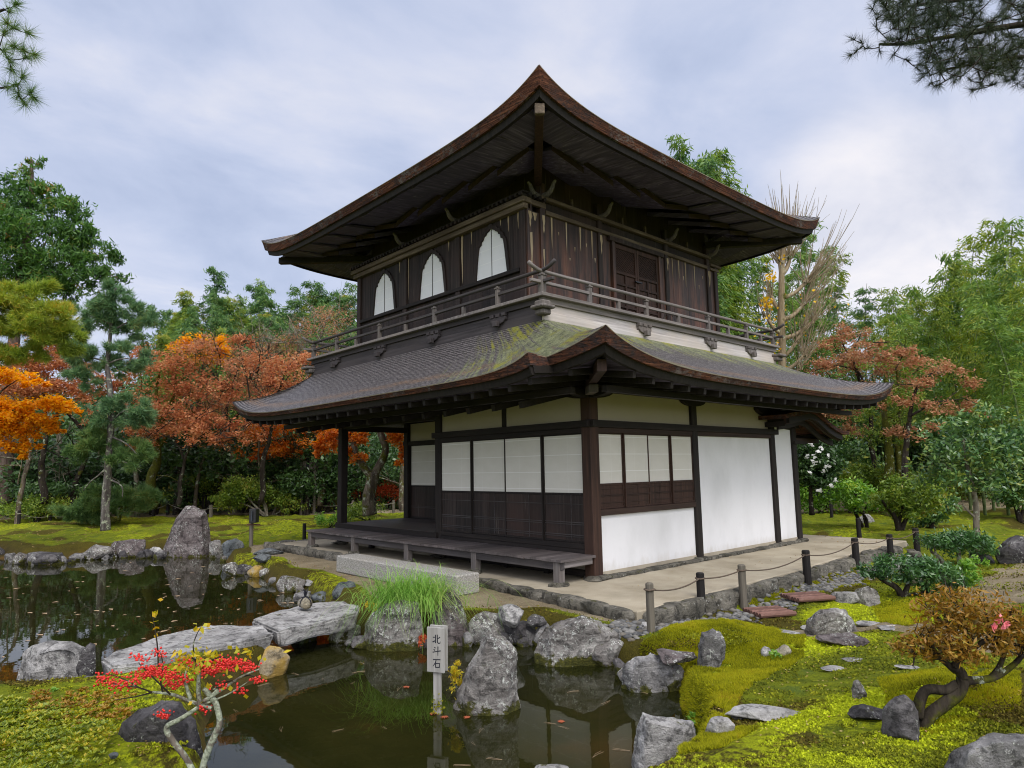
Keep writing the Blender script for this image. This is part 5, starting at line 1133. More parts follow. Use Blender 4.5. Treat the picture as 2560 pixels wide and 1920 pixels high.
# rocks in the right-hand moss
outline_rock([(1738, 1362), (1744, 1336), (1752, 1322), (1790, 1312), (1826, 1316), (1844, 1336), (1854, 1364), (1800, 1372)], -.16, 'dark boulder with a smooth rounded top among the moss by the tile stepping pads', 'lichen', .7, seed=28)
rock(1820, 1398, 118, 32, 'flat reddish-brown stone lying in front of the dark rounded boulder', 'purple', zb=None, flat=.4, seed=3)
rock(1872, 1310, 62, 44, 'striped grey rock by the dark glossy shrub', 'lichen', zb=None)
rock(1825, 1303, 64, 26, 'low flat pale stone left of the striped rock', 'pale', zb=None, flat=.5)
rock(1980, 1270, 60, 40, 'mossy stone under the dark glossy shrub', 'buff', zb=None)
rock(1690, 1418, 40, 26, 'small rough stone with a green sprout in the moss mound', 'buff', zb=None)
rock(1655, 1420, 24, 24, 'tiny whitish stone beside the rough stone in the moss mound', 'pale', zb=None)
rock(1650, 1560, 170, 40, 'smooth grey slab rising from the moss near the water', 'pale', zb=None, dr=.35, flat=.6, seed=14, rough=.06)
rock(1555, 1590, 66, 44, 'pale wedge of rock between the grey slab and the water', 'pale', zb=None)
rock(1590, 1556, 44, 22, 'small grey stone at the left end of the grey slab', 'grey', zb=None)
rock(1856, 1512, 34, 44, 'small white-tipped dark stone standing in the moss', 'lichen', zb=None)
rock(1872, 1562, 84, 42, 'low rough rock left of the leaning mossy rock', 'dark', zb=None)
rock(1945, 1600, 84, 100, 'leaning mossy rock against the foot of the gnarled azalea', 'dark', zb=None, peak=.3, seed=33)
outline_rock([(2028, 1680), (2050, 1630), (2090, 1600), (2140, 1584), (2230, 1582), (2330, 1600), (2340, 1700), (2150, 1710)], -.02, 'large grey boulder in the bottom right corner', 'grey', .6, seed=50, rough=.03)
rock(1845, 1432, 56, 9, 'flat pale stone flush with the moss in front of the dark rounded boulder', 'pale', zb=None, flat=.4)
rock(1960, 1448, 58, 10, 'flat pale stone flush with the moss left of the gnarled azalea', 'pale', zb=None, flat=.4)
rock(1800, 1450, 56, 12, 'flat light stone flush with the moss above the grey slab', 'pale', zb=None, flat=.4)
rock(2190, 1222, 84, 66, 'dark boulder at the right edge behind the bare earth path', 'dark', zb=None)
rock(2120, 1220, 60, 28, 'low dark slab left of the boulder at the right edge', 'dark', zb=None, flat=.5)
rock(1872, 1130, 36, 20, 'small pyramidal stone on the far moss behind the corner of the building', 'pale', zb=None, peak=.4)
for i, (x, y) in enumerate(((1760, 1362), (1880, 1352), (1925, 1362), (1700, 1372))):
    rock(x, y, 64, 12, 'flat grey paving stone let into the path among the moss', 'pale', zb=None, flat=.35, group='flat stones of the moss path', name='paving_stone', cat='paving stone')
# bottom left
outline_rock([(32, 1482), (36, 1452), (52, 1412), (66, 1396), (110, 1386), (160, 1384), (186, 1394), (202, 1430), (206, 1478), (120, 1490)], ZW, 'big grey boulder with a square shoulder on the near left shore', 'pale', .7, seed=61)
rock(186, 1478, 44, 90, 'dark upright rock behind the right shoulder of the big grey boulder', 'dark', zb=-.3, seed=6)
outline_rock([(232, 1690), (240, 1600), (262, 1560), (300, 1530), (350, 1510), (390, 1516), (420, 1556), (438, 1620), (440, 1690)], -.35, 'smooth dark boulder at the bottom of the photo under the berry bush', 'dark', .7, seed=71, rough=.022)
rock(225, 1500, 150, 46, 'low flat stone under the red berries', 'grey', zb=-.2, flat=.5)
rock(20, 1512, 170, 36, 'flat grey slab at the left edge below the big grey boulder', 'grey', zb=-.22, flat=.45, dr=.4)
rock(588, 1478, 78, 84, 'yellow mossy rock that carries the end of the stone bridge', 'ochre', seed=83, zb=-.45, dr=.8)
rock(655, 1400, 60, 44, 'dark rock in the shadow under the stone bridge', 'dark', zb=-.45)
rock(745, 1392, 70, 44, 'dark blocky rock under the far end of the stone bridge', 'lichen', zb=-.42, flat=.5)
rock(245, 1640, 22, 16, 'small flat slate chip on the moss by the low azalea', 'blue', zb=-.08, flat=.4)

# stone slabs of the bridge
def slab(name, poly, zt, th, label, mat, seed):
    v = [atz(x, y, zt+dz) for x, y, dz in poly]; bm = bmesh.new(); top = [bm.verts.new(p) for p in v]; f = bm.faces.new(top)
    r = bmesh.ops.extrude_face_region(bm, geom=[f]); c = sum((Vector(p) for p in v), Vector())/len(v)
    for e in r['geom']:
        if isinstance(e, bmesh.types.BMVert): e.co.z -= th; e.co.xy = c.xy+(e.co.xy-c.xy)*.93
    bmesh.ops.recalc_face_normals(bm, faces=bm.faces); bmesh.ops.triangulate(bm, faces=[f for f in bm.faces if len(f.verts) > 4])
    bmesh.ops.bevel(bm, geom=[e for e in bm.edges if e.calc_face_angle(0) > .7], offset=.025, segments=2, affect='EDGES')
    for _ in range(4): bmesh.ops.subdivide_edges(bm, edges=[e for e in bm.edges if e.calc_length() > .09], cuts=1, use_grid_fill=True)
    bmesh.ops.triangulate(bm, faces=bm.faces); bm.normal_update(); o = Vector((seed, 0, 0)); nr_ = {q.index: q.normal.copy() for q in bm.verts}; bm.verts.index_update()
    for q in bm.verts: q.co += q.normal*(mnoise.noise(q.co*2.2+o)*.03+mnoise.noise(q.co*7+o)*.014+mnoise.noise(q.co*17+o)*.007)
    me = bpy.data.meshes.new(name); bm.to_mesh(me); bm.free()
    return tag(link(name, smoothish(me), RK[mat], None, tuple(c)), label, 'bridge slab', 'slabs of the stone bridge')
slab('bridge_slab', [(218, 1424, 0), (245, 1406, 0), (336, 1377, 0), (447, 1348, 0), (560, 1350, 0), (598, 1366, 0), (520, 1388, 0), (400, 1412, 0), (300, 1434, 0), (240, 1440, 0)], -.06, .21, 'longer left slab of the grey stone bridge, behind the berry bush', 'pale', 3)
slab('bridge_slab', [(541, 1338, 0), (610, 1318, 0), (672, 1303, 0), (743, 1299, 0), (778, 1309, 0), (770, 1326, 0), (700, 1344, 0), (600, 1364, 0), (568, 1350, 0)], -.052, .17, 'shorter right slab of the grey stone bridge carrying the tied stone', 'pale', 8)
# tied barrier stone
p = atz(659, 1317, -.045); s = depth(p)/FD
TS = empty('barrier_stone', tuple(p), 'small round stone tied up with black rope, standing on the stone bridge', 'barrier stone')
me = rock_mesh(808, (31*s, 30*s, 26*s), cuts=4, sub=4, keep=.95, rough=.05); me.transform(Matrix.Translation(p)); link('stone', smoothish(me), RK['buff'], TS)
mb = MB()
for a in range(2):
    an = a*math.pi/2+.4; mb.tube([Vector(p)+Vector((math.cos(an)*math.cos(t)*16.5*s, math.sin(an)*math.cos(t)*16.5*s, 12.5*s+math.sin(t)*14.5*s)) for t in np.linspace(-.3, math.pi+.3, 16)], .007, 5)
for q in range(7): mb.tube([Vector(p)+Vector((0, 0, 26*s)), Vector(p)+Vector((math.cos(q)*.02, math.sin(q)*.02, 36*s)), Vector(p)+Vector((math.cos(q*2.1)*.04, math.sin(q*2.1)*.04, 44*s))], [.009, .007, .003], 4)
mb.build('rope', INK, TS)
# granite step in front of the veranda
mb = MB().box((-1.82, 1.0, -.12), (-1.40, 4.55, .17))
tag(mb.build('granite_step', GRAN, None, (-1.6, 2.8, -.1), bevel=.018), 'long rectangular granite step in front of the veranda', 'step')

# kerb stones: low stones along the front, high rough ones along the gully at the right
def kerb(p, q, n, h, w_, label_mat, z0, seed):
    p, q = np.array(p), np.array(q); d = (q-p)/np.linalg.norm(q-p); ang = math.atan2(d[1], d[0]); t = 0; L0 = np.linalg.norm(q-p); i = 0; vs = []
    m = bpy.data.meshes.new('kerb'); bm = bmesh.new(); rn = random.Random(seed)
    while t < L0:
        l_ = rn.uniform(.3, .62); me = rock_mesh(seed+i, (l_*1.3, w_*rn.uniform(1.0, 1.3), h*rn.uniform(.94, 1.05)), cuts=7, sub=3, flat=.42, rough=.06, keep=.9); c = p+d*(t+l_/2)
        me.transform(Matrix.Translation((c[0], c[1], z0)) @ Matrix.Rotation(ang, 4, 'Z')); bm.from_mesh(me); t += l_*.98; i += 1
    bm.to_mesh(m); bm.free(); return kind(link('kerb', smoothish(m), COBBLE), 'structure')
kerb((-1.20, -1.86), (7.0, -1.74), 0, .40, .24, 0, -.40, 900); kerb((-1.42, -1.75), (-1.02, 1.33), 0, .22, .17, 0, -.20, 940); kerb((-1.04, 4.5), (-1.06, 9.2), 0, .24, .2, 0, -.20, 960); kerb((-1.03, 1.4), (-1.0, 2.6), 0, .2, .14, 0, -.19, 950)
kerb((-1.0, 9.25), (8.2, 9.25), 0, .28, .2, 0, -.25, 970); kerb((8.25, -1.6), (8.25, 9), 0, .30, .2, 0, -.30, 980); kerb((7.2, -2.15), (9.4, -1.0), 0, .16, .22, 0, -.28, 990); kerb((8.7, -.6), (9.2, 6), 0, .18, .22, 0, -.24, 995)
# pebbles of the rain gully
V_, F_ = [], []; rngp = np.random.default_rng(3); ico = bmesh.new(); bmesh.ops.create_icosphere(ico, subdivisions=1, radius=1); iv = np.array([v.co[:] for v in ico.verts]); if_ = np.array([[v.index for v in f.verts] for f in ico.faces]); ico.free()
pp = []
for k in range(2100):
    x = rngp.uniform(-2.1, 7.3); y = -2.16-.05*math.sin(x*1.3)+rngp.normal()*.115
    if x < -1.2: y += (x+1.2)*-.35
    pp.append((x, y))
pp = np.array(pp); zz = ground(pp[:, 0], pp[:, 1])
for (x, y), z in zip(pp, zz):
    r = .022+.03*rngp.random()**2; a = rngp.uniform(0, 6.28); v = iv*np.array([r*1.35, r, r*.62]); c, s_ = math.cos(a), math.sin(a)
    V_.append(np.stack([v[:, 0]*c-v[:, 1]*s_+x, v[:, 0]*s_+v[:, 1]*c+y, v[:, 2]+z+r*.3], 1)); F_.append(if_+len(iv)*len(F_))
kind(link('pebbles', npmesh('pebbles', np.concatenate(V_), np.concatenate(F_)), PEB, smooth=True), 'stuff')
# red-brown tile pads set in the path
for x, y, wd, lab in ((1662, 1329, 92, 'nearer pad of red-brown tiles set in the moss path'), (1745, 1296, 96, 'farther pad of red-brown tiles set in the moss path')):
    p = atg(x, y); s = depth(p)/FD; o = empty('tile_pad', tuple(p), lab, 'tile pad', 'tile pads in the moss path'); rt = Vector((_r[0], _r[1], 0)).normalized(); fx = Vector((_fw[0], _fw[1], 0)).normalized()
    ax = (rt*.97+fx*.22).normalized(); pr = Vector((-ax.y, ax.x, 0)); mb = MB(); zt = p[2]+.045
    for i in range(7):
        c = Vector((p[0], p[1], zt))+pr*(i-3)*.062; mb.tube([c-ax*wd*s*.46, c+ax*wd*s*.46], .030, 8)
    mb.build('tiles', wood('fired_tile', [(.07, .038, .030), (.14, .072, .055), (.23, .14, .115)], 'x', .8, .3), o)

# ------------------------------------------------------------------ stakes and ropes
def stake(x, yb, yt, wpx, mat, label, group, zb=None):
    p = atg(x, yb) if zb is None else atz(x, yb, zb); s = depth(p)/FD; h = (yb-yt)*s; r = wpx*s/2
    o = MB().tube([(p[0], p[1], p[2]-.15), (p[0], p[1], p[2]+h*.5), (p[0], p[1], p[2]+h-.012), (p[0], p[1], p[2]+h)], [r, r*.98, r*.97, r*.8], 12).build('stake', mat, None, tuple(p))
    tag(o, label, 'stake', group); return np.array([p[0], p[1], p[2]+h])
G1 = 'rope stakes along the gully'
S1 = [stake(1407, 1367, 1262, 18, W_POSTG, 'pale weathered stake nearest the camera, left end of the rope line', G1), stake(1516, 1318, 1239, 18, W_POSTD, 'dark stake with a grey top, second along the rope line from the pond', G1),
      stake(1607, 1316, 1222, 17, W_POSTG, 'grey stake with a dark head, third along the rope line', G1), stake(1745, 1261, 1190, 17, W_POSTD, 'black stake in front of the widest white wall panel', G1),
      stake(1851, 1229, 1168, 15, W_POSTD, 'black stake just right of the building corner by the kerb', G1), stake(1925, 1206, 1155, 13, W_POSTD, 'black stake behind the end of the gully', G1), stake(1982, 1196, 1142, 13, W_POSTD, 'black stake left of the pale slender shrub trunk', G1)]
S2 = [stake(1857, 1168, 1120, 10, W_POSTD, 'thin black stake on the moss behind the end of the gully', G1)]
def rope(pts, name_label, r=.009, sag=.10, mat=ROPE, drop=.07, group=None):
    mb = MB(); P = [Vector(p)-Vector((0, 0, drop)) for p in pts]; a = []
    for p, q in zip(P, P[1:]):
        for i in range(9):
            t = i/9; v = p.lerp(q, t); v.z -= sag*4*t*(1-t)*(q-p).length/2.4; a.append(v)
    a.append(P[-1]); mb.tube(a, r, 6)
    for p in P: mb.tube([p+Vector((math.cos(t)*.058, math.sin(t)*.058, .004*math.sin(3*t))) for t in np.linspace(0, 6.28, 13)], r*1.25, 5)
    return tag(mb.build('rope', mat, None, tuple(P[0])), name_label, 'rope', group)
rope(S1, 'thin dark rope slung between the stakes along the gully')
Gf = 'stakes of the far rope fence'
F1 = [stake(x, yb, yt, w_, m, l_, Gf) for x, yb, yt, w_, m, l_ in ((40, 1135, 1106, 7, W_POSTD, 'far stake at the left edge beside the round clipped shrub'), (108, 1130, 1108, 7, W_POSTD, 'far stake under the clipped shrub left of the tall pine'), (258, 1121, 1098, 8, W_POSTG, 'grey far stake just right of the tall pine'), (331, 1117, 1090, 7, W_POSTD, 'dark far stake left of the pair near the standing stone'), (362, 1115, 1086, 7, W_POSTD, 'dark far stake second from the standing stone on its left'),
      (455, 1118, 1090, 8, W_POSTG, 'pale far stake touching the right side of the standing stone'), (552, 1114, 1078, 8, W_POSTG, 'pale far stake above the small lantern'), (638, 1109, 1078, 8, W_POSTG, 'left one of the close pair of pale far stakes'), (659, 1111, 1082, 8, W_POSTG, 'right one of the close pair of pale far stakes'), (762, 1108, 1080, 6, W_POSTG, 'far stake between the veranda post and the old maple'), (850, 1108, 1080, 6, W_POSTG, 'far stake right of the old maple trunk'))]
rope(F1, 'pale rope strung along the far stakes', .012, .12, ROPEP, .12)
stake(657, 1171, 1131, 8, W_POSTD, 'lone dark stake left of the veranda end', Gf)
for i, (x, yb, yt) in enumerate(((1797, 1118, 1080),)): stake(x, yb, yt, 7, W_POSTD, 'black stake among the shrubs behind the building corner', Gf)
# small garden lantern on a stake
p = atg(542, 1180); s = depth(p)/FD; LT = empty('garden_lamp', tuple(p), 'small black box lantern tied to a grey stake on the lawn', 'lamp'); P3 = lambda u, v, w_=0: tuple(np.array(p)+_r*u*s+np.array([0, 0, 1])*v*s+np.array([_fw[0], _fw[1], 0])*w_*s)
MB().tube([P3(0, -4), P3(0, 62)], 4.2*s, 10).build('stake', W_POSTG, LT)
MB().bar(P3(7, 50, -5), P3(7, 80, -5), 19*s, 15*s, tuple(_r)).build('lamp_box', METAL, LT, bevel=.01); MB().bar(P3(7, 55, -13.5), P3(7, 75, -13.5), 11*s, 1.5*s, tuple(_r)).build('glass', NT('lamp_glass').done((.05, .06, .08), .1, .6), LT); MB().bar(P3(-9, 46, -3), P3(20, 46, -3), 3*s, 3*s).build('clamp', NT('rusty_clamp').done((.08, .04, .025), .8), LT)

# ------------------------------------------------------------------ the sign in the pond
p = atz(945.5, 1541, ZW); s = depth(p)/FD; SG = empty('wooden_sign', tuple(p), 'weathered wooden sign with three black characters on a post in the pond', 'sign')
rt = Vector((_r[0], _r[1], 0)).normalized(); fx = Vector((_fw[0], _fw[1], 0)).normalized(); nrm = (fx*.93+rt*.36).normalized(); ax = Vector((nrm.y, -nrm.x, 0)); ax = ax if ax.dot(rt) > 0 else -ax
SP = lambda u, v, w_=0: tuple(Vector(p)+ax*u*s+Vector((0, 0, v*s))+nrm*w_*s)
HT = 181
MB().add([SP(a*8.6, h, b*4.5) for h in (-70, 100) for a, b in ((-1, -1), (1, -1), (1, 1), (-1, 1))], [(0, 3, 2, 1), (4, 5, 6, 7), (0, 1, 5, 4), (1, 2, 6, 5), (2, 3, 7, 6), (3, 0, 4, 7)]).build('post', W_SIGN, SG, bevel=.004)
def plank(x0_, x1_, z0_, z1_, w0, w1): return MB().add([SP(x, z, w_) for z in (z0_, z1_) for x, w_ in ((x0_, w0), (x1_, w0), (x1_, w1), (x0_, w1))], [(0, 3, 2, 1), (4, 5, 6, 7), (0, 1, 5, 4), (1, 2, 6, 5), (2, 3, 7, 6), (3, 0, 4, 7)])
plank(-21, 21, 87, HT, -9.5, -4.7).build('board', W_SIGN, SG, bevel=.003); plank(-21, 21, 88, HT+1.5, 4.7, 9).build('board', W_SIGN, SG, bevel=.003)
STR = {  # brush strokes in a unit square (x right, y up), each: points and widths
 'north': [([(.36, .95), (.37, .55), (.36, .05)], (.10, .09, .11)), ([(.06, .66), (.34, .68)], (.09, .07)), ([(.02, .16), (.2, .24), (.36, .36)], (.11, .10, .05)), ([(.90, .74), (.78, .62), (.60, .55)], (.10, .08, .05)), ([(.58, .97), (.58, .5), (.60, .16), (.72, .07), (.90, .10), (.95, .28)], (.10, .09, .10, .10, .09, .03))],
 'dipper': [([(.22, .90), (.36, .78)], (.07, .11)), ([(.14, .66), (.30, .55)], (.07, .11)), ([(.02, .34), (.5, .45), (.98, .55)], (.09, .07, .10)), ([(.66, .98), (.65, .5), (.65, .0)], (.10, .09, .06))],
 'stone': [([(.06, .88), (.5, .91), (.95, .93)], (.10, .07, .10)), ([(.44, .88), (.34, .55), (.04, .16)], (.09, .10, .04)), ([(.36, .48), (.36, .06)], (.09, .09)), ([(.34, .50), (.84, .54), (.80, .08)], (.08, .10, .10)), ([(.36, .10), (.80, .13)], (.08, .08))]}
mb = MB(); k_ = 0
for nm, cy in (('north', 157), ('dipper', 132), ('stone', 106)):
    for pts, wd in STR[nm]:
        P = [np.array(q) for q in pts]; Lf, Rf = [], []
        for i, q in enumerate(P):
            d = P[min(i+1, len(P)-1)]-P[max(i-1, 0)]; d = d/np.linalg.norm(d); n_ = np.array([-d[1], d[0]])*wd[i]*.62
            Lf.append(q+n_); Rf.append(q-n_)
        k_ += 1; f = lambda q: SP(3+(q[0]-.5)*20.5, cy+(q[1]-.5)*20, -9.62-.004*k_)
        mb.grid([[f(q) for q in Lf], [f(q) for q in Rf]])
mb.build('lettering', INK, SG)
V, F = leaves(np.array(SP(0, 14))+RNG.normal(size=(160, 3))*np.array([.028, .028, .045]), .022, .018); link('moss_collar', npmesh('moss_collar', V, F), LF['mossleaf'], SG)

# ------------------------------------------------------------------ garden plants near the water
def px_cluster(blobs, D): return [px_blob(b[0], b[1], b[2], b[3], b[4] if len(b) > 4 else D) for b in blobs]
# sedge clump
p = atz(893, 1312, .02); V_, F_ = [], []; rg = np.random.default_rng(11); nb_ = 950
SE = empty('sedge_clump', tuple(p), 'bright green clump of long arching sedge above the shore boulder', 'grass clump')
s = depth(p)/FD; base = p+np.outer(rg.normal(size=nb_)*44*s, _r)+np.outer(np.clip(rg.normal(size=nb_), -1.6, 1.6)*.12, [_fw[0], _fw[1], 0]); base[:, 2] = p[2]-.02
az = rg.uniform(0, 6.283, nb_); ln = rg.uniform(.5, .98, nb_)*(1+.25*(rg.random(nb_) > .93)); lean = rg.uniform(.45, 1.35, nb_); nseg = 6
dirn = np.stack([np.cos(az), np.sin(az), np.zeros(nb_)], 1)
dirn -= np.outer(rg.random(nb_)*.25, [_fw[0], _fw[1], 0]); side = np.stack([-np.sin(az), np.cos(az), np.zeros(nb_)], 1)
rows = []
for i in range(nseg+1):
    t = i/nseg; h = ln*(t*(1.0-.12*lean)-.80*lean*t*t*t); o = ln*lean*(.18*t+.62*t*t); c = base+dirn*o[:, None]+np.array([0, 0, 1])*h[:, None]; w_ = .0042*(1-t**2*.9)
    rows.append(np.stack([c-side*w_, c+side*w_], 1))
A = np.stack(rows, 1).reshape(nb_, -1, 3); k = A.shape[1]; Fq = np.array([[2*i, 2*i+1, 2*i+3, 2*i+2] for i in range(nseg)])
link('blades', npmesh('blades', A.reshape(-1, 3), (Fq[None]+np.arange(nb_)[:, None, None]*k).reshape(-1, 4)), LF['grass'], SE)
tree('yellow_plant', 'small yellow-leaved plant at the left foot of the sedge', atz(800, 1322, -.05), [], px_cluster([(800, 1318, 26, 12)], 8.8), 260, 'yellow', .04, .025, cat='plant', seed=1)
tree('small_fern', 'small reddish tuft on the shore boulder left of the sign', atz(905, 1392, -.35), [], px_cluster([(906, 1382, 20, 16)], 8.0), 260, 'pinkred', .05, .012, cat='plant', seed=2)
tree('shore_plant', 'little green creeper along the waterline left of the sign', atz(870, 1402, -.38), [], px_cluster([(850, 1398, 34, 10), (900, 1396, 20, 9), (960, 1388, 16, 8)], 8.1), 420, 'fresh', .03, .022, cat='plant', seed=3)
tree('sprout', 'bright lime sprout among the rocks behind the standing pond rock', atz(1135, 1345, -.2), [], px_cluster([(1137, 1352, 9, 8)], 8.3), 60, 'yellow', .045, .03, cat='plant', seed=4)
tree('orange_fern', 'tuft of yellow and orange fern clinging to the left side of the pond rock', atz(985, 1530, ZW), [], px_cluster([(990, 1440, 15, 20, 6.0), (988, 1480, 14, 26, 6.0), (992, 1520, 11, 16, 6.0)], 6), 800, 'yellow', .035, .009, cat='plant', seed=5, droop=.5)

# gnarled azalea at the right
p = atg(1990, 1572); D0 = depth(p)
AZ = empty('gnarled_azalea', tuple(p), 'gnarled dwarf azalea with reddish leaves and pink flowers at the right', 'shrub')
mb = MB(); q = lambda *a: px_path(a, D0)
limb(mb, q((1992, 1578), (2008, 1545), (2040, 1520), (2072, 1495), (2080, 1462), (2060, 1440)), .040, .030, 6, .012, 10, 1, .3); limb(mb, q((1984, 1548), (1990, 1505), (2006, 1488), (2045, 1490), (2068, 1478)), .032, .024, 6, .012, 10, 2, .3)
limb(mb, q((2060, 1440), (2078, 1420), (2110, 1395), (2140, 1375)), .026, .012, 6, .012, 8, 3, .3); limb(mb, q((2072, 1470), (2110, 1470), (2150, 1462), (2190, 1436), (2215, 1405)), .028, .012, 6, .012, 9, 4, .3); limb(mb, q((2064, 1450), (2030, 1420), (2010, 1395), (1990, 1370)), .022, .010, 6, .012, 8, 5, .3); limb(mb, q((2100, 1400), (2085, 1360), (2080, 1320)), .022, .01, 5, .012, 7, 6, .3); limb(mb, q((2145, 1464), (2160, 1440), (2175, 1400)), .02, .009, 5, .01, 7, 7, .3)
mb.build('trunk', bark('gnarled_bark', [(.012, .010, .008), (.035, .028, .02), (.085, .07, .05)], .45, .1), AZ, smooth=True)
bl = px_cluster([(2075, 1300, 68, 34), (2040, 1330, 60, 26), (2135, 1330, 62, 30), (2000, 1395, 58, 30), (1975, 1402, 36, 24), (2075, 1372, 80, 36), (2150, 1372, 72, 40), (2205, 1372, 50, 44), (2055, 1412, 62, 22), (2190, 1335, 40, 26), (2240, 1390, 50, 40)], D0)
crown('crown', blob_pts([(*b[:3], b[3], b[4], b[5]*.75) for b in bl], 5200, .17, 70, .75), 'red_azalea', AZ, .046, .013, .7)
twg = MB(); rn = random.Random(4)
for b in bl:
    for k in range(6): 
        d = Vector(rnd_dirs(1, .5)[0]); twigs(twg, Vector(b[:3])-Vector((0, 0, b[5]*.6)), d, b[3]*.9, .006, 1, rn, .7, .3, 3, 4)
twg.build('twigs', BK['dark'], AZ)
for i, (x, y) in enumerate(((2172, 1350), (2150, 1354), (2160, 1338))):
    c = pt(x, y, D0-.27); V, F = leaves(c+RNG.normal(size=(6, 3))*.008, .042, .026, .2); link('flower', npmesh('flower', V, F), LF['pink'], AZ)
# dark glossy shrubs
def px_shrub(kind_, label, base, paths, blobs, D, n, leaf, L_, W_, bark_='dark', r0=.03, group=None, cat='shrub', **k):
    pa = [(px_path(a, D), r, r*.35) for a, r in paths]
    return tree(kind_, label, base, pa, px_cluster(blobs, D), n, leaf, L_, W_, bark_, group=group, cat=cat, **k)
b_ = atg(1945, 1288); d_ = depth(b_)
px_shrub('glossy_shrub', 'low spreading dark glossy shrub with a crooked trunk behind the striped rock', b_, [([(1952, 1292), (1938, 1268), (1905, 1250), (1885, 1232)], .055), ([(1950, 1290), (1962, 1262), (1968, 1240), (1950, 1222)], .045), ([(1955, 1286), (2010, 1278), (2040, 1262)], .03)],
  [(1900, 1232, 36, 14), (1935, 1222, 46, 16), (1985, 1226, 44, 18), (2030, 1236, 46, 22), (2000, 1250, 40, 18), (1945, 1250, 18, 10), (2050, 1258, 30, 16), (1880, 1242, 22, 10), (2015, 1278, 26, 12)], d_, 5200, 'nandina', .075, .024, seed=21, sub=.24, amp=.03)
b_ = atg(2042, 1225); d_ = depth(b_)
px_shrub('glossy_shrub', 'upper dark glossy shrub with bent pale trunks, behind the low spreading one', b_, [([(2040, 1226), (2030, 1205), (2012, 1192), (2010, 1178)], .05), ([(2080, 1225), (2072, 1205), (2075, 1180)], .06), ([(2078, 1218), (2105, 1200), (2118, 1190)], .035), ([(2030, 1225), (2022, 1195), (2016, 1170)], .03)],
  [(2035, 1168, 46, 14), (2085, 1168, 44, 16), (2110, 1180, 34, 16), (2060, 1178, 40, 12)], d_, 4200, 'nandina', .085, .028, seed=22, sub=.25, amp=.03, bark_='lichen')
b_ = atg(2085, 1262); d_ = depth(b_)-.2
px_shrub('variegated_shrub', 'pale yellow-green shrub between the dark glossy shrubs and the gnarled azalea', b_, [([(2080, 1262), (2076, 1240), (2080, 1220)], .015)], [(2085, 1235, 26, 26), (2068, 1255, 30, 18), (2100, 1215, 20, 14)], d_, 900, 'fresh', .085, .03, seed=23, cat='shrub')
# young camellia tree with a thin trunk and its neighbours
b_ = atg(2113, 1191); d_ = depth(b_)
px_shrub('camellia_tree', 'slender young tree with glossy leaves and a thin grey trunk at the right', b_, [([(2113, 1193), (2112, 1140), (2108, 1090), (2100, 1050), (2085, 1000), (2080, 950)], .075), ([(2110, 1120), (2095, 1105), (2080, 1088)], .03), ([(2104, 1060), (2140, 1020), (2160, 970)], .04), ([(2100, 1050), (2050, 1010), (2030, 990)], .035)],
  [(2085, 935, 52, 28), (2110, 965, 76, 34), (2060, 985, 64, 30), (2130, 1000, 74, 34), (2075, 1025, 72, 28), (2160, 960, 40, 30), (2030, 955, 36, 22), (2115, 1050, 54, 22), (2150, 900, 26, 16), (2105, 900, 40, 20), (2030, 1040, 34, 18)], d_, 5200, 'camellia', .12, .048, 'greytwig', seed=24, sub=.26, cat='tree')
SH = 'clipped shrubs of the far right garden'
def simple_shrub(x, yb, blobs, label, leaf, n, L_, W_, group=None, stems=4, seed=0, D=None, kind_='clipped_shrub', bark_='dark', sr=.03, cat='shrub'):
    b_ = atg(x, yb); d_ = D or depth(b_); cx = blobs[0][0]; rn = random.Random(seed); pa = []
    for i in range(stems):
        b = blobs[i % len(blobs)]; pa.append(([(x+rn.uniform(-5, 5), yb+1), ((x+b[0])/2+rn.uniform(-8, 8), (yb+b[1])/2+rn.uniform(-3, 3)), (b[0]+rn.uniform(-.5, .5)*b[2], b[1])], sr*rn.uniform(.7, 1.2)))
    return px_shrub(kind_, label, b_, pa, blobs, d_, n, leaf, L_, W_, bark_, group=group, seed=seed, cat=cat)
simple_shrub(1945, 1145, [(1965, 1055, 56, 24), (1920, 1080, 40, 22), (1990, 1085, 46, 26), (1955, 1100, 40, 18)], 'rounded green shrub with a short dark trunk in the middle of the far right moss', 'shrub', 4600, .11, .04, SH, 3, 31, sr=.08)
simple_shrub(1870, 1140, [(1835, 1060, 42, 22), (1870, 1075, 40, 22), (1850, 1090, 40, 14)], 'green shrub on thin forked stems left of the rounded shrub', 'fresh', 3600, .10, .042, SH, 4, 32, sr=.045)
simple_shrub(1770, 1110, [(1755, 1045, 40, 24), (1750, 1075, 42, 26), (1785, 1085, 30, 20)], 'dense green shrub touching the right corner of the building', 'fresh', 4200, .11, .05, SH, 4, 33, sr=.04)
simple_shrub(1835, 1108, [(1860, 1020, 44, 16), (1830, 1030, 40, 16), (1890, 1040, 30, 16)], 'flat-topped olive azalea behind the green shrubs at the right', 'shrub', 4200, .13, .05, SH, 4, 34, sr=.05)
simple_shrub(2012, 1140, [(2010, 1085, 40, 26), (2000, 1115, 36, 18), (2035, 1100, 34, 22)], 'loose leafy shrub between the rounded shrub and the slender young tree', 'camellia', 3000, .12, .05, SH, 4, 35, sr=.05)
simple_shrub(1985, 1108, [(1960, 1040, 52, 16), (2010, 1045, 48, 18), (2000, 1070, 40, 18)], 'reddish-topped azalea behind the rounded shrub', 'shrub', 3600, .14, .05, SH, 4, 36, sr=.05)
simple_shrub(2205, 1130, [(2200, 1010, 40, 50), (2215, 1060, 50, 40), (2180, 1060, 30, 40), (2230, 950, 50, 50)], 'tall dark evergreen shrub at the right edge of the photo', 'camellia', 6500, .15, .06, SH, 4, 37, sr=.07)
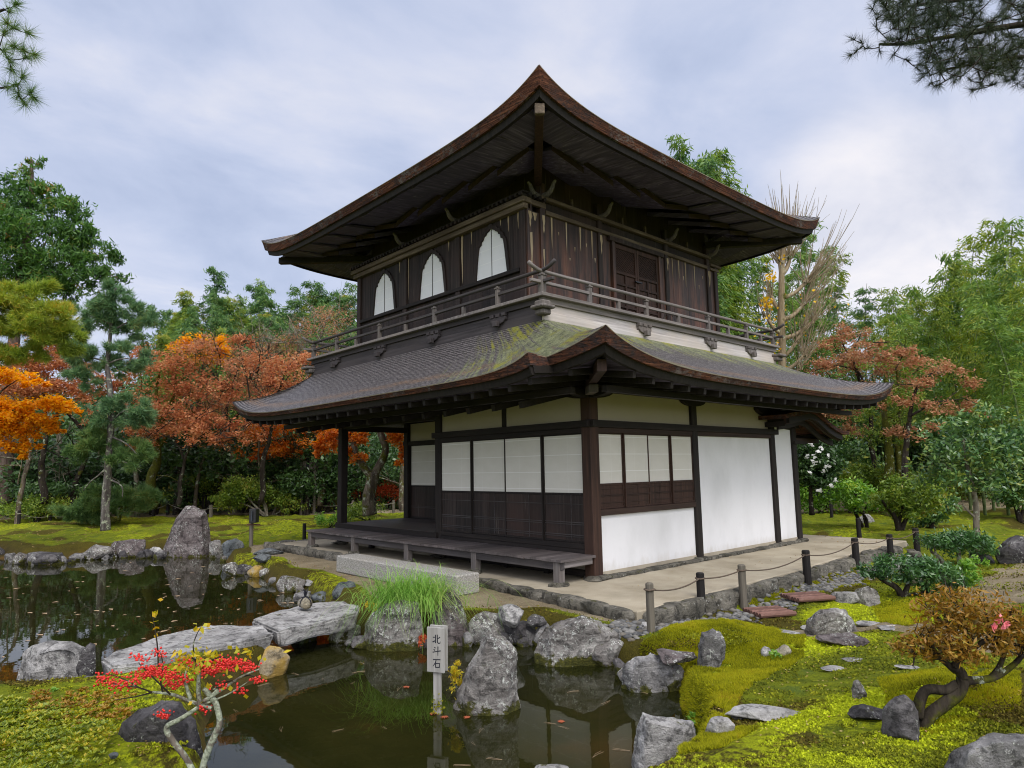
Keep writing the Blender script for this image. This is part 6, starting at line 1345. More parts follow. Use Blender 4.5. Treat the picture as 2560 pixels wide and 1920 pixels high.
# far left garden shrubs
SL = 'clipped shrubs of the far left lawn'
simple_shrub(78, 1128, [(60, 1092, 50, 16), (105, 1094, 42, 16), (82, 1102, 60, 12)], 'wide clipped shrub on the lawn left of the tall pine', 'shrub', 4200, .11, .045, SL, 5, 41, sr=.06)
simple_shrub(575, 1114, [(525, 1052, 42, 20), (555, 1058, 34, 18), (500, 1078, 40, 16)], 'layered azalea above the small lantern', 'shrub', 5200, .12, .05, SL, 5, 42, sr=.05, bark_='greytwig')
simple_shrub(592, 1112, [(590, 1078, 38, 18), (620, 1088, 28, 14)], 'low rounded azalea right of the layered one', 'shrub', 2800, .11, .045, SL, 4, 43, sr=.04, bark_='greytwig')
simple_shrub(392, 1096, [(390, 1078, 60, 14), (440, 1080, 40, 12)], 'long low clipped shrub behind the standing stone', 'shrub', 2800, .13, .05, SL, 4, 44, sr=.05)
simple_shrub(690, 1108, [(680, 1040, 62, 30), (730, 1050, 40, 34), (650, 1060, 40, 24)], 'big dark rounded shrub left of the veranda post', 'ever', 6500, .15, .06, SL, 5, 45, sr=.06)
simple_shrub(712, 1140, [(712, 1120, 28, 14), (725, 1115, 18, 10)], 'small leafy bush on crooked stems by the end of the veranda', 'fresh', 1300, .07, .03, SL, 4, 46, sr=.02)
simple_shrub(800, 1128, [(790, 1102, 52, 12), (770, 1112, 40, 10), (740, 1108, 30, 12)], 'low olive bush in front of the old maple seen through the veranda', 'shrub', 2600, .08, .035, SL, 4, 47, sr=.02)
simple_shrub(830, 1100, [(800, 1062, 46, 14), (850, 1060, 40, 16), (770, 1068, 20, 10), (875, 1072, 16, 14)], 'bright coral-red shrub behind the old maple trunk', 'pinkred', 4200, .11, .05, SL, 5, 48, sr=.03, bark_='greytwig')
simple_shrub(110, 1100, [(110, 1062, 60, 16), (180, 1060, 50, 16), (40, 1060, 50, 18)], 'dark shady shrub behind the wide clipped one', 'ever', 3500, .15, .06, SL, 4, 49, D=26)
simple_shrub(455, 1098, [(440, 1040, 40, 22), (470, 1030, 36, 20)], 'olive bush behind the layered azalea', 'shrub', 3000, .14, .055, SL, 4, 50, D=28)

# berry bush in the bottom left corner
p = atz(415, 1650, -.12); D0 = depth(p); BB = empty('berry_bush', tuple(p), 'leafless lichen-covered bush hung with red berries in the bottom left corner', 'bush'); mb = MB(); q = lambda *a: px_path(a, D0)
limb(mb, q((428, 1690), (440, 1640, D0), (462, 1590, D0), (474, 1560), (467, 1522), (455, 1505), (441, 1488)), .020, .013, 6, .012, 9, 1, .55); limb(mb, q((428, 1700), (406, 1645), (372, 1600), (360, 1572), (392, 1552), (440, 1518), (470, 1490)), .019, .010, 6, .012, 9, 2, .55); limb(mb, q((455, 1530), (410, 1515), (370, 1500), (330, 1495)), .014, .007, 6, .012, 8, 3, .5)
limb(mb, q((432, 1530), (428, 1490), (430, 1450), (426, 1430)), .016, .008, 6, .01, 7, 4, .5); limb(mb, q((440, 1515), (480, 1490), (520, 1462), (560, 1445)), .014, .004, 6, .01, 6, 5, .4); limb(mb, q((440, 1520), (490, 1500), (540, 1470)), .008, .003, 6, .01, 6, 6, .4); limb(mb, q((410, 1512), (398, 1470), (405, 1440)), .012, .006, 5, .01, 7, 7, .5)
mb.build('trunk', BK['lichen'], BB, smooth=True)
mb = MB()
for k, a in enumerate(([(330, 1495), (300, 1485), (260, 1480), (215, 1470)], [(330, 1495), (290, 1505), (245, 1512)], [(300, 1487), (270, 1470), (235, 1458)], [(350, 1498), (345, 1470), (350, 1440), (345, 1408)], [(428, 1440), (418, 1400), (425, 1370), (440, 1345)], [(345, 1440), (342, 1390), (334, 1340), (332, 1322)], [(520, 1462), (540, 1460), (565, 1468)], [(426, 1430), (400, 1415), (360, 1412)], [(440, 1450), (470, 1420), (510, 1425)], [(370, 1500), (330, 1460), (300, 1430)], [(460, 1490), (500, 1470), (520, 1490)], [(430, 1440), (450, 1425), (480, 1432), (520, 1440)])): limb(mb, q(*a), .006, .0022, 5, .012, 5, 10+k, .2)
mb.build('twigs', BK['dark'], BB)
bc = [(225, 1470, 26, 12, 26), (262, 1478, 30, 14, 40), (290, 1468, 22, 12, 30), (320, 1452, 26, 14, 60), (345, 1450, 26, 16, 60), (368, 1462, 26, 12, 40), (395, 1470, 20, 12, 30), (470, 1440, 36, 14, 90), (500, 1432, 36, 14, 90), (452, 1448, 20, 12, 50), (535, 1440, 22, 14, 40), (556, 1468, 14, 8, 22), (300, 1420, 26, 10, 20), (345, 1412, 18, 10, 16), (400, 1430, 20, 10, 20), (375, 1480, 20, 8, 26), (350, 1545, 16, 8, 26), (440, 1530, 16, 10, 16), (520, 1490, 20, 8, 14), (240, 1455, 30, 8, 12), (480, 1480, 26, 10, 18)]
bm_ = bmesh.new(); bmesh.ops.create_icosphere(bm_, subdivisions=1, radius=.0066); iv2 = np.array([v.co[:] for v in bm_.verts]); if2 = np.array([[v.index for v in f.verts] for f in bm_.faces]); bm_.free(); V_, F_ = [], []; rg = np.random.default_rng(5)
for x, y, rx, ry, n_ in bc:
    for _ in range(int(n_*1.7)):
        c = pt(x+rg.normal()*rx*.5, y+rg.normal()*ry*.5, D0+rg.normal()*.10); V_.append(iv2*rg.uniform(.8, 1.25)+c); F_.append(if2+len(F_)*len(iv2))
link('berries', npmesh('berries', np.concatenate(V_), np.concatenate(F_)), LF['berry'], BB, smooth=True)
P = np.concatenate([np.array([pt(x+rg.normal()*rx, y+rg.normal()*ry, D0+rg.normal()*.06) for _ in range(n_)]) for x, y, rx, ry, n_ in ((425, 1420, 22, 12, 46), (445, 1440, 26, 10, 46), (400, 1430, 18, 12, 26), (470, 1420, 14, 8, 16), (335, 1340, 8, 22, 10), (437, 1355, 12, 16, 10), (530, 1412, 30, 8, 22), (460, 1500, 30, 20, 12))])
V, F = leaves(P, .045, .026, .4); link('leaves', npmesh('leaves', V, F), LF['yellow'], BB)
# low azalea carpet at the bottom left and the red-tinged one above it
def carpet(px, n, leaf, L_, W_, label, hgt, seed, kind_='low_azalea', up=1.0):
    rg = np.random.default_rng(seed); q = np.array([atz(x, y, -.10)[:2] for x, y in px]); lo, hi = q.min(0), q.max(0); C_ = lo+(hi-lo)*rg.random((n*3//28, 2))
    ins = np.zeros(len(C_), bool); 
    for a, b in zip(q, np.roll(q, -1, 0)):
        c = ((a[1] > C_[:, 1]) != (b[1] > C_[:, 1])); ins ^= c & (C_[:, 0] < (b[0]-a[0])*(C_[:, 1]-a[1])/(b[1]-a[1]+1e-12)+a[0])
    C_ = C_[ins]; z = ground(C_[:, 0], C_[:, 1]); z = np.maximum(z, -.25); hh = hgt*(.35+.65*vnoise(C_[:, 0], C_[:, 1], 4.5, seed)); k = max(1, n//max(1, len(C_)))
    tip = np.stack([C_[:, 0], C_[:, 1], z+hh*(.45+.55*rg.random(len(C_)))], 1); P = np.repeat(tip, k, 0); a = rg.uniform(0, 6.28, len(P)); T = np.stack([np.cos(a), np.sin(a), .25+.5*rg.random(len(P))], 1); P = P+T*L_*.45
    V, F = leaves(P, L_, W_, up, 0, rng=rg, dirs=T); o = empty(kind_, (float(q[:, 0].mean()), float(q[:, 1].mean()), -.1), label, 'shrub'); link('foliage', npmesh('foliage', V, F), LF[leaf], o)
    return o
carpet([(-40, 1540), (120, 1530), (200, 1560), (250, 1600), (235, 1640), (260, 1740), (-40, 1760)], 12000, 'low', .034, .011, 'low bright green azalea carpet in the bottom left corner', .13, 51)
carpet([(60, 1500), (200, 1490), (300, 1520), (280, 1575), (180, 1570), (60, 1545)], 2600, 'red_azalea', .035, .012, 'reddish-green low azalea between the flat stone and the green carpet', .09, 52)
carpet([(-40, 1522), (60, 1518), (120, 1535), (60, 1570), (-40, 1580)], 1800, 'low', .04, .015, 'small green azalea clump at the left edge below the grey slab', .13, 53)
tree('fern', 'small bright fern frond beside the big grey boulder at the left', atz(108, 1500, -.15), [], px_cluster([(108, 1498, 11, 14)], depth(atz(108, 1500, -.15))), 60, 'fresh', .06, .02, cat='plant', seed=61)
# little plants on the shore of the moss mound
for i, (x, y, lab) in enumerate(((1498, 1548, 'pale green leaves of a small plant at the left foot of the moss mound'), (1550, 1572, 'green sprig at the water edge between the mound and the pale wedge'), (1678, 1412, 'tiny green tuft by the rough stone in the moss mound'), (1450, 1440, 'small orange tuft beside the flat brownish rock'))):
    b_ = atg(x, y+8); tree('small_plant', lab, b_, [], px_cluster([(x, y, 12, 9)], depth(b_)-.05), 70, 'fresh' if i != 3 else 'orange', .035, .018, cat='plant', seed=70+i)

# moss tufts over the near ground
def moss_mat():
    t = NT('moss_tufts'); a = t.n('ShaderNodeVertexColor'); a.layer_name = 'mask'; sp = t.n('ShaderNodeSeparateColor'); t.l(a.outputs[0], sp.inputs[0]); isl = t.island(); n1 = t.noise(1.9, 7, .65); n2 = t.noise(14, 6, .72)
    c = t.ramp(t.math('ADD', t.math('MULTIPLY', n1, .55), t.math('MULTIPLY', isl, .35)), [(.2, (.042, .05, .007)), (.4, (.115, .132, .010)), (.55, (.205, .215, .014)), (.72, (.31, .31, .018))])
    c = t.mix(t.math('MULTIPLY', t.step(t.math('ADD', sp.outputs[1], t.math('MULTIPLY', t.math('SUBTRACT', n2, .5), 1.6)), .40, .70), .9), c, t.ramp(isl, [(0, (.04, .032, .008)), (.6, (.11, .075, .016)), (1, (.14, .13, .02))]))
    c = t.mix(t.step(t.math('ADD', sp.outputs[2], t.math('MULTIPLY', t.math('SUBTRACT', n2, .5), 1.8)), .5, .8), c, t.mix(isl, (.29, .35, .012), (.47, .53, .018)))
    return t.done(c, .85, .1)
def scatter_moss(n, seed):
    rg = np.random.default_rng(seed); u = rg.random((n, 2)); xs, ys = u[:, 0]*2700-250, 1180+u[:, 1]**.8*520; P = []
    d = _fw+np.outer(xs*K-1280, _r)/CF-np.outer(ys*K-960, _u)/CF; t = (-.12-_C[2])/d[:, 2]; P = _C+d*t[:, None]
    for _ in range(3):
        z = ground(P[:, 0], P[:, 1]); P = _C+d*((z-_C[2])/d[:, 2])[:, None]
    sd = sdist(P[:, :2]); dist = np.linalg.norm(P-_C, axis=1)
    inplat = (P[:, 0] > -1.5) & (P[:, 1] > -2.3) & (P[:, 1] < 9.4) & (P[:, 0] < 8.4)
    ok = (sd > .04) & (dist < 17) & ~inplat & ~((P[:, 0] > -4.4) & (P[:, 0] < -.9) & (P[:, 1] > -2.0) & (P[:, 1] < 10.4) & (sd > .30+.2*rg.random(len(P))))
    pl = 1-ss(np.minimum.reduce([np.hypot(P[:, 0]-a[0], P[:, 1]-a[1]) for a in [atz(x, y, -.15) for x, y in ((1600, 1350), (1720, 1362), (1800, 1358), (1880, 1352), (1990, 1372), (2060, 1395), (2120, 1420), (2200, 1450), (2150, 1290), (2200, 1310), (2190, 1260))]]), .15, .5)
    ok &= rg.random(len(P)) > pl*1.3
    ok &= vnoise(P[:, 0], P[:, 1], 2.3, 5)*.6+vnoise(P[:, 0], P[:, 1], 7, 6)*.4 > .38
    return P[ok], dist[ok]
MP, md = scatter_moss(230000, 77)
sz = (.0055+.0015*md)*(.7+.6*RNG.random(len(md))); T = rnd_dirs(len(MP), .9); V, F = leaves(MP+np.array([0, 0, .006])+T*sz[:, None]*.3, 1, 1, .2, dirs=T)
cen = np.repeat(MP, 4, 0); V = cen+(V-np.repeat(MP+np.array([0, 0, .006])+T*sz[:, None]*.3, 4, 0))*np.repeat(np.stack([sz, sz, sz], 1), 4, 0)*np.array([1, 1, 1])+np.repeat(T*sz[:, None]*.35, 4, 0)
me = npmesh('moss', V, F); i_ = np.clip(np.searchsorted(gx_, MP[:, 0]), 0, nu-1), np.clip(np.searchsorted(gy_, MP[:, 1]), 0, nv-1)
ca = me.color_attributes.new('mask', 'FLOAT_COLOR', 'POINT'); m_ = np.stack([sand[i_[1], i_[0]], brown[i_[1], i_[0]], bright[i_[1], i_[0]], np.ones(len(MP))], 1); ca.data.foreach_set('color', np.repeat(m_, 4, 0).astype(np.float32).ravel())
kind(link('moss', me, moss_mat()), 'stuff')

# thick haircap moss on the mound and along the water's edge
def in_poly(P, px, z):
    q = np.array([atz(x, y, z)[:2] for x, y in px]); ins = np.zeros(len(P), bool)
    for a, b in zip(q, np.roll(q, -1, 0)):
        c = ((a[1] > P[:, 1]) != (b[1] > P[:, 1])); ins ^= c & (P[:, 0] < (b[0]-a[0])*(P[:, 1]-a[1])/(b[1]-a[1]+1e-12)+a[0])
    return ins, q
def haircap(px, n, z, seed, L_=.030, per=7):
    rg = np.random.default_rng(seed); _, q = in_poly(np.zeros((1, 2)), px, z); lo, hi = q.min(0), q.max(0); P = lo+(hi-lo)*rg.random((n*2, 2)); P = P[in_poly(P, px, z)[0]][:n]
    P = P[(sdist(P) > -.06) & (vnoise(P[:, 0], P[:, 1], 5.5, seed)+.5*vnoise(P[:, 0], P[:, 1], 14, seed+1) > .45)]
    h = lambda a, b: ground(P[:, 0]+a, P[:, 1]+b); z0 = h(0, 0); e = .05; N = np.stack([-(h(e, 0)-h(-e, 0))/(2*e), -(h(0, e)-h(0, -e))/(2*e), np.ones(len(P))], 1); N /= np.linalg.norm(N, axis=1, keepdims=True)
    return needles(np.column_stack([P, z0-.004]), N, L_, .0075, per, .42, rg)
VF = [haircap(*a) for a in (([(1345, 1405), (1400, 1372), (1470, 1335), (1530, 1318), (1640, 1326), (1740, 1356), (1735, 1400), (1660, 1450), (1600, 1500), (1580, 1545), (1520, 1585), (1470, 1560), (1470, 1490), (1440, 1440)], 30000, -.08, 31), ([(1480, 1600), (1560, 1590), (1640, 1600), (1560, 1659), (1470, 1659)], 5000, -.15, 33), ([(1900, 1500), (2090, 1480), (2212, 1520), (2212, 1600), (2020, 1640), (1930, 1600)], 9000, -.1, 34, .022),
      ([(1880, 1290), (2000, 1285), (2050, 1320), (1960, 1370), (1900, 1340)], 5000, -.15, 35, .028), ([(1600, 1300), (1760, 1235), (1860, 1225), (1880, 1250), (1740, 1290), (1640, 1315)], 9000, -.2, 36, .028))]
off = np.cumsum([0]+[len(v) for v, f in VF]); HC = leaf_mat('haircap_moss', [(.06, .05, .008), (.13, .14, .010), (.26, .275, .014), (.40, .40, .018), (.50, .46, .022), (.26, .15, .025)], .8, .1, .4, vscale=2.2)
kind(link('moss', npmesh('moss', np.concatenate([v for v, f in VF]), np.concatenate([f+o for (v, f), o in zip(VF, off)])), HC), 'stuff')
# leaves and needles floating on the pond
def litter(n, px, z, L_, seed):
    rg = np.random.default_rng(seed); _, q = in_poly(np.zeros((1, 2)), px, z); lo, hi = q.min(0), q.max(0); P = lo+(hi-lo)*rg.random((n*3, 2)); P = P[in_poly(P, px, z)[0]]; P = P[sdist(P) > .1][:n]
    zz = ground(P[:, 0], P[:, 1]); onp = (P[:, 0] > -1.0) & (P[:, 1] > -1.7) & (P[:, 0] < 8.2) & (P[:, 1] < 9.2); zz = np.where(onp, 0, zz); a = rg.uniform(0, 6.28, len(P))
    return leaves(np.column_stack([P, zz+.012]), L_, L_*.55, 3.0, rng=rg, dirs=np.stack([np.cos(a), np.sin(a), rg.normal(size=len(P))*.2], 1))
VL = [litter(*a) for a in ((2600, [(0, 1110), (640, 1110), (640, 1165), (540, 1190), (330, 1180), (0, 1185)], -.05, .055, 1), (500, [(1500, 1400), (1700, 1330), (2212, 1330), (2212, 1659), (1560, 1659)], -.1, .022, 2), (260, [(620, 1200), (1330, 1340), (1300, 1350), (780, 1290), (600, 1240)], -.08, .03, 3), (900, [(1740, 1120), (2212, 1120), (2212, 1230), (1760, 1190)], -.1, .05, 4), (120, [(1240, 1250), (1700, 1170), (1800, 1180), (1420, 1290)], 0, .03, 5), (300, [(0, 1500), (230, 1490), (420, 1600), (400, 1659), (0, 1659)], -.1, .024, 6))]
off = np.cumsum([0]+[len(v) for v, f in VL]); kind(link('leaf_litter', npmesh('leaf_litter', np.concatenate([v for v, f in VL]), np.concatenate([f+o for (v, f), o in zip(VL, off)])), leaf_mat('fallen_leaf_litter', [(.14, .07, .03), (.30, .19, .08), (.42, .32, .14), (.36, .13, .05)], .8, .1, .1)), 'stuff')
def maple_leaf_mesh(r):
    pts = []
    for k in range(7):
        a = R(-105+35*k)+math.pi/2; pts.append((math.cos(a)*r, math.sin(a)*r, .002*(k % 2))); a2 = a+R(17.5); pts.append((math.cos(a2)*r*.42, math.sin(a2)*r*.42, .004))
    pts[-1] = (0, -r*.9, .001); return MB().add(pts+[(0, 0, .005)], [(i, (i+1) % len(pts), len(pts)) for i in range(len(pts))])
ml_ = maple_leaf_mesh(.036).build('fallen_leaf', LF['redleaf'], None); tag(ml_, 'x', 'leaf')
for i, (x, y, lab) in enumerate(((1008, 1549, 'red maple leaf afloat at the front of the standing pond rock'), (960, 1549, 'red maple leaf afloat between the sign post and the pond rock'), (938, 1541, 'red maple leaf stuck against the sign post at the waterline'), (1212, 1558, 'pinkish maple leaf afloat right of the pond rock'), (877, 1484, 'reddish maple leaf afloat left of the sign'))):
    q = atz(x, y, ZW+.004); o = ml_ if i == 0 else dup(ml_, q); o.location = q; o.rotation_euler = (0, 0, i*1.9); o.scale = (1.0+.15*(i % 3),)*3; o['label'] = lab
lf_ = MB().add([(-.035, 0, 0), (-.005, .017, .004), (.035, 0, .002), (-.005, -.017, .003)], [(0, 1, 2, 3)]).build('floating_leaf', LF['litter'], None); tag(lf_, 'small tan leaf drifting on the far pond', 'leaf', 'leaves drifting on the far pond')
rg = np.random.default_rng(21); k = 0
while k < 110:
    x, y = rg.uniform(0, 640), 1215+rg.random()**1.2*240; q = atz(x, y, ZW+.004)
    if sdist(q[None, :2])[0] > -.25: continue
    o = lf_ if k == 0 else dup(lf_, q); o.location = q; o.rotation_euler = (0, 0, rg.uniform(0, 6.28)); o.scale = (rg.uniform(.8, 2.0),)*3; k += 1
nd_ = MB().tube([(-.07, 0, 0), (0, .008, .003), (.075, -.004, 0)], .0009, 4).tube([(-.07, 0, .002), (0, -.012, .003), (.07, -.03, 0)], .0009, 4).build('pine_needle', LF['litter'], None); tag(nd_, 'fallen pine needle drifting on the near pond', 'needle', 'needles drifting on the near pond'); k = 0
while k < 30:
    x, y = rg.uniform(470, 1480), rg.uniform(1420, 1655); q = atz(x, y, ZW+.004)
    if sdist(q[None, :2])[0] > -.1: continue
    o = nd_ if k == 0 else dup(nd_, q); o.location = q; o.rotation_euler = (0, 0, rg.uniform(0, 6.28)); o.scale = (rg.uniform(.5, 1.0),)*3; k += 1

# ------------------------------------------------------------------ trees
def zbase(x, y, D):
    q = pt(x, y, D); return np.array([q[0], q[1], gz(q[0], q[1])])
def pine_crown(parent, blobs, D, mat, tufts, L_, W_, per, rng, name='needles', spread=.75):
    P = blob_pts(blobs, tufts, .16, None, .55, rng); c = np.array(blobs)[:, :3]
    i = np.argmin(((P[:, None]-c[None])**2).sum(2), 1) if len(P)*len(c) < 4e6 else rng.integers(0, len(c), len(P)); D_ = P-c[i]; D_ /= np.linalg.norm(D_, axis=1, keepdims=True)+1e-6; D_[:, 2] += .35; D_ /= np.linalg.norm(D_, axis=1, keepdims=True)
    V, F = needles(P, D_, L_, W_, per, spread, rng); return link(name, npmesh(name, V, F), LF[mat], parent), P
def boughs(mb, P, c0, n, r, rn):
    for k in range(n):
        q = Vector(P[rn.randrange(len(P))]); a = Vector(c0(q)); mb.tube(wob_path([a, a.lerp(q, .5)+Vector((0, 0, -.04*(q-a).length)), q], 3, .02, k), [r*(1-.8*i/6) for i in range(7)], 5, cap=False)
# tall thin pine on the far lawn
D0 = 21.8; b_ = atg(226, 1145); D0 = depth(b_); rng = np.random.default_rng(81); rn = random.Random(81)
TP = empty('pine_tree', tuple(b_), 'tall slender pine with tiers of blue-green needle pads on the far lawn', 'tree'); mb = MB()
tr = px_path([(226, 1147), (228, 1110), (231, 1050), (233, 1000), (238, 950), (240, 900), (238, 840), (232, 790), (236, 740), (242, 690), (247, 640), (250, 622)], D0); limb(mb, tr, .15, .03, 4, .03, 12, 3, .22)
for a in ([(233, 1010), (215, 1025), (195, 1040), (180, 1060)], [(236, 985), (260, 995), (285, 1005), (305, 1020)], [(240, 885), (218, 888), (210, 910)], [(238, 940), (200, 950), (160, 975)], [(236, 940), (275, 960), (300, 985)], [(232, 1035), (262, 1050), (265, 1075)], [(238, 700), (215, 690), (190, 680)], [(238, 720), (270, 700), (290, 690)], [(235, 780), (205, 775), (180, 770)], [(235, 785), (270, 775), (305, 780)], [(238, 850), (205, 815), (190, 810)], [(240, 910), (262, 890), (280, 885)]): limb(mb, px_path(a, D0), .04, .012, 4, .04, 6, len(a), .2)
mb.build('trunk', BK['pine'], TP, smooth=True)
bl = px_cluster([(196, 676, 38, 28), (190, 700, 26, 20), (262, 662, 34, 22), (296, 678, 34, 22), (248, 634, 28, 14), (270, 706, 30, 18), (225, 690, 24, 20), (320, 690, 14, 14), (180, 760, 34, 22), (215, 772, 34, 22), (258, 770, 38, 24), (240, 790, 30, 16), (312, 782, 14, 20), (165, 765, 20, 16), (186, 812, 30, 14), (200, 830, 20, 10), (265, 872, 38, 18), (300, 878, 22, 16), (245, 890, 20, 12), (240, 900, 40, 16), (285, 902, 38, 18), (310, 900, 18, 16), (195, 895, 24, 12)], D0)
pine_crown(TP, [(*b[:3], b[3]*1.15, b[4]*1.15, b[5]*1.2) for b in bl], D0, 'bluepine', 4200, .20, .020, 16, rng)
bl2 = px_cluster([(200, 945, 36, 22), (172, 965, 26, 16), (210, 968, 30, 14), (290, 975, 32, 20), (305, 992, 24, 18), (268, 990, 26, 14), (160, 985, 26, 14)], D0)
pine_crown(TP, bl2, D0, 'pine', 1600, .20, .020, 16, rng, 'lower_needles')
b_ = atg(240, 1128); D1 = depth(b_)-.6; LP = empty('low_pine', tuple(b_), 'low wide pine bush spreading round the foot of the tall slender pine', 'tree'); mb = MB()
for a in ([(255, 1125), (262, 1098), (270, 1078)], [(250, 1126), (210, 1100), (180, 1088)], [(262, 1098), (300, 1085)], [(236, 1120), (232, 1090)]): limb(mb, px_path(a, D1), .07, .03, 4, .03, 7, 5, .2)
mb.build('trunk', BK['mossy'], LP, smooth=True)
pine_crown(LP, px_cluster([(200, 1080, 38, 16), (245, 1072, 44, 16), (295, 1070, 36, 15), (180, 1100, 38, 18), (215, 1102, 40, 18), (150, 1108, 26, 14), (275, 1085, 40, 16), (320, 1078, 20, 12), (160, 1122, 20, 10), (310, 1090, 16, 14)], D1), D1, 'pine', 3600, .20, .018, 16, rng)
# cloud-pruned pine at the left edge: its trunk stands outside the photo
D0 = 15.5; b_ = zbase(-120, 1100, D0); RP = empty('cloud_pruned_pine', tuple(b_), 'golden-green cloud-pruned pine pads reaching in from the left edge', 'tree'); mb = MB()
limb(mb, px_path([(-120, 1135), (-110, 950), (-90, 820), (-60, 740), (0, 716), (40, 700)], D0), .2, .05, 5, .05, 10, 7, .2); limb(mb, px_path([(-90, 820), (-60, 700), (0, 655), (60, 640)], D0), .1, .03, 5, .05, 8, 8, .2); limb(mb, px_path([(-100, 850), (-40, 790), (20, 775)], D0), .07, .02, 5, .05, 8, 9, .2); limb(mb, px_path([(0, 716), (80, 705), (130, 715)], D0), .05, .015, 5, .04, 6, 10, .2)
mb.build('trunk', BK['dark'], RP, smooth=True); rng = np.random.default_rng(82)
pine_crown(RP, px_cluster([(20, 632, 58, 18), (75, 632, 44, 16), (-30, 640, 40, 20), (30, 672, 70, 22), (95, 672, 56, 24), (125, 690, 44, 28), (60, 705, 70, 26), (140, 725, 34, 24), (-20, 690, 50, 24), (105, 745, 46, 22), (35, 760, 50, 16), (0, 772, 40, 16), (60, 772, 36, 14), (80, 725, 50, 22)], D0), D0, 'redpine', 6200, .15, .012, 16, rng)
# cypress behind it
D0 = 27.; b_ = zbase(4, 1082, D0); mbp = [([(4, 1086), (8, 1000), (16, 880), (26, 760), (45, 600), (66, 440), (68, 345)], .42, .05)]
tree('cypress_tree', 'big bushy dark green cypress rising at the left edge behind the pine pads', b_, [(px_path(a, D0), r, s_) for a, r, s_ in mbp]+[(px_path([(60, 560), (120, 590), (160, 560)], D0), .06, .02), (px_path([(55, 620), (80, 560), (110, 500)], D0), .07, .02), (px_path([(50, 620), (130, 600), (210, 590), (255, 600)], D0), .06, .015)],
  px_cluster([(68, 362, 22, 28), (62, 410, 44, 40), (110, 425, 40, 34), (20, 430, 40, 44), (60, 470, 70, 44), (130, 465, 50, 38), (165, 490, 36, 36), (0, 490, 60, 50), (95, 520, 80, 44), (175, 535, 48, 40), (215, 560, 40, 34), (30, 560, 80, 44), (130, 580, 80, 36), (240, 585, 28, 30), (60, 610, 80, 34), (190, 610, 54, 30), (110, 640, 60, 30), (-60, 480, 60, 90), (-50, 600, 60, 70)], D0), 26000, 'cypress', .24, .06, 'cedar', seed=91, sub=.17, shell=.62, amp=.06, droop=.5)
# golden maple at the left edge
D0 = 17.5; b_ = zbase(-60, 1110, D0)
tree('golden_maple', 'golden orange maple spray hanging in from the left edge', b_, [(px_path(a, D0), r, s_) for a, r, s_ in (([(-60, 1135), (-50, 1000), (-30, 930), (20, 890), (80, 870), (130, 868)], .12, .012), ([(-30, 930), (30, 930), (90, 940)], .05, .008), ([(-40, 960), (20, 965), (60, 975)], .04, .006), ([(-30, 900), (0, 850), (40, 820)], .05, .008))],
  px_cluster([(20, 812, 44, 16), (75, 830, 28, 10), (120, 872, 44, 14), (150, 885, 26, 10), (90, 880, 46, 12), (40, 905, 54, 16), (100, 915, 44, 14), (20, 930, 50, 18), (70, 940, 34, 12), (10, 965, 40, 14), (50, 965, 30, 12), (60, 985, 20, 10), (-30, 900, 50, 40), (115, 930, 24, 8), (0, 880, 46, 18)], D0), 15000, 'gold', .10, .055, seed=92, sub=.18, up=1.2, shell=.3)
MP_ = 'autumn maples behind the pond'
def maple(x, yb, D, blobs, n, leaf, label, paths, L_=.12, W_=.06, bark_='dark', seed=0, bare=0, kind_='maple_tree', group=MP_, up=1.0, sub=.2, shell=.35):
    return tree(kind_, label, zbase(x, yb, D), [(px_path(a, D), r, s_) for a, r, s_ in paths], px_cluster(blobs, D), n, leaf, L_, W_, bark_, group=group, seed=seed, bare=bare, up=up, sub=sub, shell=shell, amp=.12)
maple(95, 1085, 25, [(60, 800, 60, 26), (120, 770, 50, 26), (150, 800, 50, 26), (100, 840, 70, 22), (170, 850, 50, 20), (30, 850, 60, 22), (190, 900, 40, 14), (100, 740, 50, 24), (20, 770, 50, 30), (210, 830, 40, 26)], 13000, 'rust', 'rust-red maple between the left edge and the tall slender pine', [([(95, 1086), (92, 1000), (100, 920), (90, 850), (70, 790)], .14, .02), ([(98, 930), (130, 880), (150, 810)], .08, .015), ([(100, 925), (60, 880), (20, 850)], .07, .015)], seed=101)
maple(328, 1095, 25.5, [(330, 770, 56, 26), (300, 810, 50, 26), (370, 790, 60, 28), (350, 840, 70, 26), (300, 870, 60, 22), (400, 850, 60, 28), (380, 900, 70, 22), (320, 920, 60, 20), (420, 760, 56, 22), (430, 810, 50, 26), (440, 900, 50, 20)], 7500, 'rust', 'russet maple with a mossy trunk just right of the tall slender pine', [([(322, 1096), (326, 1050), (334, 1000), (338, 960), (345, 900), (340, 850), (345, 800)], .24, .03), ([(336, 985), (360, 940), (385, 920), (410, 900)], .1, .02), ([(340, 930), (375, 860), (380, 800)], .1, .02), ([(336, 960), (325, 890), (318, 830)], .08, .02), ([(330, 1025), (360, 1030), (395, 1040)], .03, .012)], bark_='mossy', seed=102, bare=4)
maple(470, 1080, 28, [(470, 760, 60, 24), (520, 790, 60, 28), (440, 740, 40, 16), (480, 830, 70, 28), (550, 830, 60, 28), (520, 880, 70, 24), (590, 790, 56, 26), (600, 850, 60, 24), (450, 880, 50, 20), (560, 900, 60, 20), (640, 830, 44, 26)], 7500, 'brown', 'fading brown maple in the middle of the left-hand maples', [([(470, 1082), (474, 1000), (485, 920), (500, 840), (520, 780)], .16, .02), ([(485, 930), (540, 870), (590, 820)], .08, .015), ([(480, 930), (450, 860), (440, 780)], .07, .015), ([(495, 860), (560, 800), (610, 760)], .06, .012)], seed=103, bare=5)
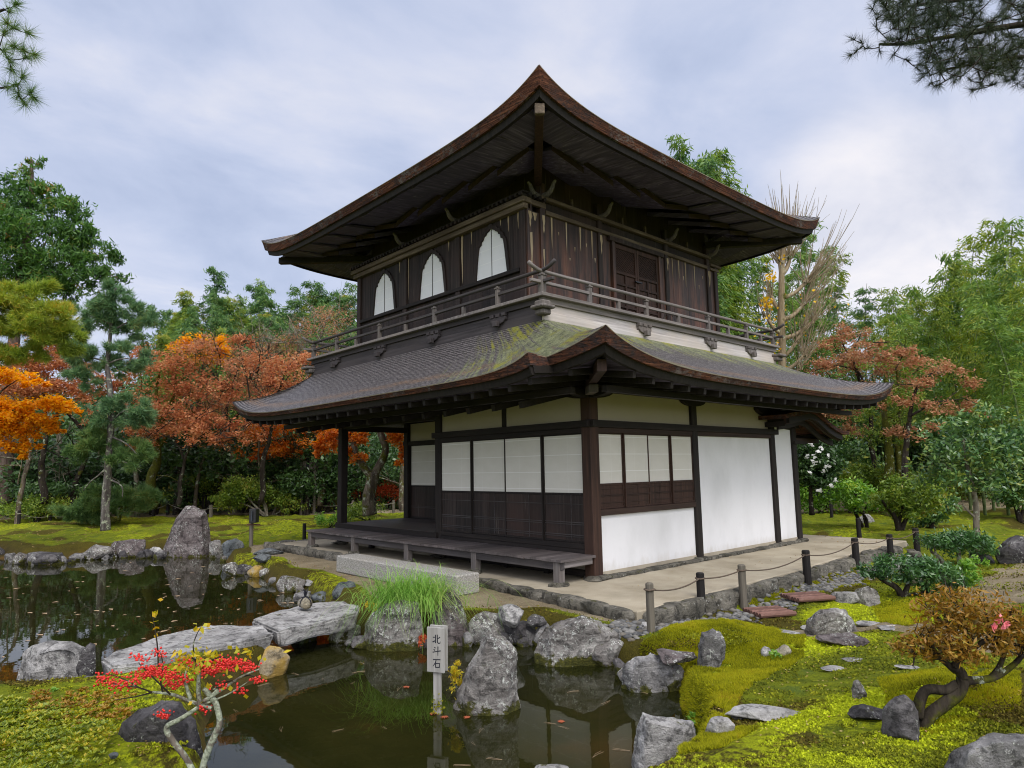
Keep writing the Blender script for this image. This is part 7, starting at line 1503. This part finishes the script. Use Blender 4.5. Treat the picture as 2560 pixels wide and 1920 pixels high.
maple(405, 1085, 29, [(420, 735, 36, 14), (470, 745, 34, 14), (490, 760, 30, 12), (400, 750, 40, 16), (440, 775, 50, 16)], 3600, 'gold', 'yellow-topped maple above the fading brown maple', [([(415, 1086), (425, 950), (430, 850), (445, 760)], .13, .02)], seed=104)
maple(640, 1090, 27, [(600, 920, 60, 20), (660, 900, 50, 24), (560, 940, 50, 14), (700, 880, 50, 30), (640, 960, 60, 14), (590, 975, 60, 10), (540, 985, 40, 8), (640, 980, 40, 8), (690, 930, 50, 24)], 9000, 'orange', 'orange maple spreading under the left eave', [([(690, 1092), (700, 1030), (710, 980), (690, 940), (640, 900)], .13, .02), ([(700, 970), (640, 960), (580, 950), (540, 960)], .06, .01), ([(706, 990), (740, 940), (760, 900)], .08, .02)], bark_='old', seed=105, bare=2)
maple(620, 1080, 31, [(560, 760, 60, 30), (620, 740, 60, 26), (680, 720, 60, 30), (640, 790, 70, 30), (720, 690, 50, 30), (580, 820, 60, 26), (700, 780, 60, 30)], 6500, 'brown', 'nearly bare grey-twigged tree above the left end of the lower roof', [([(640, 1082), (650, 950), (660, 850), (680, 760), (720, 660)], .16, .02), ([(655, 900), (600, 800), (570, 730)], .08, .012), ([(665, 830), (720, 770), (760, 720)], .08, .012), ([(660, 800), (640, 720), (620, 680)], .06, .01)], bark_='greytwig', seed=106, bare=12, L_=.09, W_=.04, kind_='bare_tree')
maple(380, 1090, 24.5, [(330, 935, 60, 14), (400, 930, 70, 16), (460, 950, 60, 14), (520, 945, 50, 14), (300, 960, 40, 10), (420, 905, 60, 18), (500, 915, 60, 16), (560, 905, 50, 16), (360, 890, 60, 20), (590, 870, 50, 20)], 6500, 'rust', 'low russet maple whose flat sprays hang in front of the dark evergreens', [([(385, 1092), (392, 1040), (400, 990), (420, 950), (460, 925)], .10, .015), ([(400, 990), (370, 950), (330, 935)], .05, .01), ([(430, 945), (500, 930), (560, 905)], .04, .008)], seed=108, bare=3)
maple(560, 1085, 25.5, [(520, 740, 40, 18), (560, 790, 60, 24), (610, 830, 60, 24), (650, 790, 50, 26), (600, 900, 60, 18), (690, 840, 40, 26), (480, 850, 60, 24)], 6500, 'rust', 'reddish maple just left of the lower roof tip', [([(565, 1086), (572, 1000), (590, 900), (610, 820), (640, 770)], .12, .015), ([(580, 960), (540, 860), (520, 760)], .06, .012)], seed=109, bare=5)
# old maple seen through the veranda
D0 = 20.5; b_ = zbase(797, 1100, D0)
tree('old_maple', 'old mossy maple with a forked scarred trunk seen through the veranda opening', b_, [(px_path(a, D0), r, s_) for a, r, s_ in (([(797, 1112), (797, 1075), (803, 1045), (808, 1022)], .22, .17), ([(806, 1030), (830, 985), (832, 962), (820, 930), (818, 890)], .13, .10), ([(804, 1030), (780, 1000), (766, 975), (760, 930), (750, 880)], .12, .08), ([(822, 935), (800, 905), (790, 870)], .07, .05), ([(766, 975), (735, 950), (710, 935)], .07, .04))],
  px_cluster([(775, 950, 26, 24), (775, 985, 22, 18), (850, 930, 24, 26), (862, 960, 22, 30), (868, 1000, 14, 20), (745, 930, 24, 22), (742, 975, 20, 14), (830, 900, 40, 16), (720, 940, 26, 20), (870, 920, 20, 20), (700, 960, 30, 16), (690, 975, 20, 10)], D0), 6500, 'orange', .11, .06, 'old', seed=107, sub=.2, up=1., shell=.3, amp=.03)
# dark understory and wood behind the garden: shrubs one by one, then the mass of the wood
UN = 'dark evergreen shrubs under the maples'
rg = np.random.default_rng(55); proto = []
def rel(mesh_fn): return mesh_fn
for v in range(4):
    t = empty('understory_shrub', (0, 0, -50), 'dark evergreen shrub in the shade under the maples', 'shrub', UN); rngv = np.random.default_rng(600+v); mb = MB(); rn = random.Random(v)
    _org[t.name] = (0, 0, 0)
    for k in range(5): limb(mb, [(0, 0, -.2), (rn.uniform(-.3, .3), rn.uniform(-.3, .3), .7), (rn.uniform(-.9, .9), rn.uniform(-.9, .9), 1.6)], .06, .02, 3, .06, 5, k)
    mb.build('trunk', BK['dark'], t); bl = [(rn.uniform(-.9, .9), rn.uniform(-.9, .9), rn.uniform(.6, 2.3), rn.uniform(.6, 1.0), rn.uniform(.6, 1.0), rn.uniform(.4, .7)) for _ in range(9)]
    crown('crown', blob_pts(bl, 3000, .24, None, .5, rngv), 'ever', t, .17, .075, .6, 0, rngv); proto.append(t)
used = set()
sp = [(x+rg.uniform(-18, 18), D) for x in range(-40, 960, 62) for D in (28.5+rg.uniform(-1, 1.2), 32+rg.uniform(-1, 1.5))]+[(x+rg.uniform(-15, 15), D) for x in range(1700, 2330, 70) for D in (31+rg.uniform(-1, 1.5), 35+rg.uniform(-1, 1))]
for i, (x, D) in enumerate(sp):
    q = zbase(x, 1080, D); v = i % 4; sc = rg.uniform(.95, 1.55) if x < 1000 else rg.uniform(1.1, 1.7)
    if v not in used: used.add(v); o = proto[v]
    else: o = dup(proto[v], q)
    o.location = q; o.rotation_euler = (0, 0, rg.uniform(0, 6.28)); o.scale = (sc, sc, sc*rg.uniform(.85, 1.1))
    if x > 1000: o['label'] = 'dark evergreen shrub behind the gravel path at the right'; o['group'] = 'dark evergreen shrubs behind the right path'
P = []
for k in range(260):
    x, D = rg.uniform(-300, 2600), rg.uniform(37, 60); q = pt(x, 1000, D); z = gz(q[0], q[1]); P.append((q[0], q[1], z+rg.uniform(.4, 3.4), rg.uniform(1.6, 3), rg.uniform(1.6, 3), rg.uniform(1.2, 2.2)))
V, F = leaves(blob_pts(P, 42000, .25, 14, .5, rg), .5, .24, .5, rng=rg); kind(link('woodland', npmesh('woodland', V, F), LF['ever']), 'stuff')
for i, (x, D, r) in enumerate(((36, 24, .10), (100, 27, .16), (150, 26, .12), (205, 28, .1), (300, 27, .12), (382, 27.5, .15), (420, 27, .09), (510, 27.5, .10), (545, 29, .12), (560, 26.5, .06), (620, 28, .12), (665, 27, .1), (870, 27, .14))):
    b_ = zbase(x, 1085, D); rn = random.Random(i); mb = MB(); limb(mb, [tuple(b_-np.array([0, 0, .2])), (b_[0]+rn.uniform(-.2, .2), b_[1], b_[2]+1.4), (b_[0]+rn.uniform(-.5, .5), b_[1]+rn.uniform(-.3, .3), b_[2]+3.0), (b_[0]+rn.uniform(-.9, .9), b_[1], b_[2]+4.6)], r, r*.45, 5, .07, 7, i, .25)
    for k in range(4): twigs(mb, (b_[0], b_[1], b_[2]+rn.uniform(1.0, 3.2)), (rn.gauss(0, 1), rn.gauss(0, 1), .3), 1.3, r*.3, 2, rn)
    tag(mb.build('tree_trunk', BK['old' if i % 3 == 0 else 'greytwig' if i % 3 == 1 else 'dark'], None, tuple(b_), smooth=True), 'thin bare trunk standing in the shade behind the lawn', 'tree', 'bare trunks in the shade behind the lawn')
# notice board under the trees
b_ = zbase(665, 1085, 27.2); NB = empty('notice_board', tuple(b_), 'small pale wooden notice board among the shrubs left of the veranda post', 'notice board'); s = 27.2/FD; r2 = np.array([_r[0], _r[1], 0]); c = pt(665, 1005, 27.2)
for u in (-13, 15): q = c+r2*u*s; MB().box((q[0]-.04, q[1]-.04, b_[2]-.1), (q[0]+.04, q[1]+.04, c[2]+16*s)).build('post', W_POSTG, NB)
MB().bar(c-r2*15*s, c+r2*17*s, .04, 20*s).build('board', W_POSTG, NB); f2 = np.array([_fw[0], _fw[1], 0]); MB().bar(c-r2*18*s+np.array([0, 0, 17*s]), c+r2*20*s+np.array([0, 0, 17*s]), .22, .05).build('roof', W_POSTG, NB)
MB().bar(c-r2*3*s-f2*.03, c+r2*3*s-f2*.03, .01, 13*s).build('mark', INK, NB)

# bamboo: six culms modelled once, then copied
def bamboo(kind_, label, group, H, leaf, v, nl, dens=1.0, LF_=(.28, .05)):
    rg = np.random.default_rng(900+v); rn = random.Random(v); t = empty(kind_, (0, 0, -50), label, 'bamboo', group); _org[t.name] = (0, 0, 0); mb = MB()
    a = rn.uniform(0, 6.28); bend = rn.uniform(.6, 1.5); path = [Vector((math.cos(a)*bend*(k/12)**3.0*1.3, math.sin(a)*bend*(k/12)**3.0*1.3, H*(k/12)*(1-.05*(k/12)**3))) for k in range(13)]
    mb.tube(path, [.055*(1-k/13)+.006 for k in range(13)], 7, cap=False); P, T = [], []
    for k in range(int(26*dens)):
        f = .30+.70*min(1, max(0, (k+rn.uniform(-.8, .8))/(26*dens)))**.9; i = min(11, int(f*12)); b = path[i].lerp(path[i+1], f*12-i)
        for j in range(2):
            an = rn.uniform(0, 6.28); ln = (1.65-1.15*f)*rn.uniform(.55, 1.35); d = Vector((math.cos(an), math.sin(an), rn.uniform(.1, .75))).normalized(); pts = [b, b+d*ln*.5, b+d*ln*.9+Vector((0, 0, -.12*ln)), b+d*ln*1.15+Vector((0, 0, -.4*ln))]
            mb.tube(pts, [.010, .007, .004, .002], 3, cap=False); m = int(nl/52/dens)
            for _ in range(m):
                u = rn.random()**.7*2.99; g = int(u); w0 = .19*(1.15-.6*f); q = pts[g].lerp(pts[g+1], u-g)+Vector((rn.gauss(0, w0), rn.gauss(0, w0), rn.gauss(0, w0*.8))); P.append(q[:]); T.append((d.x*.7+rn.gauss(0, .5), d.y*.7+rn.gauss(0, .5), -.55+rn.gauss(0, .35)))
    mb.build('culm', BK['culm'], t, smooth=True); V, F = leaves(np.array(P), LF_[0], LF_[1], .4, 0, rng=rg, dirs=np.array(T)); link('foliage', npmesh('foliage', V, F), LF[leaf], t); return t
def grove(protos, spots, label):
    used = set(); 
    for i, (x, ytop, D, H0) in enumerate(spots):
        v = i % len(protos); q = pt(x, 1030, D); z = gz(q[0], q[1]); top_ = pt(x, ytop, D)[2]; sc = max(.35, (top_-z)/H0); o = protos[v] if v not in used else dup(protos[v], (q[0], q[1], z)); used.add(v)
        o.location = (q[0], q[1], z); o.scale = (min(1.25, max(.8, sc)),)*2+(sc,); o.rotation_euler = (0, 0, (i*2.4) % 6.28)
GA, GB, GC = 'bamboo on the slope behind the left maples', 'tall bamboo behind the right side of the roof', 'bright bamboo grove at the right edge'
rg = np.random.default_rng(66)
pa = [bamboo('bamboo', 'bamboo culm with feathery top on the slope behind the left maples', GA, 12, l_, 10+i, 3200, 1.25, (.32, .058)) for i, l_ in enumerate(('bamboodeep', 'bamboodeep', 'bamboo', 'bambooyel', 'bamboodeep'))]
spA = [(345, 632, 43, 12), (375, 640, 44, 12), (400, 605, 45, 12), (430, 600, 46, 12), (465, 552, 47, 12), (490, 600, 45, 12), (445, 640, 42, 12), (545, 560, 47, 12), (520, 610, 45, 12), (575, 590, 46, 12), (600, 600, 44, 12), (640, 600, 46, 12), (655, 590, 47, 12), (690, 590, 45, 12), (715, 575, 46, 12), (745, 585, 45, 12), (780, 590, 46, 12), (500, 650, 41, 12), (560, 640, 41, 12), (610, 650, 41, 12), (670, 640, 41, 12), (730, 630, 41, 12), (320, 690, 42, 12), (355, 680, 41, 12), (410, 670, 40, 12), (770, 650, 42, 12), (830, 600, 46, 12), (880, 610, 46, 12)]
spA += [(x+rg.uniform(-12, 12), 630+rg.uniform(-20, 30), 50+rg.uniform(-2, 3), 12) for x in range(320, 900, 22)]+[(x+rg.uniform(-12, 12), 690+rg.uniform(-15, 25), 38+rg.uniform(-1, 2), 12) for x in range(320, 800, 24)]
grove(pa, spA, '')
pb = [bamboo('bamboo', 'tall deep green bamboo rising behind the right side of the roof', GB, 15, l_, 20+i, 2500, 1.1, (.32, .055)) for i, l_ in enumerate(('bamboodeep', 'bamboo', 'bambooyel', 'bamboo'))]
spB = [(1500, 250, 28, 15), (1525, 240, 30, 15), (1548, 255, 31, 15), (1582, 175, 29, 15), (1572, 235, 30, 15), (1560, 215, 28, 15), (1592, 250, 30, 15), (1600, 370, 31, 15), (1480, 350, 29, 15), (1535, 340, 28, 15), (1560, 400, 29, 15), (1610, 430, 30, 15), (1640, 440, 32, 15), (1670, 470, 31, 15), (1700, 480, 32, 15), (1735, 440, 32, 15), (1760, 425, 33, 15), (1790, 500, 31, 15), (1815, 490, 32, 15), (1770, 540, 29, 15), (1570, 560, 28, 15), (1600, 590, 28, 15), (1630, 560, 29, 15), (1720, 570, 29, 15), (1840, 560, 31, 15), (1690, 560, 28, 15), (1580, 660, 29, 15), (1860, 600, 29, 15), (1885, 590, 30, 15), (1820, 620, 28, 15), (1910, 630, 31, 15)]
grove(pb, spB, '')
pc = [bamboo('bamboo', 'leafy bamboo with yellow-green foliage in the grove at the right edge', GC, 11, l_, 30+i, 2000) for i, l_ in enumerate(('bamboo', 'bambooyel', 'bambooyel', 'bamboo'))]
spC = [(1965, 610, 27, 11), (1995, 590, 28, 11), (2030, 600, 28, 11), (2060, 560, 27, 11), (2095, 520, 26, 11), (2120, 455, 27, 11), (2150, 520, 25, 11), (2185, 480, 26, 11), (2215, 440, 25, 11), (2240, 430, 25, 11), (2270, 420, 26, 11), (2140, 560, 23, 11), (2190, 540, 22, 11), (2230, 500, 22, 11), (2090, 600, 24, 11), (2050, 640, 24, 11), (2010, 660, 25, 11), (1980, 680, 26, 11), (2120, 640, 22, 11), (2170, 620, 21, 11), (2220, 600, 20, 11), (2260, 560, 21, 11), (2030, 620, 30, 11), (2080, 580, 30, 11), (2130, 530, 30, 11), (2200, 500, 30, 11), (1940, 640, 30, 11)]
spC += [(x+rg.uniform(-10, 10), 640+rg.uniform(-50, 60), 33+rg.uniform(-1.5, 2), 11) for x in range(1930, 2330, 22)]
grove(pc, spC, '')
# pollarded ginkgo, almost bare
D0 = 19.5; b_ = zbase(1688, 1110, D0); GK = empty('ginkgo_tree', tuple(b_), 'tall pollarded ginkgo with bare upswept shoots and a few yellow leaves behind the roof', 'tree'); mb = MB(); rn = random.Random(9)
limb(mb, px_path([(1690, 1112), (1690, 900), (1690, 790), (1688, 700), (1688, 620), (1690, 570), (1694, 535), (1696, 505)], D0), .145, .05, 4, .03, 12, 4, .12)
heads = [((1690, 570), 16, 1.0), ((1705, 560), 12, 1.0), ((1682, 565), 10, .8), ((1740, 612), 20, 1.15), ((1735, 660), 16, 1.05), ((1660, 690), 9, .5), ((1750, 700), 12, .9), ((1725, 800), 10, .9), ((1735, 770), 10, .9), ((1665, 640), 6, .4), ((1720, 740), 8, .9)]
hv = []
for (x, y), n, ln in heads:
    h = Vector(pt(x, y, D0+rn.uniform(-.2, .2))); y0_ = y+32 if x != 1690 else y+5; limb(mb, [pt(1689, min(y0_, 1000), D0), (Vector(pt(1689, y0_, D0))+h)/2+Vector((0, 0, -.08)), h], .075, .05, 4, .03, 7, n, .2)
    for k in range(int(n*1.7)):
        a = h+Vector((rn.gauss(0, .05), rn.gauss(0, .05), 0)); dx_ = (x-1689)*D0/FD; dr_ = Vector(_r)*(dx_*1.25+rn.gauss(0, .5))+Vector((_fw[0], _fw[1], 0))*rn.gauss(0, .4); d = (dr_*ln+Vector((0, 0, rn.uniform(.7, 1.5)))).normalized(); L0 = rn.uniform(.9, 2.3)*(ln if x != 1690 else 1.05); pts = [a]; 
        for j in range(6): d = (d+Vector((rn.gauss(0, .05), rn.gauss(0, .05), .09))).normalized(); pts.append(pts[-1]+d*L0/6); hv.append(pts[-1])
        mb.tube(pts, [.015-.0019*j for j in range(7)], 5, cap=False)
        if rn.random() < .5: twigs(mb, pts[3], d+Vector((rn.gauss(0, .5), rn.gauss(0, .5), 0)), L0*.4, .007, 0, rn)
for x in (1697, 1700, 1712, 1672, 1690, 1725, 1680, 1735, 1660, 1705, 1745, 1720, 1685, 1668): 
    q = Vector(pt(x*.6+1692*.4, 520, D0)); e = Vector(pt(x, rn.uniform(340, 430) if abs(x-1697) < 14 else rn.uniform(400, 460), D0)); mb.tube(wob_path([q, q.lerp(e, .5)+Vector(_r)*.05, e], 4, .02, x), [.028*(1-.9*i/8) for i in range(9)], 5, cap=False)
mb.build('trunk', BK['ginkgo'], GK, smooth=True)
P = np.concatenate([np.array([pt(x+rg.normal()*rx, y+rg.normal()*ry, D0+rg.normal()*.25) for _ in range(n_)]) for x, y, rx, ry, n_ in ((1655, 655, 8, 8, 60), (1660, 750, 16, 10, 60), (1640, 780, 10, 6, 40), (1665, 600, 6, 8, 36), (1660, 690, 14, 30, 40), (1712, 865, 5, 5, 16), (1700, 740, 30, 40, 40), (1780, 640, 26, 30, 14), (1640, 770, 12, 5, 40), (1680, 560, 14, 10, 16))]); V, F = leaves(P, .09, .085, .4); link('leaves', npmesh('leaves', V, F), LF['ginkgo'], GK)
# maples, mossy trunk and others on the right
MR = 'autumn maples at the right'
maple(1860, 1112, 23.5, [(1800, 740, 40, 18), (1840, 720, 40, 20), (1830, 770, 56, 24), (1780, 800, 50, 20), (1870, 790, 50, 24), (1840, 840, 60, 20), (1760, 830, 40, 18), (1800, 890, 60, 16), (1830, 930, 50, 14), (1770, 900, 40, 14), (1890, 850, 40, 20)], 7500, 'brown', 'withered brown-red maple behind the right tip of the lower roof', [([(1885, 1114), (1885, 1000), (1880, 900), (1862, 830), (1838, 770), (1815, 720)], .12, .015), ([(1865, 835), (1845, 780), (1860, 720)], .05, .01), ([(1850, 800), (1800, 790), (1760, 800)], .04, .01)], seed=111, bare=1, group=MR, L_=.11, W_=.05)
maple(2000, 1105, 20.5, [(1960, 760, 40, 20), (2000, 790, 50, 22), (2050, 800, 44, 16), (2090, 830, 40, 16), (1980, 830, 50, 20), (2020, 880, 50, 16), (2080, 890, 40, 14), (2110, 870, 30, 14), (1940, 870, 40, 20), (1950, 940, 50, 16), (2000, 930, 40, 14), (1900, 770, 50, 14), (1930, 800, 50, 16), (1880, 740, 40, 12)], 4600, 'brown', 'withered brown-red maple reaching towards the bamboo grove', [([(1960, 1106), (1955, 980), (1965, 900), (1990, 830), (2030, 790)], .12, .015), ([(1965, 900), (2020, 870), (2080, 860)], .05, .01)], seed=112, bare=1, group=MR, L_=.11, W_=.05)
D0 = 22.; b_ = zbase(1918, 1110, D0)
tree('mossy_tree', 'tree with two thick moss-covered trunks at the right, behind the shrubs', b_, [(px_path(a, D0), r, s_) for a, r, s_ in (([(1917, 1118), (1919, 1060), (1921, 1000), (1917, 940), (1910, 890), (1915, 800)], .22, .06), ([(1952, 1110), (1953, 1040), (1950, 980), (1940, 930), (1945, 860), (1935, 780)], .15, .04), ([(1940, 1112), (1942, 1020), (1938, 960)], .11, .08), ([(1945, 930), (1925, 925), (1880, 940)], .05, .02), ([(1945, 935), (1930, 905), (1910, 900)], .05, .02))],
  px_cluster([(1905, 700, 26, 14), (1920, 740, 40, 22), (1900, 790, 40, 22), (1950, 800, 34, 22), (1920, 850, 40, 24), (1970, 860, 30, 22), (1890, 900, 34, 14), (1870, 940, 34, 16), (1940, 900, 40, 20), (1910, 960, 36, 10)], D0), 4600, 'shrub', .085, .04, 'mossy', seed=113, sub=.2, amp=.03)
D0 = 19.; b_ = zbase(1750, 1100, D0)
ct = tree('flowering_camellia', 'dark camellia with white flowers close behind the right corner of the building', b_, [(px_path(a, D0), r, s_) for a, r, s_ in (([(1752, 1112), (1750, 1050), (1755, 980)], .08, .03), ([(1750, 1060), (1775, 1000), (1790, 960)], .05, .02))], px_cluster([(1745, 960, 36, 24), (1770, 990, 40, 26), (1740, 1010, 36, 26), (1790, 1010, 34, 24), (1760, 1040, 40, 20), (1755, 930, 26, 14)], D0), 6500, 'ever', .13, .055, 'dark', seed=114)
P = np.array([pt(x, y, D0-.75+rg.normal()*.06) for x, y in ((1766, 975), (1772, 968), (1760, 985), (1785, 1010), (1780, 1018), (1752, 960), (1795, 1050), (1772, 1060), (1758, 1000), (1745, 985), (1790, 985), (1806, 1040), (1775, 940), (1750, 1020))]); 
for c in P: V, F = leaves(c+RNG.normal(size=(6, 3))*.032, .10, .08, .3); link('flower', npmesh('flower', V, F), LF['white'], ct)
for i, (x, y, D, bl, lf, n, lab) in enumerate(((1840, 1100, 25, [(1830, 1000, 40, 24), (1870, 1010, 40, 24), (1850, 975, 40, 20), (1810, 980, 30, 18)], 'camellia', 5000, 'broad-leaved evergreen behind the camellia with white flowers'), (2010, 1100, 25, [(1990, 1000, 46, 26), (2030, 990, 40, 26), (1970, 960, 36, 20), (2010, 940, 40, 18)], 'ever', 5200, 'dark evergreen right of the mossy trunks'), (2040, 1110, 22, [(2030, 930, 44, 20), (2070, 950, 40, 20), (2000, 945, 40, 18)], 'camellia', 4200, 'glossy evergreen behind the slender young tree'), (1800, 1100, 27, [(1790, 950, 40, 20), (1830, 940, 40, 20), (1760, 960, 40, 20)], 'ever', 3600, 'evergreen behind the small curved roof at the end of the building'))):
    simple_shrub(x, y, bl, lab, lf, n, .16, .07, 'evergreens at the right', 3, 120+i, D, 'evergreen_shrub', sr=.06)
# clipped hedge far right
h0, h1 = zbase(1975, 1070, 30), zbase(2420, 1070, 25); hn = 15; bl = [tuple(h0+(h1-h0)*k/hn+np.array([0, 0, 1.45]))+(.75, .75, .75) for k in range(hn+1)]+[tuple(h0+(h1-h0)*k/hn+np.array([0, 0, .6]))+(.7, .7, .6) for k in range(hn+1)]
HG = empty('hedge', tuple(h0), 'long clipped hedge in front of the bamboo grove at the right edge', 'hedge'); crown('foliage', blob_pts(bl, 13000, .3, 30, .5), 'shrub', HG, .11, .05)

# pine boughs reaching in overhead; their trunks stand outside the photo
def overhang(label, trunk, boughs_, tips, D, leaf, seed, L_=.10, W_=.0022, per=34):
    rg = np.random.default_rng(seed); b = np.array(trunk[0]); t = empty('pine_bough', tuple(b), label, 'tree'); mb = MB(); limb(mb, trunk, .16, .07, 5, .05, 10, seed, .2)
    for a, r in boughs_: limb(mb, [np.array(q) if len(q) == 3 and q[2] < 50 and False else pt(q[0], q[1], D+(q[2] if len(q) > 2 else 0)) for q in a], r, r*.25, 5, .02, 7, seed, .15)
    P, T = [], []; node = [pt(q[0], q[1], D+(q[2] if len(q) > 2 else 0)) for a, r in boughs_ for q in a]
    node += [np.array(u)*f+np.array(v)*(1-f) for u, v in zip(node, node[1:]) for f in (.25, .5, .75) if np.linalg.norm(u-v) < 1.2]
    tp = [pt(x, y, D+dz_) for x, y, dz_ in tips]; dist = [min(np.linalg.norm(n_-q) for n_ in node) for q in tp]
    for i in np.argsort(dist):
        q = tp[i]; A = np.array(node); j = np.argmin(((A-q)**2).sum(1)); o = A[j]; v = q-o; ln = np.linalg.norm(v)+1e-6; m = (o+q)/2+np.array([0, 0, -.05*ln]); mb.tube(wob_path([o, m, q], 3, .012, int(i)), [.006, .0055, .005, .0045, .004, .0035, .003], 4, cap=False); node += [q, (o+q)/2+np.array([0, 0, -.03*ln])]
        for f, w_ in ((1, 1), (.9, .5), (.78, .25)): P.append(o+v*f); T.append(v/ln*w_+rg.normal(size=3)*.25+np.array([0, 0, .1]))
    mb.build('limbs', BK['dark'], t, smooth=True); V, F = needles(np.array(P), np.array(T), L_, W_, per, .72, rg); link('needles', npmesh('needles', V, F), LF[leaf], t); return t
D0 = 6.2; rg = np.random.default_rng(71)
zb_ = lambda x, D: tuple(zbase(x, 1200, D))
tips = [(30, 60, 0), (62, 72, 0), (75, 118, 0), (60, 125, .1), (50, 108, 0), (30, 100, -.1), (48, 165, 0), (36, 182, 0), (66, 200, 0), (72, 210, 0), (55, 225, 0), (20, 25, .1), (35, 10, 0), (10, 70, 0), (20, 130, 0), (15, 190, .1), (40, 205, 0), (10, 110, .1), (15, 50, -.1), (25, 150, 0)]
overhang('pine branch with long green needles hanging in at the top left corner', [zb_(-420, D0), pt(-400, 700, D0), pt(-380, 300, D0), pt(-300, -50, D0)], [([(-390, 350), (-200, 200), (-60, 120), (0, 105)], .05), ([(-380, 300), (-200, 120), (-60, 50), (10, 20)], .04), ([(-390, 380), (-200, 260), (-80, 190), (0, 190)], .04)], tips, D0, 'pine', 71, .125, .0036, 46)
D0 = 6.8
tips = [(1842, 85, 0), (1850, 110, 0), (1838, 120, 0), (1862, 92, 0), (1870, 105, 0), (1885, 20, 0), (1893, 30, 0), (2010, 180, 0), (2000, 195, 0) if False else (2030, 186, 0), (2100, 195, 0), (2118, 205, 0) if False else (2112, 192, 0), (2190, 165, 0), (2160, 150, 0), (1900, 110, 0), (1930, 118, 0), (1960, 130, 0), (1985, 150, 0)]
for _ in range(170):
    x = rg.uniform(1985, 2330); tips.append((x, rg.uniform(95, 150+45*rg.random()), rg.normal()*.35))
for _ in range(470):
    x = rg.uniform(1890, 2330); lim = 95+(x-1890)*.30; y = rg.uniform(-60, 1)*1.0+rg.random()*lim
    if x < 1960 and y < -10+ (x-1890)*.1: continue
    tips.append((x, min(y, 175), rg.normal()*.35))
overhang('dark drooping pine branch filling the top right corner', [zb_(2620, D0), pt(2600, 700, D0), pt(2560, 250, D0), pt(2480, -120, D0)], [([(2560, 150), (2400, 60), (2250, 50), (2100, 70), (1980, 90), (1900, 95)], .05), ([(2540, 60), (2400, 0), (2250, -20), (2080, 0), (1950, 15)], .05), ([(2570, 200), (2420, 140), (2280, 120), (2150, 130), (2040, 150)], .04), ([(2500, -40), (2350, -60), (2200, -50), (2050, -40)], .04)], tips, D0, 'darkpine', 72, .105, .0030, 26)
